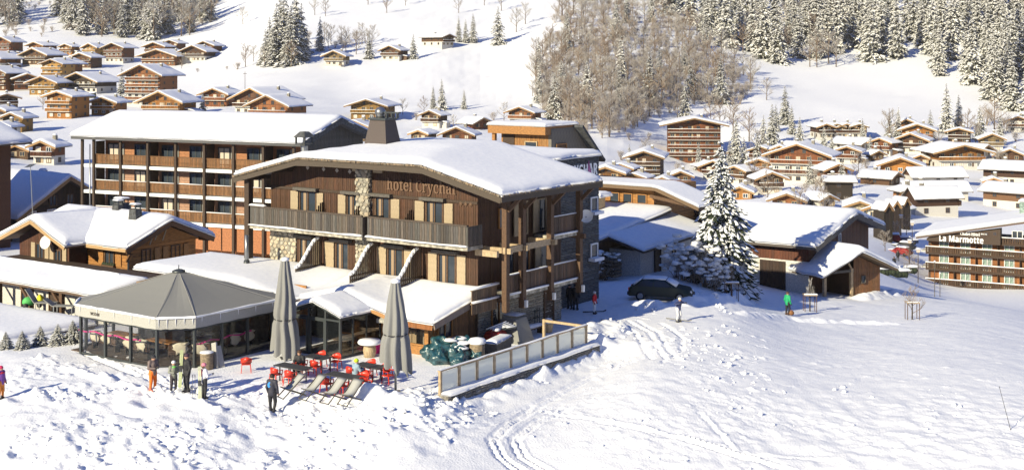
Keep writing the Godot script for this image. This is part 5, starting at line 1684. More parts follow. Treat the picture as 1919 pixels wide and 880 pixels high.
func left_chalet() -> void:
	var t := thing("corner_chalet", "honey timber chalet with two snowy gables, pale shutters and skis under the gable", "chalet", S(-34.6, 3.2, 0), TURN)
	# local x: r + 34.6, local z: 3.2 - b
	bx_part(t, "wall", M.honey, Vector3(-11.0, -2.0, -6.4), Vector3(-0.05, 2.3, 0.0))
	var lg := tool()
	logs(lg, -4.7, 0.0, -0.6, 2.35, 0.0, 0.24, Color(0.5, 0.22, 0.055), 0.15)
	stuffed(put(lg, "front_logs", M.wood_flat, t))
	var ls := tool()
	logs(ls, -0.05, 6.4, -0.6, 2.2, 0.0, 0.26, Color(0.5, 0.22, 0.055), 0.2)
	col = Color(0.5, 0.22, 0.055)
	prism(ls, PackedVector2Array([Vector2(-0.5, 2.1), Vector2(6.9, 2.1), Vector2(3.2, 3.6)]), -0.1, 0.03)
	col = Color(1, 1, 1)
	var lsn := put(ls, "gable_logs", M.wood_flat, t)
	lsn.rotation.y = PI / 2
	var wing_ := tool()
	boards(wing_, -10.9, -4.75, -1.0, func(x: float) -> float: return 3.6 - absf(x + 7.8) * 0.4, 1.6, 0.3, Color(0.11, 0.04, 0.018), 0.25)
	col = Color(0.1, 0.04, 0.02)
	prism(wing_, PackedVector2Array([Vector2(-10.9, -1.5), Vector2(-4.75, -1.5), Vector2(-4.75, 2.3), Vector2(-7.8, 3.55), Vector2(-10.9, 2.3)]), 0.0, 1.59)
	col = Color(1, 1, 1)
	put(wing_, "wing_wall", M.wood, t)
	for w in [[-8.2, 1.4, 1.66, 1.0], [-6.0, 1.1, 1.66, 0.9]]: window(t, Vector3(w[0], w[1], w[2]), w[3], 1.3, 0, "beam_brown", 1)
	for x: float in [-9.05, -7.35, -6.75, -5.2]: slab("shutter", M.shutter, t, Vector3(x, 1.35, 1.72), Vector3(0.48, 1.4, 0.06))
	window(t, Vector3(-2.0, 1.4, 0.06), 1.1, 1.3, 0, "beam_brown", 1)
	for x: float in [-3.0, -0.95]: slab("shutter", M.honey, t, Vector3(x, 1.4, 0.11), Vector3(0.6, 1.35, 0.06))
	var fb := tool()
	bx(fb, -2.7, 0.55, 0.1, -1.3, 0.75, 0.35)
	var fbn := put(fb, "flower_box", M.beam_brown, t)
	var fg := tool(true)
	for i in 6: blob(fg, Vector3(-2.6 + i * 0.24, 0.82, 0.22), Vector3(0.16, 0.13, 0.13), 6, 0.5, i)
	put(fg, "plants", M.needles, fbn)
	for z: float in [-1.6, -4.4]: window(t, Vector3(0.02, 1.3, z), 0.9, 1.2, PI / 2, "beam_brown", 1)
	for z: float in [-2.6, -3.4, -5.4]: slab("shutter", M.honey, t, Vector3(0.12, 1.3, z), Vector3(0.06, 1.2, 0.5))
	bx_part(t, "gutter_pipe", M.dark_metal, Vector3(0.1, -0.6, 0.06), Vector3(0.2, 2.2, 0.16))
	var main := func(_x: float, z: float) -> float: return 3.95 - absf(z + 3.15) * 0.4
	slab_roof(t, [-11.8, 1.05], [-7.4, -3.15, 1.0], main, 0.22, Color(0.2, 0.12, 0.06))
	var wr := func(x: float, _z: float) -> float: return 3.95 - absf(x + 7.8) * 0.4
	slab_roof(t, [-12.0, -7.8, -3.7], [-3.1, 2.8], wr, 0.2, Color(0.22, 0.15, 0.1), "wing_roof")
	var bb := tool()
	col = Color(0.55, 0.36, 0.18)
	for s: float in [-1.0, 1.0]: beam(bb, Vector3(-7.8, 3.8, 2.85), Vector3(-7.8 + s * 4.15, 2.14, 2.85), 0.08, 0.26)
	beam(bb, Vector3(-3.7, 2.16, 1.05), Vector3(1.05, 2.16, 1.05), 0.08, 0.24)
	col = Color(0.2, 0.1, 0.04)
	for s: float in [-1.0, 1.0]: beam(bb, Vector3(1.1, 3.72, -3.15), Vector3(1.1, 2.05, -3.15 + s * 4.2), 0.08, 0.34)
	for z: float in [0.6, -3.15, -6.9]: beam(bb, Vector3(-0.1, main.call(0, z) - 0.34, z), Vector3(1.0, main.call(0, z) - 0.34, z), 0.2, 0.24)
	beam(bb, Vector3(0.06, 1.2, 0.2), Vector3(0.9, 1.9, 0.5), 0.12, 0.14)
	col = Color(1, 1, 1)
	put(bb, "bargeboard", M.tinted, t)
	put(snow_sheet(-11.9, 1.1, -7.5, 1.08, main, 0.5, 0.7, 0.1, 12.0), "snow", M.snow, t)
	put(snow_sheet(-12.1, -3.6, -3.4, 2.88, wr, 0.48, 0.6, 0.1, 13.0), "snow", M.snow, t)
	# old skis and sledge hung on the gable
	var sk := thing("hung_skis", "old pale skis hung crosswise under the honey gable", "skis", S(-34.5, 5.0, 2.5), TURN)
	for s in [[-0.2, 0.0], [0.1, 0.5], [0.0, 1.2]]:
		var k := tool()
		beam(k, Vector3(0.12, -0.1 + s[0], -s[1]), Vector3(0.12, 0.65 + s[0], -s[1] - 0.35), 0.06, 0.1)
		put(k, "ski", M.shutter, sk)
	for c in [[-6.3, -4.4, 1.0, 0.9], [-5.2, -3.2, 0.7, 0.75], [-1.9, -2.2, 0.72, 0.75]]:
		var ch := thing("slate_chimney", ["broad slate chimney behind the chalet ridge", "narrow slate chimney in the middle of the chalet roof", "slate chimney near the honey gable"][[-6.3, -5.2, -1.9].find(c[0])], "chimney", S(-34.6 + c[0], 3.2 - c[1], 3.6), TURN)
		var cs := tool()
		var w: float = c[2] / 2
		hexa(cs, [Vector3(-w * 1.35, -0.3, -w), Vector3(w * 1.35, -0.3, -w), Vector3(w * 1.35, -0.3, w), Vector3(-w * 1.35, -0.3, w), Vector3(-w, 1.1, -w * 0.8), Vector3(w, 1.1, -w * 0.8), Vector3(w, 1.1, w * 0.8), Vector3(-w, 1.1, w * 0.8)])
		put(cs, "stack", M.slate, ch)
		var cc := tool()
		for s in [[-1, -1], [1, -1], [1, 1], [-1, 1]]: bx(cc, s[0] * w * 0.8 - 0.03, 1.1, s[1] * w * 0.6 - 0.03, s[0] * w * 0.8 + 0.03, 1.4, s[1] * w * 0.6 + 0.03)
		bx(cc, -w * 1.05, 1.4, -w * 0.9, w * 1.05, 1.45, w * 0.9)
		put(cc, "cap", M.dark_metal, ch)
		put(snow_sheet(-w, w, -w * 0.85, w * 0.85, func(_x: float, _z: float) -> float: return 1.45, 0.12, 0.3, 0.2), "snow_cap", M.snow, ch)
	var ds := thing("satellite_dish", "large white satellite dish on the dark left gable", "dish", S(-41.2, 1.2, 2.3), TURN)
	var d1 := tool(true)
	lathe(d1, [Vector2(0, 0), Vector2(0.3, 0.04), Vector2(0.5, 0.14)], 16)
	var dn := put(d1, "bowl", M.white_paint, ds)
	dn.rotation = Vector3(1.35, 0.2, 0)
	dn.position = Vector3(0, 0, 0.3)
	bx_part(ds, "bracket", M.dark_metal, Vector3(-0.04, -0.05, -0.3), Vector3(0.04, 0.05, 0.25))
	var an := thing("television_aerial", "thin tall aerial mast rising from the left gable ridge", "aerial", S(-42.4, 0.6, 3.9), TURN)
	var a1 := tool()
	tube(a1, Vector3(0, -0.2, 0), Vector3(-0.35, 4.2, 0), 0.035, 0.03, 6)
	put(a1, "mast", M.steel, an)
	var a2 := tool()
	for k in 7: beam(a2, Vector3(-0.65 + k * 0.1, 4.0 + k * 0.04, -0.3), Vector3(-0.65 + k * 0.1, 4.0 + k * 0.04, 0.3), 0.03, 0.03)
	beam(a2, Vector3(-0.7, 3.98, 0), Vector3(0.0, 4.26, 0), 0.03, 0.03)
	put(a2, "antenna", M.steel, an)
	# annex below with its terrace railing
	var x := thing("annex", "white walled annex with timber braces under a long snow roof", "annex", S(-24.5, -6.0, -1.2), TURN)
	bx_part(x, "wall", M.plaster, Vector3(-21, -1.0, -4.0), Vector3(0, 2.25, 0))
	var hx := func(_x: float, z: float) -> float: return 2.4 + (1.2 - z) * 0.15
	slab_roof(x, [-21.5, 0.8], [-2.0, 1.3], hx, 0.16, Color(0.15, 0.1, 0.07))
	put(snow_sheet(-21.6, 0.85, -2.2, 1.36, hx, 0.4, 0.6, 0.12, 15.0), "snow", M.snow, x)
	for q: float in [-0.5, -3.9, -7.3, -10.7]:
		bx_part(x, "post", M.beam_brown, Vector3(q - 0.14, -0.4, 0.9), Vector3(q + 0.14, 2.35, 1.15))
		var br := tool()
		beam(br, Vector3(q, 1.2, 1.02), Vector3(q - 1.1, 2.25, 1.02), 0.15, 0.15)
		put(br, "brace", M.beam_brown, x)
	for q: float in [-2.6, -9.0]: window(x, Vector3(q, 1.0, 0.02), 1.3, 2.0, 0, "beam_brown", 1, "glassy", "door")
	window(x, Vector3(-5.8, 1.25, 0.02), 1.6, 1.4, 0, "beam_brown", 1, "beam")
	var rr := thing("terrace_railing", "snow capped picket railing between chalet and annex roof", "railing", S(-26, -4.4, 1.0), TURN)
	var rp := tool()
	for i in 100:
		col = vary(Color(0.1, 0.06, 0.04), 0.4)
		bx(rp, -19.0 + i * 0.19, 0.0, -0.02, -18.87 + i * 0.19, 0.88, 0.02)
	col = Color(1, 1, 1)
	stuffed(put(rp, "pickets", M.wood, rr))
	bx_part(rr, "handrail", M.beam, Vector3(-19.0, 0.88, -0.06), Vector3(0.0, 0.95, 0.06))
	put(snow_sheet(-19.1, 0.1, -0.12, 0.13, func(_x: float, _z: float) -> float: return 0.95, 0.2, 0.4, 0.3, 3.0), "snow", M.snow, rr)
	bx_part(rr, "deck", M.beam, Vector3(-19.5, -2.0, -6.0), Vector3(0.0, -0.05, 0.0))
	# snowed-in deck on the left
	var dk := thing("timber_deck", "timber deck beside the pavilion buried under a flat slab of snow", "deck", S(-24.0, -14.2, -0.9), TURN)
	bx_part(dk, "edge_beam", M.beam_brown, Vector3(-22, 0.25, -6.4), Vector3(0, 0.45, 0))
	for q: float in [-0.1, -3.5, -7.0, -10.5]:
		bx_part(dk, "post", M.beam_brown, Vector3(q - 0.12, -0.6, -0.25), Vector3(q + 0.12, 0.25, 0))
	for q: float in [-2.1, -4.2, -6.3]: bx_part(dk, "post", M.beam_brown, Vector3(-0.2, -0.6, q), Vector3(0.0, 0.25, q + 0.2))
	put(snow_sheet(-22.1, 0.08, -6.45, 0.08, func(_x: float, _z: float) -> float: return 0.45, 0.45, 0.7, 0.1, 17.0), "snow", M.snow, dk)
	for k in 2:
		var ln := thing("sun_lounger", ["grey folding lounger with raised back on the annex porch", "grey lounger lying flat on the annex porch"][k], "lounger", S(-28.8 + k * 1.9, -7.7, 0.05), TURN + 0.5)
		bx_part(ln, "seat", M.canvas, Vector3(-0.9, 0.35, -0.3), Vector3(0.5, 0.4, 0.3))
		var l1 := tool()
		beam(l1, Vector3(-0.9, 0.38, 0), Vector3(-1.5, 1.25 if k == 0 else 0.8, 0), 0.6, 0.05)
		put(l1, "backrest", M.canvas, ln)
		for s in [[-0.8, -0.25], [0.4, -0.25], [-0.8, 0.25], [0.4, 0.25]]: bx_part(ln, "leg", M.steel, Vector3(s[0] - 0.02, -0.3, s[1] - 0.02), Vector3(s[0] + 0.02, 0.35, s[1] + 0.02))
	var ty := thing("toy_tractor", "green and yellow plastic ride-on toy beside the loungers", "toy", S(-30.6, -7.6, -0.1), 0.4)
	var t1 := tool(true)
	col = Color(0.08, 0.4, 0.1)
	blob(t1, Vector3(-0.3, 0.4, 0), Vector3(0.45, 0.3, 0.28), 10, 0.3)
	col = Color(0.7, 0.65, 0.02)
	blob(t1, Vector3(0.4, 0.45, 0), Vector3(0.25, 0.35, 0.25), 10, 0.3)
	col = Color(0.02, 0.02, 0.02)
	for q: float in [-0.5, 0.35]: tube(t1, Vector3(q, 0.16, -0.3), Vector3(q, 0.16, 0.3), 0.17, 0.17, 10)
	col = Color(1, 1, 1)
	put(t1, "body", M.plain_tint, ty)
	# houses at the far left edge
	var rh := chalet("dark red boarded house with carved balconies at the village edge", P(-122, 420, 148) * Vector3(1, 0, 1) + Vector3(0, -6.0, 0), 11.5, 11.0, 5, 0, 2, -0.5, {"barge": Color(0.3, 0.02, 0.02), "slabs": M.red_roof})
	var bh := chalet("grey walled house whose broad snow roof lies in blue shade", P(72, 400, 163) * Vector3(1, 0, 1) + Vector3(0, -6.5, 0), 11.0, 9.0, 2, 1, 4, 0.95, {"slope": 0.6, "fh": 2.4, "balcony": false})

func stone_block() -> void:
	var t := thing("stone_annex", "slate clad hotel annex block with snow rim and white sign lettering", "annex", S(-1.8, 8.7), TURN)
	bx_part(t, "wall", M.slate, Vector3(-9.0, -1, -7.4), Vector3(-0.06, 9.6, -0.1))
	stone_wall(t, 0.1, 7.4, -0.5, 9.6, 0.0, PI / 2, Vector3(-0.06, 0, 0), 0.42, Color(0.2, 0.2, 0.195), 0.3, 0.24)
	put(snow_sheet(-9.1, 0.12, -7.5, 0.0, func(_x: float, _z: float) -> float: return 9.6, 0.45, 0.7, 0.1, 21.0), "snow", M.snow, t)
	letters(t, "CRYCHAR", Vector3(0.06, 8.75, -5.0), PI / 2, 0.8, M.white_letter, false, 4.0)
	var fl := tool()
	for k in 3:
		var z := -5.9 - k * 0.12
		hexa(fl, [Vector3(0.06, 7.8, z + 0.25), Vector3(0.12, 7.8, z + 0.25), Vector3(0.12, 7.8, z - 0.1), Vector3(0.06, 7.8, z - 0.1), Vector3(0.06, 9.35 - k * 0.3, z + 0.02), Vector3(0.12, 9.35 - k * 0.3, z + 0.02), Vector3(0.12, 9.35 - k * 0.3, z), Vector3(0.06, 9.35 - k * 0.3, z)])
	put(fl, "flame_emblem", M.purple, t)
	for y: float in [6.4, 3.3]: window(t, Vector3(0.02, y, -6.6), 0.9, 1.0, PI / 2, "white_paint", 0)
	slab("sill_snow", M.snow, t, Vector3(0.25, 2.75, -6.6), Vector3(0.5, 0.2, 1.2))
	slab("sill_snow", M.snow, t, Vector3(0.25, 5.85, -6.6), Vector3(0.5, 0.2, 1.2))
	slab("meter_box", M.white_paint, t, Vector3(0.08, 4.2, -1.2), Vector3(0.12, 0.5, 0.3))
	# timber penthouse behind
	var p := thing("timber_penthouse", "honey timber stair house with flat snowy roof behind the hotel ridge", "penthouse", P(1000, 300, 112) * Vector3(1, 0, 1), TURN)
	bx_part(p, "wall", M.honey, Vector3(-3.4, 0, -4.0), Vector3(1.5, 9.9, -0.1))
	var pb := tool()
	boards(pb, -1.9, 1.5, 6.0, func(_x: float) -> float: return 9.9, -0.1, 0.22, Color(0.42, 0.2, 0.06), 0.2)
	put(pb, "boards", M.wood, p)
	window(p, Vector3(-0.2, 8.2, 0.0), 1.3, 1.8, 0, "pine", 0)
	bx_part(p, "recess", M.beam, Vector3(-3.2, 6.0, -0.12), Vector3(-2.0, 9.7, -0.02))
	bx_part(p, "post", M.honey, Vector3(-3.9, 6, 0.3), Vector3(-3.6, 9.9, 0.6))
	bx_part(p, "fascia", M.honey, Vector3(-4.2, 9.7, -4.3), Vector3(1.75, 10.4, 0.8))
	put(snow_sheet(-4.3, 1.8, -4.4, 0.9, func(_x: float, _z: float) -> float: return 10.4, 0.3, 0.6, 0.1, 23.0), "snow", M.snow, p)
	var sd := tool()
	col = Color(0.25, 0.22, 0.18)
	prism(sd, PackedVector2Array([Vector2(0.05, 5), Vector2(7.6, 5), Vector2(7.0, 7.2), Vector2(3.6, 10.2), Vector2(0.05, 10.2)]), 0.0, 0.3)
	col = Color(1, 1, 1)
	var sdn := put(sd, "side_wall", M.wood, p)
	sdn.rotation.y = PI / 2
	sdn.position = Vector3(1.5, 0, 0)
	window(p, Vector3(1.82, 7.7, -1.5), 1.6, 2.4, PI / 2, "honey", 0, "beam_brown", "door")
	var ro := tool()
	beam(ro, Vector3(1.2, 10.3, -3.6), Vector3(1.2, 7.1, -7.3), 3.0, 0.25)
	put(ro, "sloping_roof", M.slate, p)

func half_hip(x0: float, x1: float, z0: float, eave: float, slope: float, flat: float, rise: float) -> Callable:
	return func(x: float, z: float) -> float: return minf(minf(eave + (x - x0) * slope, eave + (x1 - x) * slope), flat + (z0 - z) * rise)
func wood_house() -> void:
	var t := thing("timber_house", "honey timber house with a row of four small windows beside the hotel yard", "house", S(-8.2, 35.0), TURN)
	bx_part(t, "wall", M.honey, Vector3(-11, -2, -7.5), Vector3(-0.05, 5.5, -0.05))
	var lg := tool()
	logs(lg, -9.0, 0.0, 3.2, 5.9, 0.0, 0.3, Color(0.5, 0.23, 0.06), 0.12)
	stuffed(put(lg, "front_logs", M.wood_flat, t))
	var l2 := tool()
	logs(l2, 0.0, 7.5, -1.0, 5.5, 0.0, 0.3, Color(0.5, 0.23, 0.06), 0.12)
	var l2n := put(l2, "side_logs", M.wood_flat, t)
	l2n.rotation.y = PI / 2
	for x: float in [-5.2, -3.6, -2.35, -1.0]: window(t, Vector3(x, 4.55, 0.06), 0.95, 0.85, 0, "honey", 0)
	window(t, Vector3(0.04, 4.2, -5.6), 0.9, 1.5, PI / 2, "pine", 0)
	bx_part(t, "corner_post", M.honey, Vector3(-0.15, 3.2, -0.12), Vector3(0.15, 5.7, 0.14))
	var hf := half_hip(-14.5, 4.75, 1.2, 4.35, 0.35, 5.72, 0.0)
	slab_roof(t, [-14.5, -10.5, -5.0, 0.75, 4.75], [-3.0, -1.5, 1.2], hf, 0.3, Color(0.2, 0.13, 0.075))
	put(snow_sheet(-14.6, 4.85, -3.1, 1.28, hf, 0.2, 0.7, 0.1, 25.0), "snow", M.snow, t)
	for z: float in [0.5, -2.5]:
		var b := tool()
		beam(b, Vector3(0.0, 4.9, z), Vector3(4.4, 4.25, z), 0.2, 0.26)
		put(b, "purlin", M.beam_brown, t)
	rail(t, 0.2, 3.0, 2.0, -7.0, -8.3, Color(0.1, 0.06, 0.04), M.beam)
	# lean-to
	bx_part(t, "lean_to_wall", M.beam_brown, Vector3(-9, -2, 0.0), Vector3(1.2, 2.5, 10.7))
	var lb := tool()
	boards(lb, -10.7, 0.0, 0.0, func(x: float) -> float: return 2.6 + (x + 10.7) * 0.11, 0, 0.35, Color(0.13, 0.075, 0.038), 0.25)
	var lbn := put(lb, "lean_to_boards", M.wood, t)
	lbn.rotation.y = PI / 2
	lbn.position = Vector3(1.2, 0, 0)
	for z: float in [4.3, 2.0]: window(t, Vector3(1.26, 1.9, z), 0.8, 1.2, PI / 2, "white_paint", 0)
	var lf := func(_x: float, z: float) -> float: return 3.86 - maxf(0, z) * 0.11
	slab_roof(t, [-9, 1.7], [0.1, 5, 11.2], lf, 0.2, Color(0.08, 0.06, 0.05), "lean_to_roof")
	put(snow_sheet(-9, 1.78, 0.12, 11.3, lf, 0.38, 0.7, 0.1, 27.0), "snow", M.snow, t)
	var cs := tool()
	bx(cs, -4.4, 3.6, 2.6, -3.0, 4.9, 3.8)
	var ch := put(cs, "chimney", M.pine, t)
	put(snow_sheet(-4.9, -2.5, 2.2, 4.2, func(_x: float, _z: float) -> float: return 4.9, 0.45, 0.4, 0.1), "snow_cap", M.snow, ch)
	# white shed below
	var w := thing("white_shed", "white plastered shed with brown door and lean snow roof behind the car", "shed", S(-4.3, 26.0), TURN)
	bx_part(w, "wall", M.plaster, Vector3(-3.2, -1.5, -9.5), Vector3(0, 1.75, 0))
	window(w, Vector3(0.02, 0.75, -2.6), 0.95, 1.9, PI / 2, "beam", 0, "beam", "door")
	window(w, Vector3(0.02, 1.1, -5.2), 0.5, 0.55, PI / 2, "beam", 0)
	var wf := func(x: float, z: float) -> float: return 1.95 + (0.8 - x) * 0.27 - z * 0.03
	slab_roof(w, [-3.6, 0.8], [-10.2, 0.9], wf, 0.18, Color(0.06, 0.05, 0.045))
	put(snow_sheet(-3.7, 0.85, -10.3, 0.95, wf, 0.36, 0.7, 0.1, 29.0), "snow", M.snow, w)
	var lp := thing("log_pile", "stack of split logs behind a slatted timber fence in the yard", "log pile", S(-6.8, 23.6), TURN)
	for k in 5: bx_part(lp, "slat", M.beam_brown, Vector3(-2.2, 0.05 + k * 0.32, 0.0), Vector3(0.3, 0.27 + k * 0.32, 0.08))
	bx_part(lp, "post", M.pine, Vector3(0.2, 0, -0.1), Vector3(0.38, 1.75, 0.1))
	put(snow_sheet(-2.4, 0.5, -0.6, 0.3, func(_x: float, _z: float) -> float: return 1.68, 0.3, 0.4, 0.1), "snow", M.snow, lp)
	var lo := tool(true)
	for i in 5:
		for j in 5:
			col = vary(Color(0.2, 0.14, 0.09), 0.4)
			tube(lo, Vector3(0.6 + i * 0.3, 0.15 + j * 0.27, -0.7), Vector3(0.6 + i * 0.3, 0.15 + j * 0.27, 0.1), 0.13, 0.12, 8)
	col = Color(1, 1, 1)
	stuffed(put(lo, "logs", M.tinted, lp))

func barn() -> void:
	var o := P(1530, 466, 106.0)
	var t := thing("barn", "large barn with white lower wall, brown gate and wide snow roof behind the spruce", "barn", Vector3(o.x, -3.0, o.z), TURN)
	var e := o.y + 3.0
	bx_part(t, "base_wall", M.plaster, Vector3(-17, -2, -14.5), Vector3(-1.0, 2.6, -1.0))
	var wb := tool()
	boards(wb, -17.0, -1.0, 2.6, func(_x: float) -> float: return e + 0.3, -1.0, 0.25, Color(0.15, 0.045, 0.02), 0.2)
	put(wb, "front_boards", M.wood, t)
	var gb := tool()
	boards(gb, 1.0, 14.5, -1.0, func(x: float) -> float: return e + 0.05 + (minf(x, (16.0 - x) * 1.25)) * 0.2, 0, 0.25, Color(0.13, 0.05, 0.024), 0.2)
	var g := put(gb, "gable_boards", M.wood, t)
	g.rotation.y = PI / 2
	g.position = Vector3(-1.0, 0, 0)
	var gate := tool()
	boards(gate, -5.3, -3.0, 0.0, func(_x: float) -> float: return 2.45, -0.98, 0.3, Color(0.05, 0.025, 0.015), 0.2)
	put(gate, "gate", M.wood, t)
	window(t, Vector3(-0.98, e - 0.2, -7.5), 0.5, 1.1, PI / 2, "white_paint", 0)
	var hf := func(_x: float, z: float) -> float: return e + 0.12 + minf(-z, (16.0 + z) * 1.3) * 0.2
	slab_roof(t, [-18, 0], [-16, -9.0, 0], hf, 0.24, Color(0.13, 0.11, 0.1))
	put(snow_sheet(-18.1, 0.08, -16.1, 0.08, hf, 0.55, 0.8, 0.08, 31.0), "snow", M.snow, t)
	for z in [[0.05, -9.0], [-9.0, -16.05]]:
		var f := tool()
		beam(f, Vector3(0.05, hf.call(0, z[0]) - 0.16, z[0]), Vector3(0.05, hf.call(0, z[1]) - 0.16, z[1]), 0.08, 0.5)
		put(f, "bargeboard", M.grey_wood, t)
	# woodshed in front
	var q := hit(1597, 555)
	var s := thing("woodshed", "small timber woodshed with rounded snow roof and pale posts in front of the barn", "shed", q, 0.5)
	bx_part(s, "cabin", M.beam_brown, Vector3(0.2, -0.8, -4.2), Vector3(3.1, 2.3, 0.0))
	var cb := tool()
	boards(cb, 0.2, 3.1, -0.5, func(x: float) -> float: return 3.5 - absf(x) * 0.42, 0.0, 0.3, Color(0.28, 0.13, 0.055), 0.2)
	put(cb, "boards", M.wood, s)
	var cb2 := tool()
	boards(cb2, -2.9, 0.2, -0.5, func(x: float) -> float: return 3.5 - absf(x) * 0.42, -3.6, 0.3, Color(0.24, 0.11, 0.05), 0.2)
	put(cb2, "back_boards", M.wood, s)
	window(s, Vector3(1.2, 1.3, 0.06), 0.45, 0.6, 0, "grey_wood", 0)
	for x: float in [-2.9, -0.05]: bx_part(s, "post", M.pine, Vector3(x - 0.12, -0.8, -0.1), Vector3(x + 0.12, 2.3, 0.14))
	bx_part(s, "post", M.pine, Vector3(-3.0, -0.8, -4.2), Vector3(-2.76, 2.2, -3.95))
	bx_part(s, "tie_beam", M.grey_wood, Vector3(-3.0, 2.0, -0.08), Vector3(0.15, 2.2, 0.12))
	var br := tool()
	beam(br, Vector3(0.0, 2.2, 0.03), Vector3(-0.6, 3.1, 0.03), 0.12, 0.12)
	put(br, "brace", M.pine, s)
	var sf := func(x: float, _z: float) -> float: return 3.75 - absf(x) * 0.42
	slab_roof(s, [-4.0, 0, 3.9], [-5.2, 1.2], sf, 0.18, Color(0.16, 0.11, 0.07))
	put(snow_sheet(-4.15, 4.05, -5.3, 1.3, sf, 0.55, 0.5, 0.1, 33.0), "snow", M.snow, s)
	var ws := tool(true)
	for i in 9:
		for j in 4:
			col = vary(Color(0.3, 0.19, 0.1), 0.4)
			tube(ws, Vector3(-2.6 + i * 0.28, 0.1 + j * 0.25, -3.4), Vector3(-2.6 + i * 0.28, 0.1 + j * 0.25, -2.7), 0.12, 0.12, 7)
	col = Color(1, 1, 1)
	var wp := thing("firewood", "stacked firewood and branches inside the woodshed", "firewood", q, 0.5)
	stuffed(put(ws, "logs", M.tinted, wp))
	# staked saplings
	for k in 3:
		var at: Vector3 = [hit(1372, 562), hit(1519, 583), hit(1711, 598)][k]
		var sp := thing("staked_sapling", ["wrapped young tree inside four pale stakes near the big spruce", "bare sapling inside thin stakes with snow cap beside the green walker", "small bare spreading sapling inside stakes on the open snow"][k], "sapling", at)
		for a in [[-0.42, -0.3], [0.42, -0.3], [0.42, 0.3], [-0.42, 0.3]]: bx_part(sp, "stake", M.beam_brown, Vector3(a[0] - 0.022, -0.3, a[1] - 0.022), Vector3(a[0] + 0.022, 1.25, a[1] + 0.022))
		bx_part(sp, "crossbar", M.pine, Vector3(-0.46, 1.18, -0.33), Vector3(0.46, 1.25, -0.28))
		bx_part(sp, "crossbar", M.pine, Vector3(-0.46, 1.18, 0.28), Vector3(0.46, 1.25, 0.33))
		put(snow_sheet(-0.47, 0.47, 0.24, 0.36, func(_x: float, _z: float) -> float: return 1.25, 0.09, 0.2, 0.5, k), "snow", M.snow, sp)
		var tr := show_mesh(cache["bare%d" % (k % 2)], "crown", M.twig, sp)
		tr.scale = Vector3(0.24, 0.26, 0.24) if k == 2 else Vector3(0.09, 0.27, 0.09)
		var tk := tool(true)
		tube(tk, Vector3(0, -0.3, 0), Vector3(0, 1.3, 0), 0.06 if k else 0.1, 0.04, 6)
		put(tk, "trunk", M.bark if k else M.beam_brown, sp)

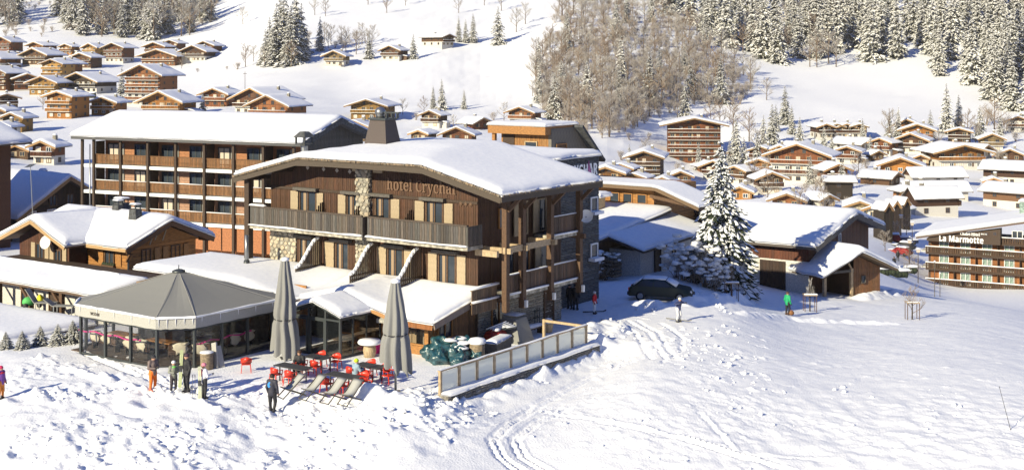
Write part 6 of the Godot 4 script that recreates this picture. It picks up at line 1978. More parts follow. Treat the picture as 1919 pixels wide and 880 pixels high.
func grand_hotel() -> void:
	# the large hotel in the village with white lettering
	var o := P(1742, 531, 214.0)
	var t := thing("village_hotel", "big village hotel with rows of balconies, turquoise curtained windows and white lettering", "hotel", o, -0.48)
	var W := 27.0
	bx_part(t, "wall", M.beam, Vector3(0, -3, -12), Vector3(W, 7.2, 0))
	var lv := [0.0, 2.6, 5.15, 7.7]
	for k in 3:
		var y: float = lv[k]
		var pn := tool()
		boards(pn, 0.3, W, y + 0.1, func(_x: float) -> float: return y + 2.3, 0.02, 0.5, Color(0.36, 0.14, 0.045), 0.22)
		stuffed(put(pn, "panels", M.wood_far, t))
		for i in 8:
			var w := window(t, Vector3(2.4 + i * 3.3, y + 1.15, 0.1), 1.5, 2.0, 0, "white_paint", 1, "glassy")
			for s: float in [-0.34, 0.34]: slab("curtain", M.green_tin, w, Vector3(s, 0, 0.035), Vector3(0.5, 1.75, 0.012))
			slab("partition", M.beam, t, Vector3(4.05 + i * 3.3, y + 1.2, 0.5), Vector3(0.1, 2.3, 0.8))
		rail(t, -0.3, W, y, 1.15, 0.0, Color(0.1, 0.055, 0.03), M.beam)
	for i in 5:
		var x := 13.5 + i * 3.3
		window(t, Vector3(x, 8.5, 0.1), 1.6, 1.7, 0, "white_paint", 1)
		bx_part(t, "post", M.beam, Vector3(x + 1.5, 7.3, 0.0), Vector3(x + 1.75, 9.6, 1.5))
	rail(t, 11.4, W, 7.3, 1.6, 0.0, Color(0.1, 0.055, 0.03), M.beam)
	var sg := tool()
	prism(sg, PackedVector2Array([Vector2(0.0, 7.15), Vector2(11.2, 7.15), Vector2(11.2, 9.7), Vector2(0, 7.55)]), 0.0, 1.9)
	put(sg, "sign_board", M.beam, t)
	letters(t, "La Marmotte", Vector3(5.3, 7.72, 1.96), 0, 1.0, M.white_letter, false, 6.7)
	letters(t, "Chalet-Hôtel ****", Vector3(7.2, 8.62, 1.96), 0, 0.45, M.white_letter, true, 4.0)
	for x: float in [8.5, 9.8]: window(t, Vector3(x + 0.6, 8.75 + (x - 8) * 0.1, 1.9), 0.6, 0.7)
	var hf := func(x: float, _z: float) -> float: return 7.75 + (x + 1.5) * 0.205
	slab_roof(t, [-1.6, W], [-14, 2.2], hf, 0.3, Color(0.14, 0.09, 0.06))
	put(snow_sheet(-1.7, W, -14.1, 2.3, hf, 0.6, 1.2, 0.06, 35.0), "snow", M.snow, t)
	bx_part(t, "roof_vent", M.green_tin, Vector3(13, 11, -9.5), Vector3(17, 13.2, -7))
	bx_part(t, "roof_vent", M.green_tin, Vector3(18.5, 12, -11), Vector3(23, 14.5, -8))
	put(snow_sheet(12.8, 17.2, -9.7, -6.8, func(_x: float, _z: float) -> float: return 13.2, 0.4, 0.8, 0.1), "vent_snow", M.snow, t)
	var sd := tool()
	boards(sd, 0, 12, -1.0, func(_x: float) -> float: return 7.3, 0, 0.5, Color(0.36, 0.14, 0.045), 0.22)
	var sdn := put(sd, "side_boards", M.wood_far, t)
	sdn.rotation.y = -PI / 2
	sdn.position = Vector3(0, 0, -12)
	for k in 3:
		var y: float = lv[k]
		bx_part(t, "side_balcony", M.plaster, Vector3(-1.4, y - 0.2, -6), Vector3(0, y, -1))
	# sign poles in front
	for px: float in [1753, 1763]:
		var pp := hit(px, 556)
		var lp := thing("marker_pole", "thin pale marker pole standing on the piste before the village hotel", "pole", pp, 0, "marker poles on the piste")
		var ps := tool()
		tube(ps, Vector3(0, -0.4, 0), Vector3(0, 3.2 if px < 1760 else 2.2, 0), 0.035, 0.03, 6)
		put(ps, "pole", M.grey_wood, lp)
		var pc := tool(true)
		blob(pc, Vector3(0, 3.2 if px < 1760 else 2.2, 0), Vector3(0.09, 0.08, 0.09), 6)
		put(pc, "snow_cap", M.snow, lp)
	var rod := thing("slalom_rod", "thin dark rod leaning in the churned snow", "rod", on(1899, 803))
	var rs := tool()
	tube(rs, Vector3(0, -0.3, 0), Vector3(-0.5, 1.95, -0.3), 0.014, 0.01, 6)
	put(rs, "rod", M.black, rod)
	var rt := tool(true)
	blob(rt, Vector3(-0.5, 1.95, -0.3), Vector3(0.025, 0.025, 0.025), 6)
	put(rt, "knob", M.black, rod)

# ---------- trees ----------
func spruce_meshes(key: String, sd: int, whorls: int, per: int, snowy: float, wide: float, sprays: int) -> void:
	# whorls of drooping limbs; every limb carries flat sprays of needles, many of them loaded with snow
	rng.seed = sd
	var cr := tool()
	var sn := tool()
	for k in whorls:
		var v := (k + rng.randf()) / whorls
		var y := 0.5 + 9.3 * v
		var len := wide * pow(1.0 - v, 0.85) * rng.randf_range(0.75, 1.2) + 0.12
		var n := maxi(3, int(per * (1.0 - v * 0.55)))
		var a0 := rng.randf() * TAU
		for i in n:
			var a := a0 + TAU * (i + rng.randf_range(-0.3, 0.3)) / n
			var d := Vector3(cos(a), 0, sin(a))
			var s := Vector3(-d.z, 0, d.x)
			var L := len * rng.randf_range(0.55, 1.15)
			var yy := y + rng.randf_range(-0.3, 0.3)
			var droop := rng.randf_range(0.3, 0.55)
			var m := maxi(2, int(ceil(sprays * L / wide + 1.0)))
			for q in m:
				var t := (q + 1.0) / m
				var root := Vector3(0, yy - L * droop * t * t + L * 0.1 * t, 0) + d * L * t * 0.82
				for sg: float in [-1.0, 1.0]:
					if rng.randf() < 0.1: continue
					var out := (d * rng.randf_range(0.45, 0.9) + s * sg * rng.randf_range(0.35, 0.9) * (1.15 - t) * 1.5).normalized()
					var sl := (0.2 + L * 0.28) * rng.randf_range(0.65, 1.25) * (1.15 - 0.45 * t)
					var tip := root + out * sl - Vector3(0, sl * rng.randf_range(0.3, 0.75), 0)
					var w := out.cross(Vector3.UP).normalized() * sl * rng.randf_range(0.2, 0.34)
					var mid := root.lerp(tip, 0.55)
					var hang := Vector3(0, -sl * 0.16, 0)
					quad(cr, root, mid + w + hang, tip, mid)
					quad(cr, root, mid, tip, mid - w + hang)
					if rng.randf() < snowy:
						var up := Vector3(0, 0.035 + 0.02 * rng.randf(), 0)
						var g := rng.randf_range(0.55, 1.0)
						quad(sn, root + up, mid + w * g + hang * g + up, tip.lerp(root, 0.12) + up, mid + up * 2.4)
						quad(sn, root + up, mid + up * 2.4, tip.lerp(root, 0.12) + up, mid - w * g + hang * g + up)
	tri(sn, Vector3(-0.05, 9.5, 0), Vector3(0.05, 9.5, 0), Vector3(0, 10.0, 0))
	var tk := tool(true)
	tube(tk, Vector3(0, -0.6, 0), Vector3(0, 9.9, 0), 0.2, 0.02, 7)
	for e in [[cr, "crown"], [sn, "snow"], [tk, "trunk"]]:
		(e[0] as SurfaceTool).generate_normals()
		cache[key + e[1]] = (e[0] as SurfaceTool).commit()
var bark_tone := Color(0.15, 0.1, 0.068)
var frost := 0.6
func branch(st: SurfaceTool, a: Vector3, dir: Vector3, len: float, r: float, depth: int) -> void:
	var b := a + dir * len
	var dusty := clampf(0.2 + 0.28 * (3 - depth) + rng.randf_range(-0.2, 0.2), 0.0, 0.9)
	col = bark_tone.lerp(Color(0.6, 0.58, 0.55), dusty * frost)
	tube(st, a, b, r, r * 0.6, 3, false)
	if depth == 0: return
	var n := 4 if depth > 1 else 5
	for i in n:
		var t := rng.randf_range(0.3, 1.0)
		var s := Vector3(rng.randf_range(-1, 1), rng.randf_range(-0.25, 0.8), rng.randf_range(-1, 1)).normalized()
		var nd := (dir * 0.75 + s * 0.75 + Vector3(0, 0.22, 0)).normalized()
		branch(st, a.lerp(b, t), nd, len * rng.randf_range(0.45, 0.7), r * 0.5, depth - 1)
func bare_mesh(key: String, sd: int, bushy: bool) -> void:
	rng.seed = sd
	bark_tone = [Color(0.17, 0.105, 0.06), Color(0.16, 0.13, 0.1), Color(0.14, 0.1, 0.075), Color(0.19, 0.125, 0.075), Color(0.2, 0.11, 0.06)][sd % 5]
	frost = [0.3, 0.85, 0.5, 0.55, 0.25][sd % 5]
	var st := tool()
	if bushy:
		for i in 9:
			var d := Vector3(rng.randf_range(-0.6, 0.6), 1, rng.randf_range(-0.6, 0.6)).normalized()
			branch(st, Vector3(rng.randf_range(-0.4, 0.4), -0.2, rng.randf_range(-0.4, 0.4)), d, 2.2, 0.06, 3)
	else:
		for i in 9:
			var y := 1.6 + i * 0.75
			var d := Vector3(cos(i * 2.4), rng.randf_range(0.5, 1.1), sin(i * 2.4)).normalized()
			branch(st, Vector3(0, y, 0), d, 3.3 - i * 0.22, 0.1, 3)
	col = Color(1, 1, 1)
	st.generate_normals()
	cache[key] = st.commit()
	var tk := tool(true)
	col = Color(0.15, 0.11, 0.085)
	tube(tk, Vector3(0, -0.8, 0), Vector3(0, 1.2 if bushy else 9.0, 0), 0.2, 0.03, 6)
	col = Color(1, 1, 1)
	tk.generate_normals()
	cache[key + "trunk"] = tk.commit()
func spruce(kind: int, at: Vector3, tall: float, label: String, group: String) -> Node3D:
	var t := thing("spruce", label, "spruce", at, rng.randf() * TAU, group)
	t.scale = Vector3(1, 1, 1) * tall / 10.0
	show_mesh(cache["spruce%dtrunk" % kind], "trunk", M.bark, t)
	show_mesh(cache["spruce%dcrown" % kind], "crown", M.needles_frost, t)
	show_mesh(cache["spruce%dsnow" % kind], "snow", M.snow_tree, t)
	return t
func bare(kind: int, at: Vector3, tall: float, label: String, group: String, called := "bare_tree", cat := "tree") -> Node3D:
	var t := thing(called, label, cat, at, rng.randf() * TAU, group)
	t.scale = Vector3(1, 1, 1) * tall / 10.0
	show_mesh(cache["bare%dtrunk" % kind], "trunk", M.twig, t)
	show_mesh(cache["bare%d" % kind], "crown", M.twig, t)
	return t
func scatter(poly: PackedVector2Array, space: float, limit: int) -> Array[Vector2]:
	var o: Array[Vector2] = []
	var lo := poly[0]
	var hi := poly[0]
	for p in poly:
		lo = lo.min(p)
		hi = hi.max(p)
	for i in limit * 14:
		if o.size() >= limit: break
		var p := Vector2(rng.randf_range(lo.x, hi.x), rng.randf_range(lo.y, hi.y))
		if not Geometry2D.is_point_in_polygon(p, poly): continue
		var ok := true
		for q in o:
			if absf(q.x - p.x) < space and absf(q.y - p.y) < space * 0.6:
				ok = false
				break
		if ok: o.append(p)
	return o
func forests() -> void:
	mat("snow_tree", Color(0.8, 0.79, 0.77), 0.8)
	mat("needles_frost", Color(0.1, 0.1, 0.075), 0.9)
	for k in 5: spruce_meshes("spruce%d" % k, 40 + k, [24, 26, 23, 28, 24][k], 10, [0.8, 0.86, 0.72, 0.9, 0.8][k], [2.3, 1.9, 2.6, 1.7, 2.1][k], 5)
	spruce_meshes("spruce9", 77, 54, 11, 0.9, 3.0, 7)
	for k in 4: bare_mesh("bare%d" % k, 60 + k, k == 3)
	rng.seed = 5
	var far := 300.0
	# the spruce forest above the meadow
	var f1 := PackedVector2Array([Vector2(1265, 60), Vector2(1390, 95), Vector2(1445, 118), Vector2(1600, 122), Vector2(1660, 112), Vector2(1730, 105), Vector2(1750, 138), Vector2(1800, 150), Vector2(1840, 172), Vector2(1900, 215), Vector2(1990, 240), Vector2(1990, -48), Vector2(1230, -48)])
	for p in scatter(f1, 18, 180):
		spruce(rng.randi() % 5, hit(p.x, p.y, far), rng.randf_range(24, 34), "snow laden spruce in the dense forest above the white meadow", "spruces of the forest above the meadow")
	for p in scatter(PackedVector2Array([Vector2(1380, 100), Vector2(1450, 125), Vector2(1600, 128), Vector2(1600, 40), Vector2(1400, 20)]), 12, 32):
		bare(rng.randi() % 3, hit(p.x, p.y, far), rng.randf_range(14, 20), "frosted leafless tree at the foot of the spruce forest", "leafless trees at the forest foot")
	# brown leafless wood
	var f2 := PackedVector2Array([Vector2(1002, 175), Vector2(1015, 215), Vector2(1070, 240), Vector2(1150, 258), Vector2(1210, 232), Vector2(1290, 200), Vector2(1400, 195), Vector2(1420, 150), Vector2(1330, 90), Vector2(1260, 20), Vector2(1240, -50), Vector2(1060, -50), Vector2(1030, 70), Vector2(1005, 110)])
	for p in scatter(f2, 15, 175):
		bare(rng.randi() % 3, hit(p.x, p.y, far), rng.randf_range(11, 17), "leafless frosted tree in the brown wood on the hillside", "leafless trees of the brown wood")
	for p in scatter(PackedVector2Array([Vector2(975, 60), Vector2(980, 200), Vector2(1060, 262), Vector2(1200, 278), Vector2(1440, 215), Vector2(1450, 150), Vector2(1300, 120), Vector2(1040, 60)]), 24, 30):
		bare(rng.randi() % 4, hit(p.x, p.y, far), rng.randf_range(5, 11), "low frosted tree along the ragged edge of the brown wood", "low trees along the wood edge")
	for p in scatter(f2, 40, 22):
		spruce(rng.randi() % 5, hit(p.x, p.y, far), rng.randf_range(13, 20), "snowy spruce standing among the leafless brown wood", "spruces among the brown wood")
	# undergrowth of the brown wood: nobody could count it
	var mm := MultiMesh.new()
	mm.transform_format = MultiMesh.TRANSFORM_3D
	mm.mesh = cache["bare3"]
	var pts := scatter(f2, 6, 750)
	for p in scatter(PackedVector2Array([Vector2(0, 70), Vector2(60, 72), Vector2(130, 66), Vector2(300, 76), Vector2(395, 45), Vector2(430, -30), Vector2(0, -30)]), 8, 130): pts.append(p)
	mm.instance_count = pts.size()
	for i in pts.size():
		mm.set_instance_transform(i, Transform3D(Basis(Vector3.UP, rng.randf() * TAU).scaled(Vector3.ONE * rng.randf_range(0.7, 1.5)), hit(pts[i].x, pts[i].y, far)))
	var mi := MultiMeshInstance3D.new()
	mi.multimesh = mm
	mi.material_override = M.twig
	mi.name = "undergrowth"
	add_child(mi)
	tag(mi, "frosted brown undergrowth between the trees on the hillside", "undergrowth", "", "stuff")
	# upper left forest
	var f3 := PackedVector2Array([Vector2(-40, 55), Vector2(20, 60), Vector2(60, 5), Vector2(100, 8), Vector2(125, 64), Vector2(300, 78), Vector2(345, 74), Vector2(395, 46), Vector2(412, -22), Vector2(-40, -22)])
	for p in scatter(f3, 11, 90):
		spruce(rng.randi() % 5, hit(p.x, p.y, far), rng.randf_range(24, 33), "frosted spruce in the forest above the chalets", "spruces above the chalets")
	for p in scatter(f3, 11, 80):
		bare(rng.randi() % 3, hit(p.x, p.y, far), rng.randf_range(19, 27), "pale frosted leafless tree above the chalets", "leafless trees above the chalets")
	# clump on the slope
	for p in [[505, 112, 21], [518, 118, 29], [532, 108, 34], [545, 120, 28], [556, 116, 33], [565, 100, 25], [497, 120, 17], [540, 122, 20], [600, 95, 17], [525, 105, 30], [511, 122, 18], [552, 104, 30], [570, 112, 17]]:
		spruce(rng.randi() % 5, hit(p[0], p[1], far), p[2], "tall snowy spruce in the clump on the open slope", "spruces of the slope clump")
	for p in scatter(PackedVector2Array([Vector2(480, 125), Vector2(580, 60), Vector2(700, 85), Vector2(700, 105), Vector2(600, 108), Vector2(560, 128)]), 10, 26):
		bare(rng.randi() % 4, hit(p.x, p.y, far), rng.randf_range(7, 14), "leafless bush beside the spruce clump on the slope", "bushes beside the slope clump", "bare_bush", "bush")
	for p in [[860, 78, 13], [873, 80, 12], [887, 80, 15], [934, 82, 19]]:
		spruce(rng.randi() % 5, hit(p[0], p[1], far), p[2], "lone snowy spruce near the upper farmhouse", "spruces near the upper farmhouse")
	for p in [[692, 110, 13], [775, 110, 12], [828, 205, 12], [812, 203, 9], [870, 205, 8], [228, 182, 13], [240, 180, 10], [268, 205, 6], [380, 210, 7]]:
		spruce(rng.randi() % 5, hit(p[0], p[1], 250), p[2], "snowy garden spruce between the hillside chalets", "garden spruces of the hillside")
	for p in [[610, 30, 11], [590, 28, 12], [690, 8, 13], [725, 24, 12], [860, 24, 11], [908, 10, 13], [968, 60, 14], [985, 45, 13], [940, 20, 14], [760, 10, 12], [455, 45, 12], [640, 80, 10], [668, 90, 10]]:
		bare(rng.randi() % 3, hit(p[0], p[1], far), p[2], "slender leafless tree on the white upper slope", "slender trees of the upper slope")
	for p in [[475, 115, 9], [460, 125, 12], [445, 130, 10], [340, 130, 6], [370, 135, 6], [425, 130, 5], [80, 205, 7], [780, 225, 8], [795, 212, 7], [755, 215, 7], [925, 225, 9], [945, 228, 8], [990, 235, 7], [850, 245, 6], [700, 262, 6], [1100, 250, 10], [1030, 250, 7], [1060, 255, 8]]:
		bare([0, 3, 1, 3][rng.randi() % 4], hit(p[0], p[1], 200), p[2], "frosted leafless shrub between the hillside houses", "frosted shrubs of the hillside", "bare_shrub", "shrub")
	# village on the right
	for p in [[1285, 225, 16], [1472, 232, 15], [1455, 245, 10], [1775, 250, 19], [1668, 262, 11], [1632, 298, 8], [1448, 272, 15], [1380, 310, 17], [1395, 325, 12], [1500, 265, 9], [1520, 345, 8], [1560, 290, 7], [1432, 290, 14], [1420, 318, 13], [1368, 335, 12], [1485, 252, 11], [1545, 278, 8], [1618, 268, 9], [1685, 262, 12], [1745, 262, 11], [1798, 245, 14], [1838, 262, 13], [1876, 272, 11], [1580, 355, 8], [1522, 330, 9], [1455, 340, 10], [1310, 318, 9], [1180, 318, 8]]:
		spruce(rng.randi() % 5, hit(p[0], p[1], 200), p[2], "snow covered spruce between the village houses", "spruces of the village")
	for p in [[1850, 235, 21], [1880, 250, 19], [1865, 255, 16], [1815, 262, 12], [1830, 270, 9], [1905, 265, 10], [1668, 270, 14], [1445, 345, 10], [1440, 380, 8], [1530, 375, 8], [1510, 360, 7], [1540, 385, 7], [1420, 300, 12], [1405, 265, 13], [1375, 250, 13], [1350, 240, 12], [1230, 340, 6], [1180, 330, 6], [1255, 350, 6], [1700, 440, 4], [1680, 450, 4], [1665, 440, 4], [1660, 470, 4], [1600, 350, 6], [1640, 340, 5], [1705, 495, 3], [1715, 510, 3], [1700, 520, 2.5], [1455, 300, 8], [1480, 300, 9], [1530, 300, 8], [1545, 315, 9], [1610, 325, 7], [1625, 315, 8], [1655, 315, 7], [1760, 290, 9], [1840, 305, 8], [1872, 300, 9], [1400, 355, 8], [1415, 345, 9], [1335, 300, 9], [1350, 320, 8], [1270, 320, 8], [1190, 310, 9], [1165, 300, 9], [1210, 300, 8], [1590, 385, 6], [1545, 400, 6], [1500, 400, 6], [1440, 400, 7], [1725, 330, 6], [1880, 320, 7]]:
		bare([0, 3, 2, 3][rng.randi() % 4], hit(p[0], p[1], 120), p[2], "frosted leafless tree between the village houses", "leafless trees of the village")
	# the big spruce by the yard
	var bp := hit(1352, 540)
	var big := thing("yard_spruce", "big snow laden spruce between the white shed and the barn", "spruce", bp, 0.7)
	big.scale = Vector3(1.0, 1.07, 1.0)
	show_mesh(cache["spruce9trunk"], "trunk", M.bark, big)
	show_mesh(cache["spruce9crown"], "crown", M.needles, big)
	show_mesh(cache["spruce9snow"], "snow", M.snow, big)
	for p in [[1300, 530, 2.6], [1280, 525, 2.2], [1322, 538, 2.4], [1268, 520, 2.0], [1340, 545, 1.8], [1135, 525, 1.6], [1380, 540, 1.8]]:
		var b := bare(3, hit(p[0], p[1]), p[2] * 2.6, "snowy tangled bush at the foot of the big spruce", "bushes at the foot of the big spruce", "tangled_bush", "bush")
		var sn := tool(true)
		for i in 40: blob(sn, Vector3(rng.randf_range(-2.5, 2.5), rng.randf_range(1.5, 5.0), rng.randf_range(-2.5, 2.5)), Vector3(0.5, 0.2, 0.45) * rng.randf_range(0.6, 1.3), 6, 0.4, i)
		stuffed(put(sn, "snow", M.snow_tree, b))
	# little clipped firs along the deck
	var at := [[10, 653, 1.0], [41, 653, 1.05], [75, 647, 1.15], [108, 646, 1.2], [136, 642, 1.3]]
	for p in at:
		var t := thing("potted_fir", "little snow dusted fir in the row beside the timber deck", "fir", on(p[0], p[1]), rng.randf() * 6, "little firs beside the deck")
		t.scale = Vector3(0.17, 0.1, 0.17) * p[2]
		show_mesh(cache["spruce9trunk"], "trunk", M.bark, t)
		show_mesh(cache["spruce9crown"], "crown", M.needles, t)
		show_mesh(cache["spruce9snow"], "snow", M.snow_tree, t)

# ---------- the village ----------
func ch(label: String, px: float, py: float, wpx: float, floors: int, plaster: int, tint: int, dturn := 0.0, lr := 0.85, opt := {}) -> Node3D:
	var p: Vector3 = opt.at if opt.has("at") else hit(px, py, 190.0)
	var w := clampf(wpx * 1.04 * -p.z / F, opt.get("least", 4.0), 34.0)
	opt.fh = clampf(w * 0.26, 2.3, 2.75) if not opt.has("fh") else opt.fh
	if not opt.has("slope"): opt.slope = rng.randf_range(0.28, 0.44)
	if not opt.has("snow"): opt.snow = rng.randf_range(0.28, 0.5)
	if not opt.has("over"): opt.over = (w * 0.13 + 0.4) * rng.randf_range(0.8, 1.2)
	opt.tone = rng.randf_range(0.5, 1.0)
	var o := chalet(label, p + Vector3(0, -0.2, 0), w, w * lr * rng.randf_range(0.85, 1.2), floors, plaster, tint, -0.34 + dturn + rng.randf_range(-0.16, 0.16), opt)
	var pick := rng.randf()
	if pick < 0.3 and w > 6.0 and floors > 1:   # a lean-to with its own snow against the side
		var lx := w / 2 + 0.05
		var lw := w * 0.28
		var lz := w * 0.2
		bx_part(o, "lean_to", M.beam_brown if pick < 0.15 else M.plaster, Vector3(lx, -2.0, -lz), Vector3(lx + lw, opt.fh * 0.8, lz))
		put(snow_sheet(lx, lx + lw + 0.5, -lz - 0.4, lz + 0.4, func(x: float, _z: float) -> float: return opt.fh * 0.8 + 0.5 - (x - lx) * 0.2, 0.35, 1.2, 0.15, p.x), "lean_to_snow", M.snow, o)
	elif pick < 0.5 and w > 6.0:   # a stack of firewood beside the front door
		var fw := tool()
		for i in 5:
			for j in 3:
				col = vary(Color(0.28, 0.19, 0.11), 0.3)
				tube(fw, Vector3(w * 0.3 + i * 0.3, 0.2 + j * 0.28, w * lr * 0.6), Vector3(w * 0.3 + i * 0.3, 0.2 + j * 0.28, w * lr * 0.6 + 0.6), 0.14, 0.14, 6)
		col = Color(1, 1, 1)
		stuffed(put(fw, "woodpile", M.tinted, o))
	return o
func village() -> void:
	rng.seed = 21
	# hillside on the left
	ch("red brown chalet with white cellar at the end of the top row", 16, 104, 34, 3, 1, 0)
	ch("small brown chalet with pale balcony in the top row", 80, 102, 34, 2, 0, 3)
	ch("bright orange chalet of the top row with dark window triangle", 131, 102, 27, 2, 0, 1)
	ch("orange chalet beside the bright orange one in the top row", 177, 103, 28, 2, 0, 5)
	ch("reddish chalet with tall white base closing the top row", 224, 116, 40, 3, 1, 0)
	ch("wide brown chalet with grey balcony below the top row", 80, 120, 50, 2, 0, 6)
	ch("dark brown chalet with small lean-to gable", 162, 126, 42, 2, 0, 2)
	ch("chalet with blank white base near the slope edge", 2, 127, 48, 2, 1, 3)
	ch("brown chalet half hidden behind the cream one", 122, 138, 42, 2, 0, 3)
	ch("cream and brown chalet with a strip of five windows", 110, 150, 40, 3, 1, 5)
	ch("old brown chalet with double balcony beside the long roof", 8, 168, 48, 3, 0, 3)
	ch("long roofed brown chalet with red balcony", 46, 166, 40, 2, 0, 0, 0.7, 1.5)
	ch("yellow orange chalet above the hedge", 92, 176, 50, 2, 0, 5)
	ch("large blackened chalet with white ground floor", 170, 172, 72, 2, 1, 4)
	ch("tall five storey chalet block with dark balconies", 285, 196, 68, 5, 2, 3, 0.0, 0.9, {"fh": 2.5})
	ch("brown chalet behind the stone pier house", 297, 104, 36, 2, 0, 3)
	ch("chalet with reddish gable behind the long roof", 327, 96, 30, 2, 0, 0)
	ch("wide chalet with tall stone pier in its gable", 313, 122, 66, 2, 0, 3)
	ch("dark chalet with pale balcony beside the pier house", 372, 114, 46, 2, 1, 2)
	ch("red brown chalet at the far end of the pier house group", 392, 102, 34, 2, 0, 0)
	ch("orange brown chalet standing alone beside the tall mast", 415, 198, 46, 2, 0, 0)
	ch("three storey orange chalet above the long snow roof", 128, 220, 52, 3, 0, 1)
	ch("low orange chalet behind the long snow roof", 205, 214, 46, 2, 0, 1)
	ch("wide orange chalet with white balcony banners", 318, 216, 72, 2, 0, 1)
	ch("small brown house turned sideways on the left slope", 6, 204, 40, 2, 0, 2, 0.9)
	ch("yellow chalet with broad white balcony on the left slope", 34, 246, 36, 2, 0, 5)
	ch("brown house behind the yellow chalet", 6, 232, 34, 2, 1, 3)
	ch("stone walled house under the yellow chalet", 12, 268, 34, 2, 2, 6)
	ch("low brown chalet at the roadside on the left", 40, 296, 40, 1, 0, 6)
	ch("red chalet with orange balcony at the roadside", 92, 308, 42, 2, 1, 0)
	ch("big dark chalet with carved gable and white arcades", 500, 212, 84, 2, 1, 2)
	ch("chalet with white corner towers in front of the dark one", 522, 226, 76, 2, 1, 3)
	# middle slope
	ch("pale new timber chalet high on the open slope", 632, 122, 36, 2, 1, 7)
	ch("brown farmhouse with white ground floor on the open slope", 740, 112, 36, 2, 1, 2)
	ch("upper farmhouse with long eave and blue white cellar", 820, 86, 30, 2, 1, 6, 1.15, 1.5)
	ch("new yellow timber chalet with large glass gable", 700, 222, 60, 2, 0, 5, 0.1, 1.0)
	ch("little dark chalet with stone stair base", 815, 238, 36, 2, 1, 2)
	ch("red barn with flat snowy roof beside the frosted shrubs", 890, 240, 40, 1, 0, 0, 1.0)
	ch("brown chalet with small side gable above the penthouse", 985, 232, 46, 2, 1, 3)
	ch("wooden chalet hidden behind the copper chimney", 672, 262, 44, 2, 0, 3)
	ch("plain hut with beige gable behind the hotel ridge", 795, 262, 30, 1, 0, 6, 0.0, 1.2, {"chimney": false})
	ch("brown chalet with stone chimney behind the hotel ridge", 862, 262, 52, 1, 0, 0)
	# village on the right
	ch("five storey apartment block with red brown panels and white pillars", 1300, 302, 92, 5, 0, 0, 0.25, 0.6, {"called": "apartment_block", "category": "apartment block", "slope": 0.22, "fh": 2.7})
	ch("brown lodge with big glazed gable and long white roof", 1212, 334, 56, 3, 0, 6, 0.2, 1.4)
	ch("orange chalet roof peeping behind the timber house", 1140, 352, 56, 2, 0, 1)
	ch("grey roofed house nearest the timber house", 1245, 372, 44, 2, 1, 6)
	ch("narrow house with stone chimney behind the grey roof", 1275, 355, 36, 2, 1, 6, 0.3)
	ch("small shed with orange gable beside the block", 1372, 300, 28, 1, 0, 1)
	ch("brown hut with plastered corner near the block", 1325, 320, 34, 1, 0, 3, 0.6)
	ch("house with grey roof behind the big spruce", 1392, 345, 40, 2, 1, 6, -0.4)
	ch("small chalet with rounded orange gable behind the barn", 1390, 372, 40, 1, 0, 1)
	ch("large red brown chalet with white arcades and faded gable lettering", 1505, 338, 96, 3, 2, 0)
	ch("little brown tower house beside the red brown chalet", 1462, 318, 26, 3, 1, 3)
	for k in 4: ch(["terraced chalet gable at the near end of the row of four", "second gable in the row of four terraced chalets", "third gable in the row of four terraced chalets", "last gable at the far end of the terraced row"][k], 1540 + k * 23, 258, 25, 2, 1, 2, 0.3, 1.6)
	ch("white roofed cottage below the terraced row", 1600, 278, 46, 1, 1, 6, 1.1, 1.3)
	ch("reddish chalet with dark side beside the round fir", 1592, 306, 38, 2, 1, 0)
	ch("low orange barn with flatter roof and parked vehicles", 1688, 322, 66, 1, 0, 1, 0.0, 0.9)
	ch("upper orange chalet of the stepped group", 1700, 254, 40, 2, 0, 1)
	ch("orange and pink chalet in the middle of the stepped group", 1722, 268, 52, 2, 1, 1)
	ch("brown chalet with white columns at the front of the stepped group", 1712, 285, 50, 2, 1, 2)
	ch("house with hipped white roof and long orange wall", 1785, 312, 84, 2, 1, 1, 0.35, 0.8, {"slope": 0.25})
	ch("tiny hut with brown gable before the hipped house", 1730, 308, 20, 1, 0, 2)
	ch("cream house at the wood edge", 1908, 246, 36, 2, 2, 6)
	ch("brown hut with row of snow cushions on the far lane", 1895, 300, 44, 1, 0, 2)
	ch("brown cottage with tall cream base beside the frosted garden", 1432, 305, 40, 2, 1, 3)
	ch("dark barn turned sideways under the terraced row", 1500, 285, 34, 1, 0, 4, 1.0, 1.5)
	ch("narrow orange chalet between the block and the spruces", 1425, 330, 36, 2, 1, 1)
	ch("small weathered hut on the bank above the lane", 1640, 300, 24, 1, 0, 6, 0.5)
	ch("red brown farmhouse below the stepped group", 1660, 290, 36, 2, 1, 0, -0.3)
	ch("low house with wide white roof by the lane bend", 1820, 292, 44, 1, 1, 6, 0.9, 1.4)
	ch("brown chalet above the hipped house", 1800, 268, 36, 2, 0, 2)
	ch("pale chalet next to the far lane hut", 1858, 282, 38, 2, 1, 7)
	ch("grey brown barn behind the orange barn", 1650, 345, 40, 1, 0, 6, 1.2, 1.5, {"balcony": false})
	ch("house with dormer height gable behind the green marquee", 1560, 345, 40, 2, 1, 3, 0.4)
	ch("cream cottage behind the grey roofed house", 1195, 362, 40, 2, 1, 7)
	ch("dark chalet half hidden under the lodge", 1170, 342, 40, 2, 0, 2)
	ch("timber house on the bank behind the spruce top", 1345, 335, 42, 2, 1, 0)
	ch("tiny cream garage near the lone white cottage", 1535, 388, 26, 1, 1, 7, 0.8, 1.3, {"balcony": false, "chimney": false})
	ch("brown house beyond the barn ridge", 1440, 362, 44, 2, 1, 6, 0.5)
	ch("orange lit chalet at the end of the marquee lane", 1700, 392, 34, 2, 1, 1, 0.6)
	ch("long white roofed hall, uppermost of three parallel roofs", 1752, 342, 30, 1, 1, 2, 2.1, 3.0, {"balcony": false, "slope": 0.75, "chimney": false})
	ch("long white roofed hall, middle of three parallel roofs", 1752, 370, 32, 1, 1, 2, 2.1, 3.0, {"balcony": false, "slope": 0.75})
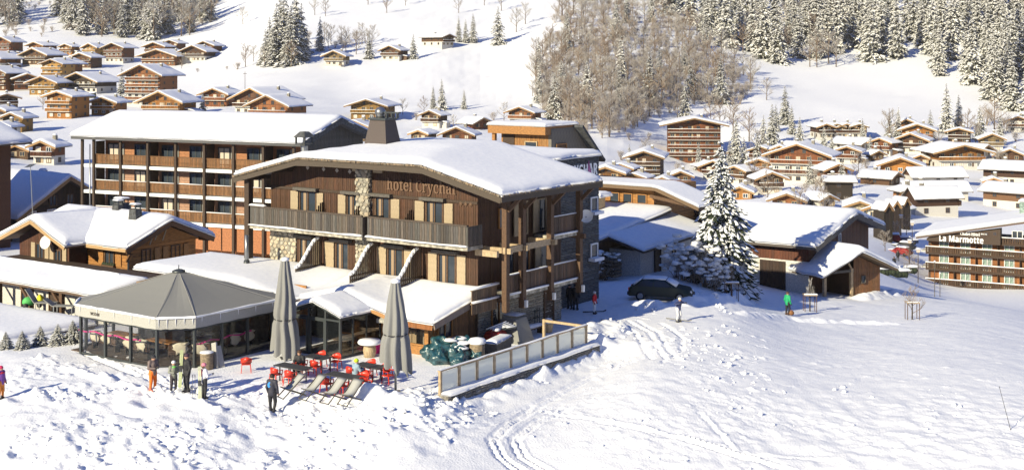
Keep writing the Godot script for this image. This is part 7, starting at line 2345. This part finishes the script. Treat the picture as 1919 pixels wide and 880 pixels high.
	ch("pink walled hall, lowest of three parallel roofs with balcony", 1748, 402, 30, 2, 1, 2, 2.1, 2.4, {"slope": 0.8})
	ch("cottage with white roof near the lane", 1572, 372, 24, 2, 0, 4, 1.6, 1.4, {"balcony": false})
	ch("brown chalet with rounded snow roof and snowy garden", 1478, 388, 50, 1, 0, 3)
	ch("cream hall with pale gable next to the white marquees", 1612, 400, 46, 1, 1, 7, 0.0, 1.5, {"balcony": false, "base": "concrete"})
	ch("green edged marquee roof in the village square", 1668, 408, 44, 1, 1, 7, -0.3, 1.6, {"balcony": false, "roof": Color(0.2, 0.3, 0.25)})
	ch("snow roofed house beside the green roof vents", 1900, 390, 56, 2, 1, 6, 1.0, 1.4, {"balcony": false})
	ch("white house behind the village hotel", 1905, 345, 60, 2, 1, 2, 1.2, 1.5, {"balcony": false})
	ch("little gabled hut by the lane parking", 1862, 352, 22, 1, 0, 0)
	for k in 3: ch(["dark shop gable with fairy lights at the head of the street", "middle dark shop gable with fairy lights along the street", "far dark shop gable with fairy lights along the street"][k], 0, 0, 15 - k, 3, 0, 4, 0.75, 2.2, {"slope": 1.3, "chimney": false, "balcony": false, "snow": 0.2, "least": 1.6, "fh": 2.0, "over": 0.25, "base": "beam", "at": P(1655 + k * 17, 450 - k * 8, 240 + k * 14)})
	# parked cars in the street and lane
	for p in [[1695, 468], [1700, 458], [1688, 478], [1680, 452], [1852, 318], [1868, 318], [1640, 330], [1620, 332]]:
		var q := hit(p[0], p[1], 150)
		var c := thing("snowed_car", "small parked car under a cap of snow in the village", "car", q, rng.randf() * 3, "snowed-in cars in the village")
		var st := tool(true)
		col = [Color(0.03, 0.03, 0.035), Color(0.25, 0.02, 0.02), Color(0.2, 0.2, 0.22), Color(0.03, 0.05, 0.12)][rng.randi() % 4]
		bx(st, -2, 0.3, -0.8, 2, 0.85, 0.8)
		hexa(st, [Vector3(-1.7, 0.85, -0.75), Vector3(1.1, 0.85, -0.75), Vector3(1.1, 0.85, 0.75), Vector3(-1.7, 0.85, 0.75), Vector3(-1.3, 1.4, -0.6), Vector3(0.4, 1.4, -0.6), Vector3(0.4, 1.4, 0.6), Vector3(-1.3, 1.4, 0.6)])
		col = Color(0.02, 0.02, 0.02)
		for x: float in [-1.25, 1.25]: tube(st, Vector3(x, 0.3, -0.82), Vector3(x, 0.3, 0.82), 0.3, 0.3, 10)
		col = Color(1, 1, 1)
		put(st, "body", M.plain_tint, c)
		put(snow_sheet(-1.45, 0.55, -0.65, 0.65, func(_x: float, _z: float) -> float: return 1.4, 0.25, 0.4, 0.2), "snow", M.snow, c)
		put(snow_sheet(0.9, 1.95, -0.75, 0.75, func(_x: float, _z: float) -> float: return 0.86, 0.15, 0.4, 0.2), "snow", M.snow, c)
	for k in 3:
		var q: Vector3 = [hit(1664, 516, 120), hit(1682, 520, 120), hit(1700, 512, 120)][k]
		var hd := thing("street_hedge", "dark hedge under a snow cushion beside the shaded street", "hedge", q, 0.2, "hedges beside the shaded street")
		var hs := tool(true)
		for i in 6: blob(hs, Vector3(-1.2 + i * 0.5, 0.5, 0), Vector3(0.5, 0.6, 0.6), 8, 0.5, i + k)
		put(hs, "foliage", M.needles, hd)
		put(snow_sheet(-1.7, 1.8, -0.6, 0.6, func(_x: float, _z: float) -> float: return 0.95, 0.35, 0.5, 0.25, k), "snow", M.snow, hd)
	for k in 4:
		var q: Vector3 = [hit(1711, 470, 120), hit(1706, 510, 120), hit(1690, 455, 120), hit(1722, 530, 120)][k]
		var lp := thing("street_lamp", "slim street lamp beside the shaded village street", "street lamp", q, 0, "lamps along the village street")
		var ls := tool()
		tube(ls, Vector3(0, -0.4, 0), Vector3(0, 4.6, 0), 0.07, 0.05, 6)
		put(ls, "pole", M.beam, lp)
		bx_part(lp, "lantern", M.curtain, Vector3(-0.22, 4.6, -0.22), Vector3(0.22, 5.1, 0.22))
		put(snow_sheet(-0.28, 0.28, -0.28, 0.28, func(_x: float, _z: float) -> float: return 5.1, 0.16, 0.2, 0.2), "snow_cap", M.snow, lp)
	var mast := thing("radio_mast", "thin dark mast standing on the slope beside the lone chalet", "mast", hit(459, 205, 250), 0)
	var ms := tool()
	tube(ms, Vector3(0, -0.5, 0), Vector3(0, 13, 0), 0.14, 0.07, 6)
	put(ms, "mast", M.beam, mast)
	bx_part(mast, "crossarm", M.beam, Vector3(-0.6, 12.2, -0.06), Vector3(0.6, 12.35, 0.06))
	var hp := hit(150, 182, 250)
	var hg := thing("clipped_hedge", "long clipped dark green hedge with snow on top below the blackened chalet", "hedge", hp, -0.45)
	var h1 := tool(true)
	for i in 26: blob(h1, Vector3(-7 + i * 0.6, 0.9, 0), Vector3(0.6, 1.1, 0.8), 8, 0.4, i)
	put(h1, "foliage", M.needles, hg)
	put(snow_sheet(-7.5, 8.5, -0.8, 0.8, func(_x: float, _z: float) -> float: return 1.85, 0.4, 0.8, 0.2), "snow", M.snow, hg)

# ---------- snow ground ----------
var gx := PackedFloat32Array()
var gd := PackedFloat32Array()
var gy := PackedFloat32Array()
var ix0 := 0
var jd0 := 0
const FINE := 0.115
const FX0 := -31.0
const FX1 := 47.0
const FD0 := 52.0
const FD1 := 112.0
func dent(x: float, d: float, r: float, h: float, hard := 1.0) -> void:   # raise or press the fine snow round a point
	var i0 := maxi(0, int((x - r - FX0) / FINE))
	var i1 := int((x + r - FX0) / FINE) + 1
	var j0 := maxi(0, int((d - r - FD0) / FINE))
	var j1 := int((d + r - FD0) / FINE) + 1
	var nfx := int((FX1 - FX0) / FINE)
	var nfd := int((FD1 - FD0) / FINE)
	for j in range(j0, mini(nfd, j1 + 1)):
		for i in range(i0, mini(nfx, i1 + 1)):
			var dx := FX0 + i * FINE - x
			var dd := FD0 + j * FINE - d
			var q := (dx * dx + dd * dd) / (r * r)
			if q < 1.0: gy[(jd0 + j) * gx.size() + ix0 + i] += h * pow(1.0 - q, hard)
func lane(pix: Array, r: float, h: float, jitter: float, rim := 0.0) -> void:   # a rut, ski track or bank along points of the picture
	for k in pix.size() - 1:
		var a := hit(pix[k][0], pix[k][1], 50.0)
		var b := hit(pix[k + 1][0], pix[k + 1][1], 50.0)
		var n := int((b - a).length() / (r * 0.5)) + 1
		for i in n:
			var p := a.lerp(b, i / float(n))
			var w := rng.randf_range(1.0 - jitter, 1.0 + jitter)
			var ox := rng.randf_range(-1, 1) * r * jitter
			var od := rng.randf_range(-1, 1) * r * jitter
			dent(p.x + ox, -p.z + od, r * w, h * w * 0.5)
			if rim > 0.0: dent(p.x + ox + r * 1.3, -p.z + od + r * 0.6, r, rim * w)
func lay(p: Vector3) -> Vector3:   # down on the relief of the fine snow
	var i := clampi(int(round((p.x - FX0) / FINE)), 0, int((FX1 - FX0) / FINE) - 1)
	var j := clampi(int(round((-p.z - FD0) / FINE)), 0, int((FD1 - FD0) / FINE) - 1)
	return Vector3(p.x, gy[(jd0 + j) * gx.size() + ix0 + i], p.z)
func ground() -> void:
	var st := 6.0
	var x := -900.0
	while x < FX0 - 0.01:
		gx.append(x)
		x += maxf(0.4, (FX0 - x) * 0.07)
		if x > FX0 - 0.3: break
	ix0 = gx.size()
	x = FX0
	while x < FX1:
		gx.append(x)
		x += FINE
	while x < 900.0:
		x += maxf(0.4, (x - FX1) * 0.07)
		gx.append(x)
	var d := -60.0
	while d < FD0 - 0.5:
		gd.append(d)
		d += maxf(0.5, (FD0 - d) * 0.12)
	jd0 = gd.size()
	d = FD0
	while d < FD1:
		gd.append(d)
		d += FINE
	while d < 1800.0:
		d += maxf(0.3, (d - FD1) * 0.018 + 0.3)
		gd.append(d)
	var nx := gx.size()
	var nd := gd.size()
	gy.resize(nx * nd)
	# smooth height on a coarse net, then bilinear
	var step := 6
	for j in nd:
		for i in nx:
			var fine_i := i >= ix0 and i < ix0 + int((FX1 - FX0) / FINE)
			var fine_j := j >= jd0 and j < jd0 + int((FD1 - FD0) / FINE)
			if fine_i and fine_j and ((i - ix0) % step != 0 or (j - jd0) % step != 0): continue
			gy[j * nx + i] = gh(gx[i], gd[j])
	var nfx := int((FX1 - FX0) / FINE)
	var nfd := int((FD1 - FD0) / FINE)
	for j in nfd:
		for i in nfx:
			if i % step == 0 and j % step == 0: continue
			var ia := i / step * step
			var ja := j / step * step
			var ib := mini(ia + step, (nfx - 1) / step * step)
			var jb := mini(ja + step, (nfd - 1) / step * step)
			var u := (i - ia) / float(step)
			var v := (j - ja) / float(step)
			var o := jd0 * nx + ix0
			var top := lerpf(gy[o + ja * nx + ia], gy[o + ja * nx + ib], u)
			var bot := lerpf(gy[o + jb * nx + ia], gy[o + jb * nx + ib], u)
			gy[o + j * nx + i] = lerpf(top, bot, v)
	rng.seed = 99
	# wind ripple, trodden relief
	for j in nfd:
		for i in nfx:
			var X := gx[ix0 + i]
			var D := gd[jd0 + j]
			var dx := X + 1.905
			var dd := D - 75.0
			var r := dx * 0.8171 - dd * 0.5764
			var b := dx * 0.5764 + dd * 0.8171
			var calm := 1.0
			if r > -19.0 and r < 5.4 and b > -13.5: calm = 0.2
			var h := 0.07 * noise.get_noise_2d(X * 6, D * 6) + 0.03 * noise.get_noise_2d(X * 22, D * 22) + 0.014 * cell.get_noise_2d(X * 60, D * 60)
			var wild := smoothstep(-2.0, -10.0, X) * smoothstep(72.0, 62.0, D) + 0.75 * smoothstep(2.0, 8.0, X) * smoothstep(73.0, 62.0, D)
			h += wild * (0.1 * noise.get_noise_2d(X * 35, D * 35 + 500) + 0.05 * cell.get_noise_2d(X * 30 + 90, D * 30))
			gy[(jd0 + j) * nx + ix0 + i] += h * calm
	# churned lumps: lower left, lower right, beside the paths
	for e in [[5200, -27.0, -2.0, 55.0, 64.8, 0.1, 0.28, 0.15], [900, -26.0, -19.5, 62.0, 72.0, 0.08, 0.3, 0.15], [1500, 3.0, 26.0, 55.0, 66.0, 0.1, 0.2, 0.09], [700, 8.0, 34.0, 62.0, 76.0, 0.1, 0.3, 0.05], [700, 4.5, 15.0, 66.0, 84.0, 0.06, 0.25, 0.1]]:
		for i in e[0]:
			var px: float = rng.randf_range(e[1], e[2])
			var pd: float = rng.randf_range(e[3], e[4])
			if noise.get_noise_2d(px * 8, pd * 8) < -0.12: continue
			var r: float = rng.randf_range(e[5], e[6])
			dent(px, pd, r, rng.randf_range(-0.55, 1.0) * e[7] * (0.4 + r * 1.8), 1.1)
	for i in 42:   # bigger drifts with hollows behind
		var px := rng.randf_range(-26, -4)
		var pd := rng.randf_range(55, 64)
		dent(px, pd, rng.randf_range(0.5, 1.1), rng.randf_range(0.06, 0.18))
		dent(px + 0.6, pd + 0.5, rng.randf_range(0.4, 0.8), rng.randf_range(-0.16, -0.05))
	# ski and vehicle tracks
	for o: float in [0.0, 16.0, 52.0, 68.0]: lane([[1000 + o, 758 + o * 0.1], [950 + o * 0.9, 790], [915 + o * 0.8, 825], [930 + o * 0.8, 855], [985 + o, 895]], 0.13, -0.09, 0.15, 0.02)
	for o: float in [0.0, 8.0]: lane([[500, 760 + o], [620, 782 + o], [760, 792 + o], [900, 790 + o], [1010, 752 + o], [1100, 706 + o], [1180, 672 + o], [1280, 640 + o]], 0.16, -0.06, 0.2)
	for o: float in [0.0, 26.0, 44.0]: lane([[1150 + o, 600], [1190 + o, 622], [1205 + o, 650], [1225 + o, 672]], 0.12, -0.08, 0.3)
	lane([[1240, 606], [1280, 632], [1278, 655], [1240, 680]], 0.14, -0.1, 0.3)
	for k in 4: lane([[1020 + k * 97, 770 + (k % 3) * 20], [1200 + k * 60, 800 + (k % 4) * 16], [1400 + k * 50, 860 + (k % 3) * 12]], 0.14, -0.05, 0.15, 0.02)
	for o: float in [0.0, 14.0, 40.0, 54.0]: lane([[640 + o, 900], [860 + o, 818 + o * 0.2], [1080 + o, 735 + o * 0.4], [1330, 682 + o * 0.5], [1600, 655 + o * 0.5], [1919, 628 + o * 0.5]], 0.3, -0.03, 0.15, 0.012)
	for k in 5: lane([[150 + k * 40, 660 + k * 12], [260 + k * 30, 705 + k * 10]], 0.13, -0.1, 0.3, 0.04)
	lane([[120, 690], [200, 712], [330, 750], [420, 770]], 0.3, 0.14, 0.4)
	# ploughed banks
	lane([[700, 748], [760, 755], [790, 768]], 0.7, 0.34, 0.45)
	lane([[690, 742], [700, 746]], 0.8, 0.55, 0.2)
	lane([[830, 768], [870, 762], [960, 728], [1060, 688], [1110, 668]], 0.5, 0.14, 0.5)
	lane([[1100, 640], [1112, 615], [1150, 605]], 0.9, 0.34, 0.5)
	lane([[1105, 655], [1150, 632], [1175, 612]], 0.5, 0.2, 0.5)
	lane([[1180, 572], [1215, 575], [1255, 572], [1300, 566], [1350, 563], [1405, 560]], 0.7, 0.24, 0.5)
	lane([[1100, 640], [1200, 645], [1260, 640]], 0.4, 0.07, 0.5)
	lane([[1390, 590], [1470, 596], [1560, 604], [1690, 606]], 0.6, 0.16, 0.3)
	lane([[1620, 560], [1660, 552], [1690, 548]], 0.8, 0.3, 0.4)
	lane([[560, 700], [700, 720]], 0.25, -0.03, 0.5)
	var vs := PackedVector3Array()
	var ns := PackedVector3Array()
	vs.resize(nx * nd)
	ns.resize(nx * nd)
	for j in nd:
		for i in nx:
			var id := j * nx + i
			vs[id] = Vector3(gx[i], gy[id], -gd[j])
			var i0 := maxi(i - 1, 0)
			var i1 := mini(i + 1, nx - 1)
			var j0 := maxi(j - 1, 0)
			var j1 := mini(j + 1, nd - 1)
			var sx := (gy[j * nx + i1] - gy[j * nx + i0]) / (gx[i1] - gx[i0])
			var sd := (gy[j1 * nx + i] - gy[j0 * nx + i]) / (gd[j1] - gd[j0])
			ns[id] = Vector3(-sx, 1.0, sd).normalized()
	var idx := PackedInt32Array()
	idx.resize((nx - 1) * (nd - 1) * 6)
	var q := 0
	for j in nd - 1:
		for i in nx - 1:
			var a := j * nx + i
			idx[q] = a; idx[q + 1] = a + nx; idx[q + 2] = a + nx + 1
			idx[q + 3] = a; idx[q + 4] = a + nx + 1; idx[q + 5] = a + 1
			q += 6
	var arr := []
	arr.resize(Mesh.ARRAY_MAX)
	arr[Mesh.ARRAY_VERTEX] = vs
	arr[Mesh.ARRAY_NORMAL] = ns
	arr[Mesh.ARRAY_INDEX] = idx
	var am := ArrayMesh.new()
	am.add_surface_from_arrays(Mesh.PRIMITIVE_TRIANGLES, arr)
	var o := show_mesh(am, "snow_ground", M.ground)
	tag(o, "snow covered ski slope, yard, valley and hillsides", "", "", "structure")
	# loose snow clods on the churned slope
	var mm := MultiMesh.new()
	mm.transform_format = MultiMesh.TRANSFORM_3D
	var cs := tool(true)
	blob(cs, Vector3.ZERO, Vector3.ONE, 8, 0.9, 3)
	cs.generate_normals()
	mm.mesh = cs.commit()
	var spots := []
	for e in [[1100, -26.0, 0.0, 55.0, 65.0], [160, 0.0, 26.0, 55.0, 70.0], [260, 5.0, 14.0, 66.0, 82.0], [200, 8.0, 14.0, 84.0, 92.0], [90, -8.0, -3.0, 61.5, 64.0]]:
		for i in e[0]:
			var px: float = rng.randf_range(e[1], e[2])
			var pd: float = rng.randf_range(e[3], e[4])
			if noise.get_noise_2d(px * 8, pd * 8) > -0.05: spots.append(Vector2(px, pd))
	mm.instance_count = spots.size()
	for i in spots.size():
		var s: Vector2 = spots[i]
		var gi := clampi(int((s.x - FX0) / FINE), 0, nfx - 1)
		var gj := clampi(int((s.y - FD0) / FINE), 0, nfd - 1)
		var y := gy[(jd0 + gj) * nx + ix0 + gi]
		var sz := 0.03 + 0.13 * pow(rng.randf(), 2.5)
		mm.set_instance_transform(i, Transform3D(Basis.from_euler(Vector3(rng.randf() * 6, rng.randf() * 6, 0)).scaled(Vector3(sz * rng.randf_range(0.8, 1.6), sz * 0.8, sz)), Vector3(s.x, y + sz * 0.3, -s.y)))
	var mi := MultiMeshInstance3D.new()
	mi.multimesh = mm
	mi.material_override = M.snow
	mi.name = "snow_clods"
	add_child(mi)
	tag(mi, "loose snow clods scattered over the churned ski slope", "snow", "", "stuff")

func terrain_points() -> void:
	for c in [[0, 880, 57.0], [500, 880, 57.2], [960, 880, 57.2], [1400, 880, 57.2], [1919, 880, 56.5], [-500, 880, 57], [2500, 880, 56], [0, 760, 62], [0, 700, 68.2], [140, 660, 72.8], [400, 745, 63.2], [750, 780, 60], [60, 620, 81], [150, 600, 88], [-100, 600, 88],
		[1182, 556, 89.5], [1290, 562, 88.5], [1272, 604, 81], [1100, 662, 74], [960, 735, 64.6], [1200, 700, 68.0], [1400, 560, 97], [1430, 540, 107], [1570, 562, 104], [1477, 589, 93.5], [1650, 592, 97], [1919, 650, 83], [1700, 700, 72], [1919, 760, 65], [1660, 548, 112], [1919, 590, 105], [1800, 560, 138], [1700, 545, 140],
		[1742, 531, 214], [1919, 542, 206], [1690, 480, 222], [1650, 470, 215], [1800, 410, 290], [1550, 400, 290], [1450, 410, 240], [1600, 350, 345], [1500, 338, 372], [1900, 300, 430], [1600, 285, 455], [1720, 275, 455], [1900, 240, 520], [1600, 200, 560], [1780, 220, 540], [1600, 125, 650], [1750, 110, 660], [1900, 170, 590], [1600, 0, 820], [1919, 0, 780], [1450, 130, 640],
		[1300, 302, 470], [1215, 335, 405], [1150, 262, 450], [1150, 352, 350], [1100, 100, 600], [1300, 100, 640], [1020, 215, 500], [1000, 0, 780], [1250, 0, 800], [1250, 225, 500], [1400, 195, 540], [1300, 380, 300],
		[985, 232, 470], [700, 222, 490], [820, 240, 450], [700, 265, 385], [860, 265, 390], [650, 150, 590], [900, 150, 590], [822, 86, 650], [735, 112, 630], [630, 122, 620], [700, 0, 830], [500, 130, 620], [500, 60, 720],
		[415, 198, 480], [290, 196, 520], [500, 212, 440], [140, 220, 450], [60, 250, 380], [100, 308, 300], [20, 165, 600], [100, 105, 730], [220, 116, 710], [350, 122, 690], [400, 60, 820], [100, 0, 950], [250, 72, 820], [320, 216, 450], [10, 300, 290], [-300, 200, 480], [-300, 60, 800], [2300, 200, 540], [2300, 60, 740], [2300, 420, 280]]:
		ctrl(c[0], c[1], c[2])
	for w in [S(-8, -12), S(5, -9), S(0, -2), S(0, 8), S(-16, 0), S(-12, 10, -0.5), S(6, 20, -0.1), S(-4, 30, 0.0), S(-30, -2, -1.2), S(-40, 8, -2.0), P(300, 460, 132) * Vector3(1, 0, 1) + Vector3(0, -4.2, 0), P(600, 460, 140) * Vector3(1, 0, 1) + Vector3(0, -4.5, 0), P(40, 400, 165) * Vector3(1, 0, 1) + Vector3(0, -6.0, 0), P(300, 400, 200) * Vector3(1, 0, 1) + Vector3(0, -7.0, 0), P(700, 400, 200) * Vector3(1, 0, 1) + Vector3(0, -8, 0), P(1000, 400, 200) * Vector3(1, 0, 1) + Vector3(0, -10, 0), P(1250, 400, 180) * Vector3(1, 0, 1) + Vector3(0, -10, 0), P(1400, 400, 150) * Vector3(1, 0, 1) + Vector3(0, -7, 0),
		Vector3(-40, 2, -60), Vector3(-70, 3, -100), Vector3(60, -4, -75), Vector3(90, -12, -130), Vector3(-900, 260, -1700), Vector3(0, 280, -1700), Vector3(900, 280, -1700), Vector3(-500, 90, -1100), Vector3(0, 110, -1100), Vector3(500, 110, -1100)]:
		ctrl_w(w)

func _ready() -> void:
	# --- camera, sky, sun, exposure ---
	var cam := Camera3D.new()
	cam.name = "camera"
	cam.projection = Camera3D.PROJECTION_FRUSTUM
	cam.near = 0.5
	cam.far = 4000.0
	cam.size = 880.0 / F * cam.near
	cam.frustum_offset = Vector2(0, -335.0 / F * cam.near)
	cam.position = Vector3(0, HC, 0)
	add_child(cam)
	cam.current = true
	var we := WorldEnvironment.new()
	we.name = "sky"
	var env := Environment.new()
	env.background_mode = Environment.BG_SKY
	var sm := ProceduralSkyMaterial.new()
	sm.sky_top_color = Color(0.27, 0.43, 0.76)
	sm.sky_horizon_color = Color(0.64, 0.76, 0.92)
	sm.sky_curve = 0.2
	sm.ground_bottom_color = Color(0.6, 0.65, 0.72)
	sm.ground_horizon_color = Color(0.7, 0.75, 0.82)
	var sky := Sky.new()
	sky.sky_material = sm
	env.sky = sky
	env.background_energy_multiplier = 0.5
	env.tonemap_mode = Environment.TONE_MAPPER_LINEAR
	env.tonemap_exposure = 1.56
	env.sdfgi_enabled = true
	env.ssao_enabled = true
	env.ssil_enabled = true
	env.fog_enabled = true
	env.fog_density = 0.00007
	env.fog_light_color = Color(1.0, 0.99, 0.97)
	we.environment = env
	add_child(we)
	var sun := DirectionalLight3D.new()
	sun.name = "sun"
	sun.light_energy = 1.6
	sun.light_color = Color(1.0, 0.957, 0.83)
	sun.light_angular_distance = 0.5
	sun.shadow_enabled = true
	add_child(sun)
	sun.look_at_from_position(Vector3.ZERO, Vector3(0.632, -0.415, -0.69))
	# --- everything else ---
	rng.seed = 7
	noise.seed = 4
	noise.frequency = 0.02
	noise.fractal_octaves = 3
	cell.noise_type = FastNoiseLite.TYPE_CELLULAR
	cell.frequency = 0.02
	UB = BoxMesh.new()
	make_materials()
	terrain_points()
	solve_terrain()
	tabulate()
	ground()
	hotel()
	wing()
	pavilion()
	stone_block()
	apartments()
	left_chalet()
	wood_house()
	grand_hotel()
	forests()
	barn()
	village()
	terrace()
	car()
	people()
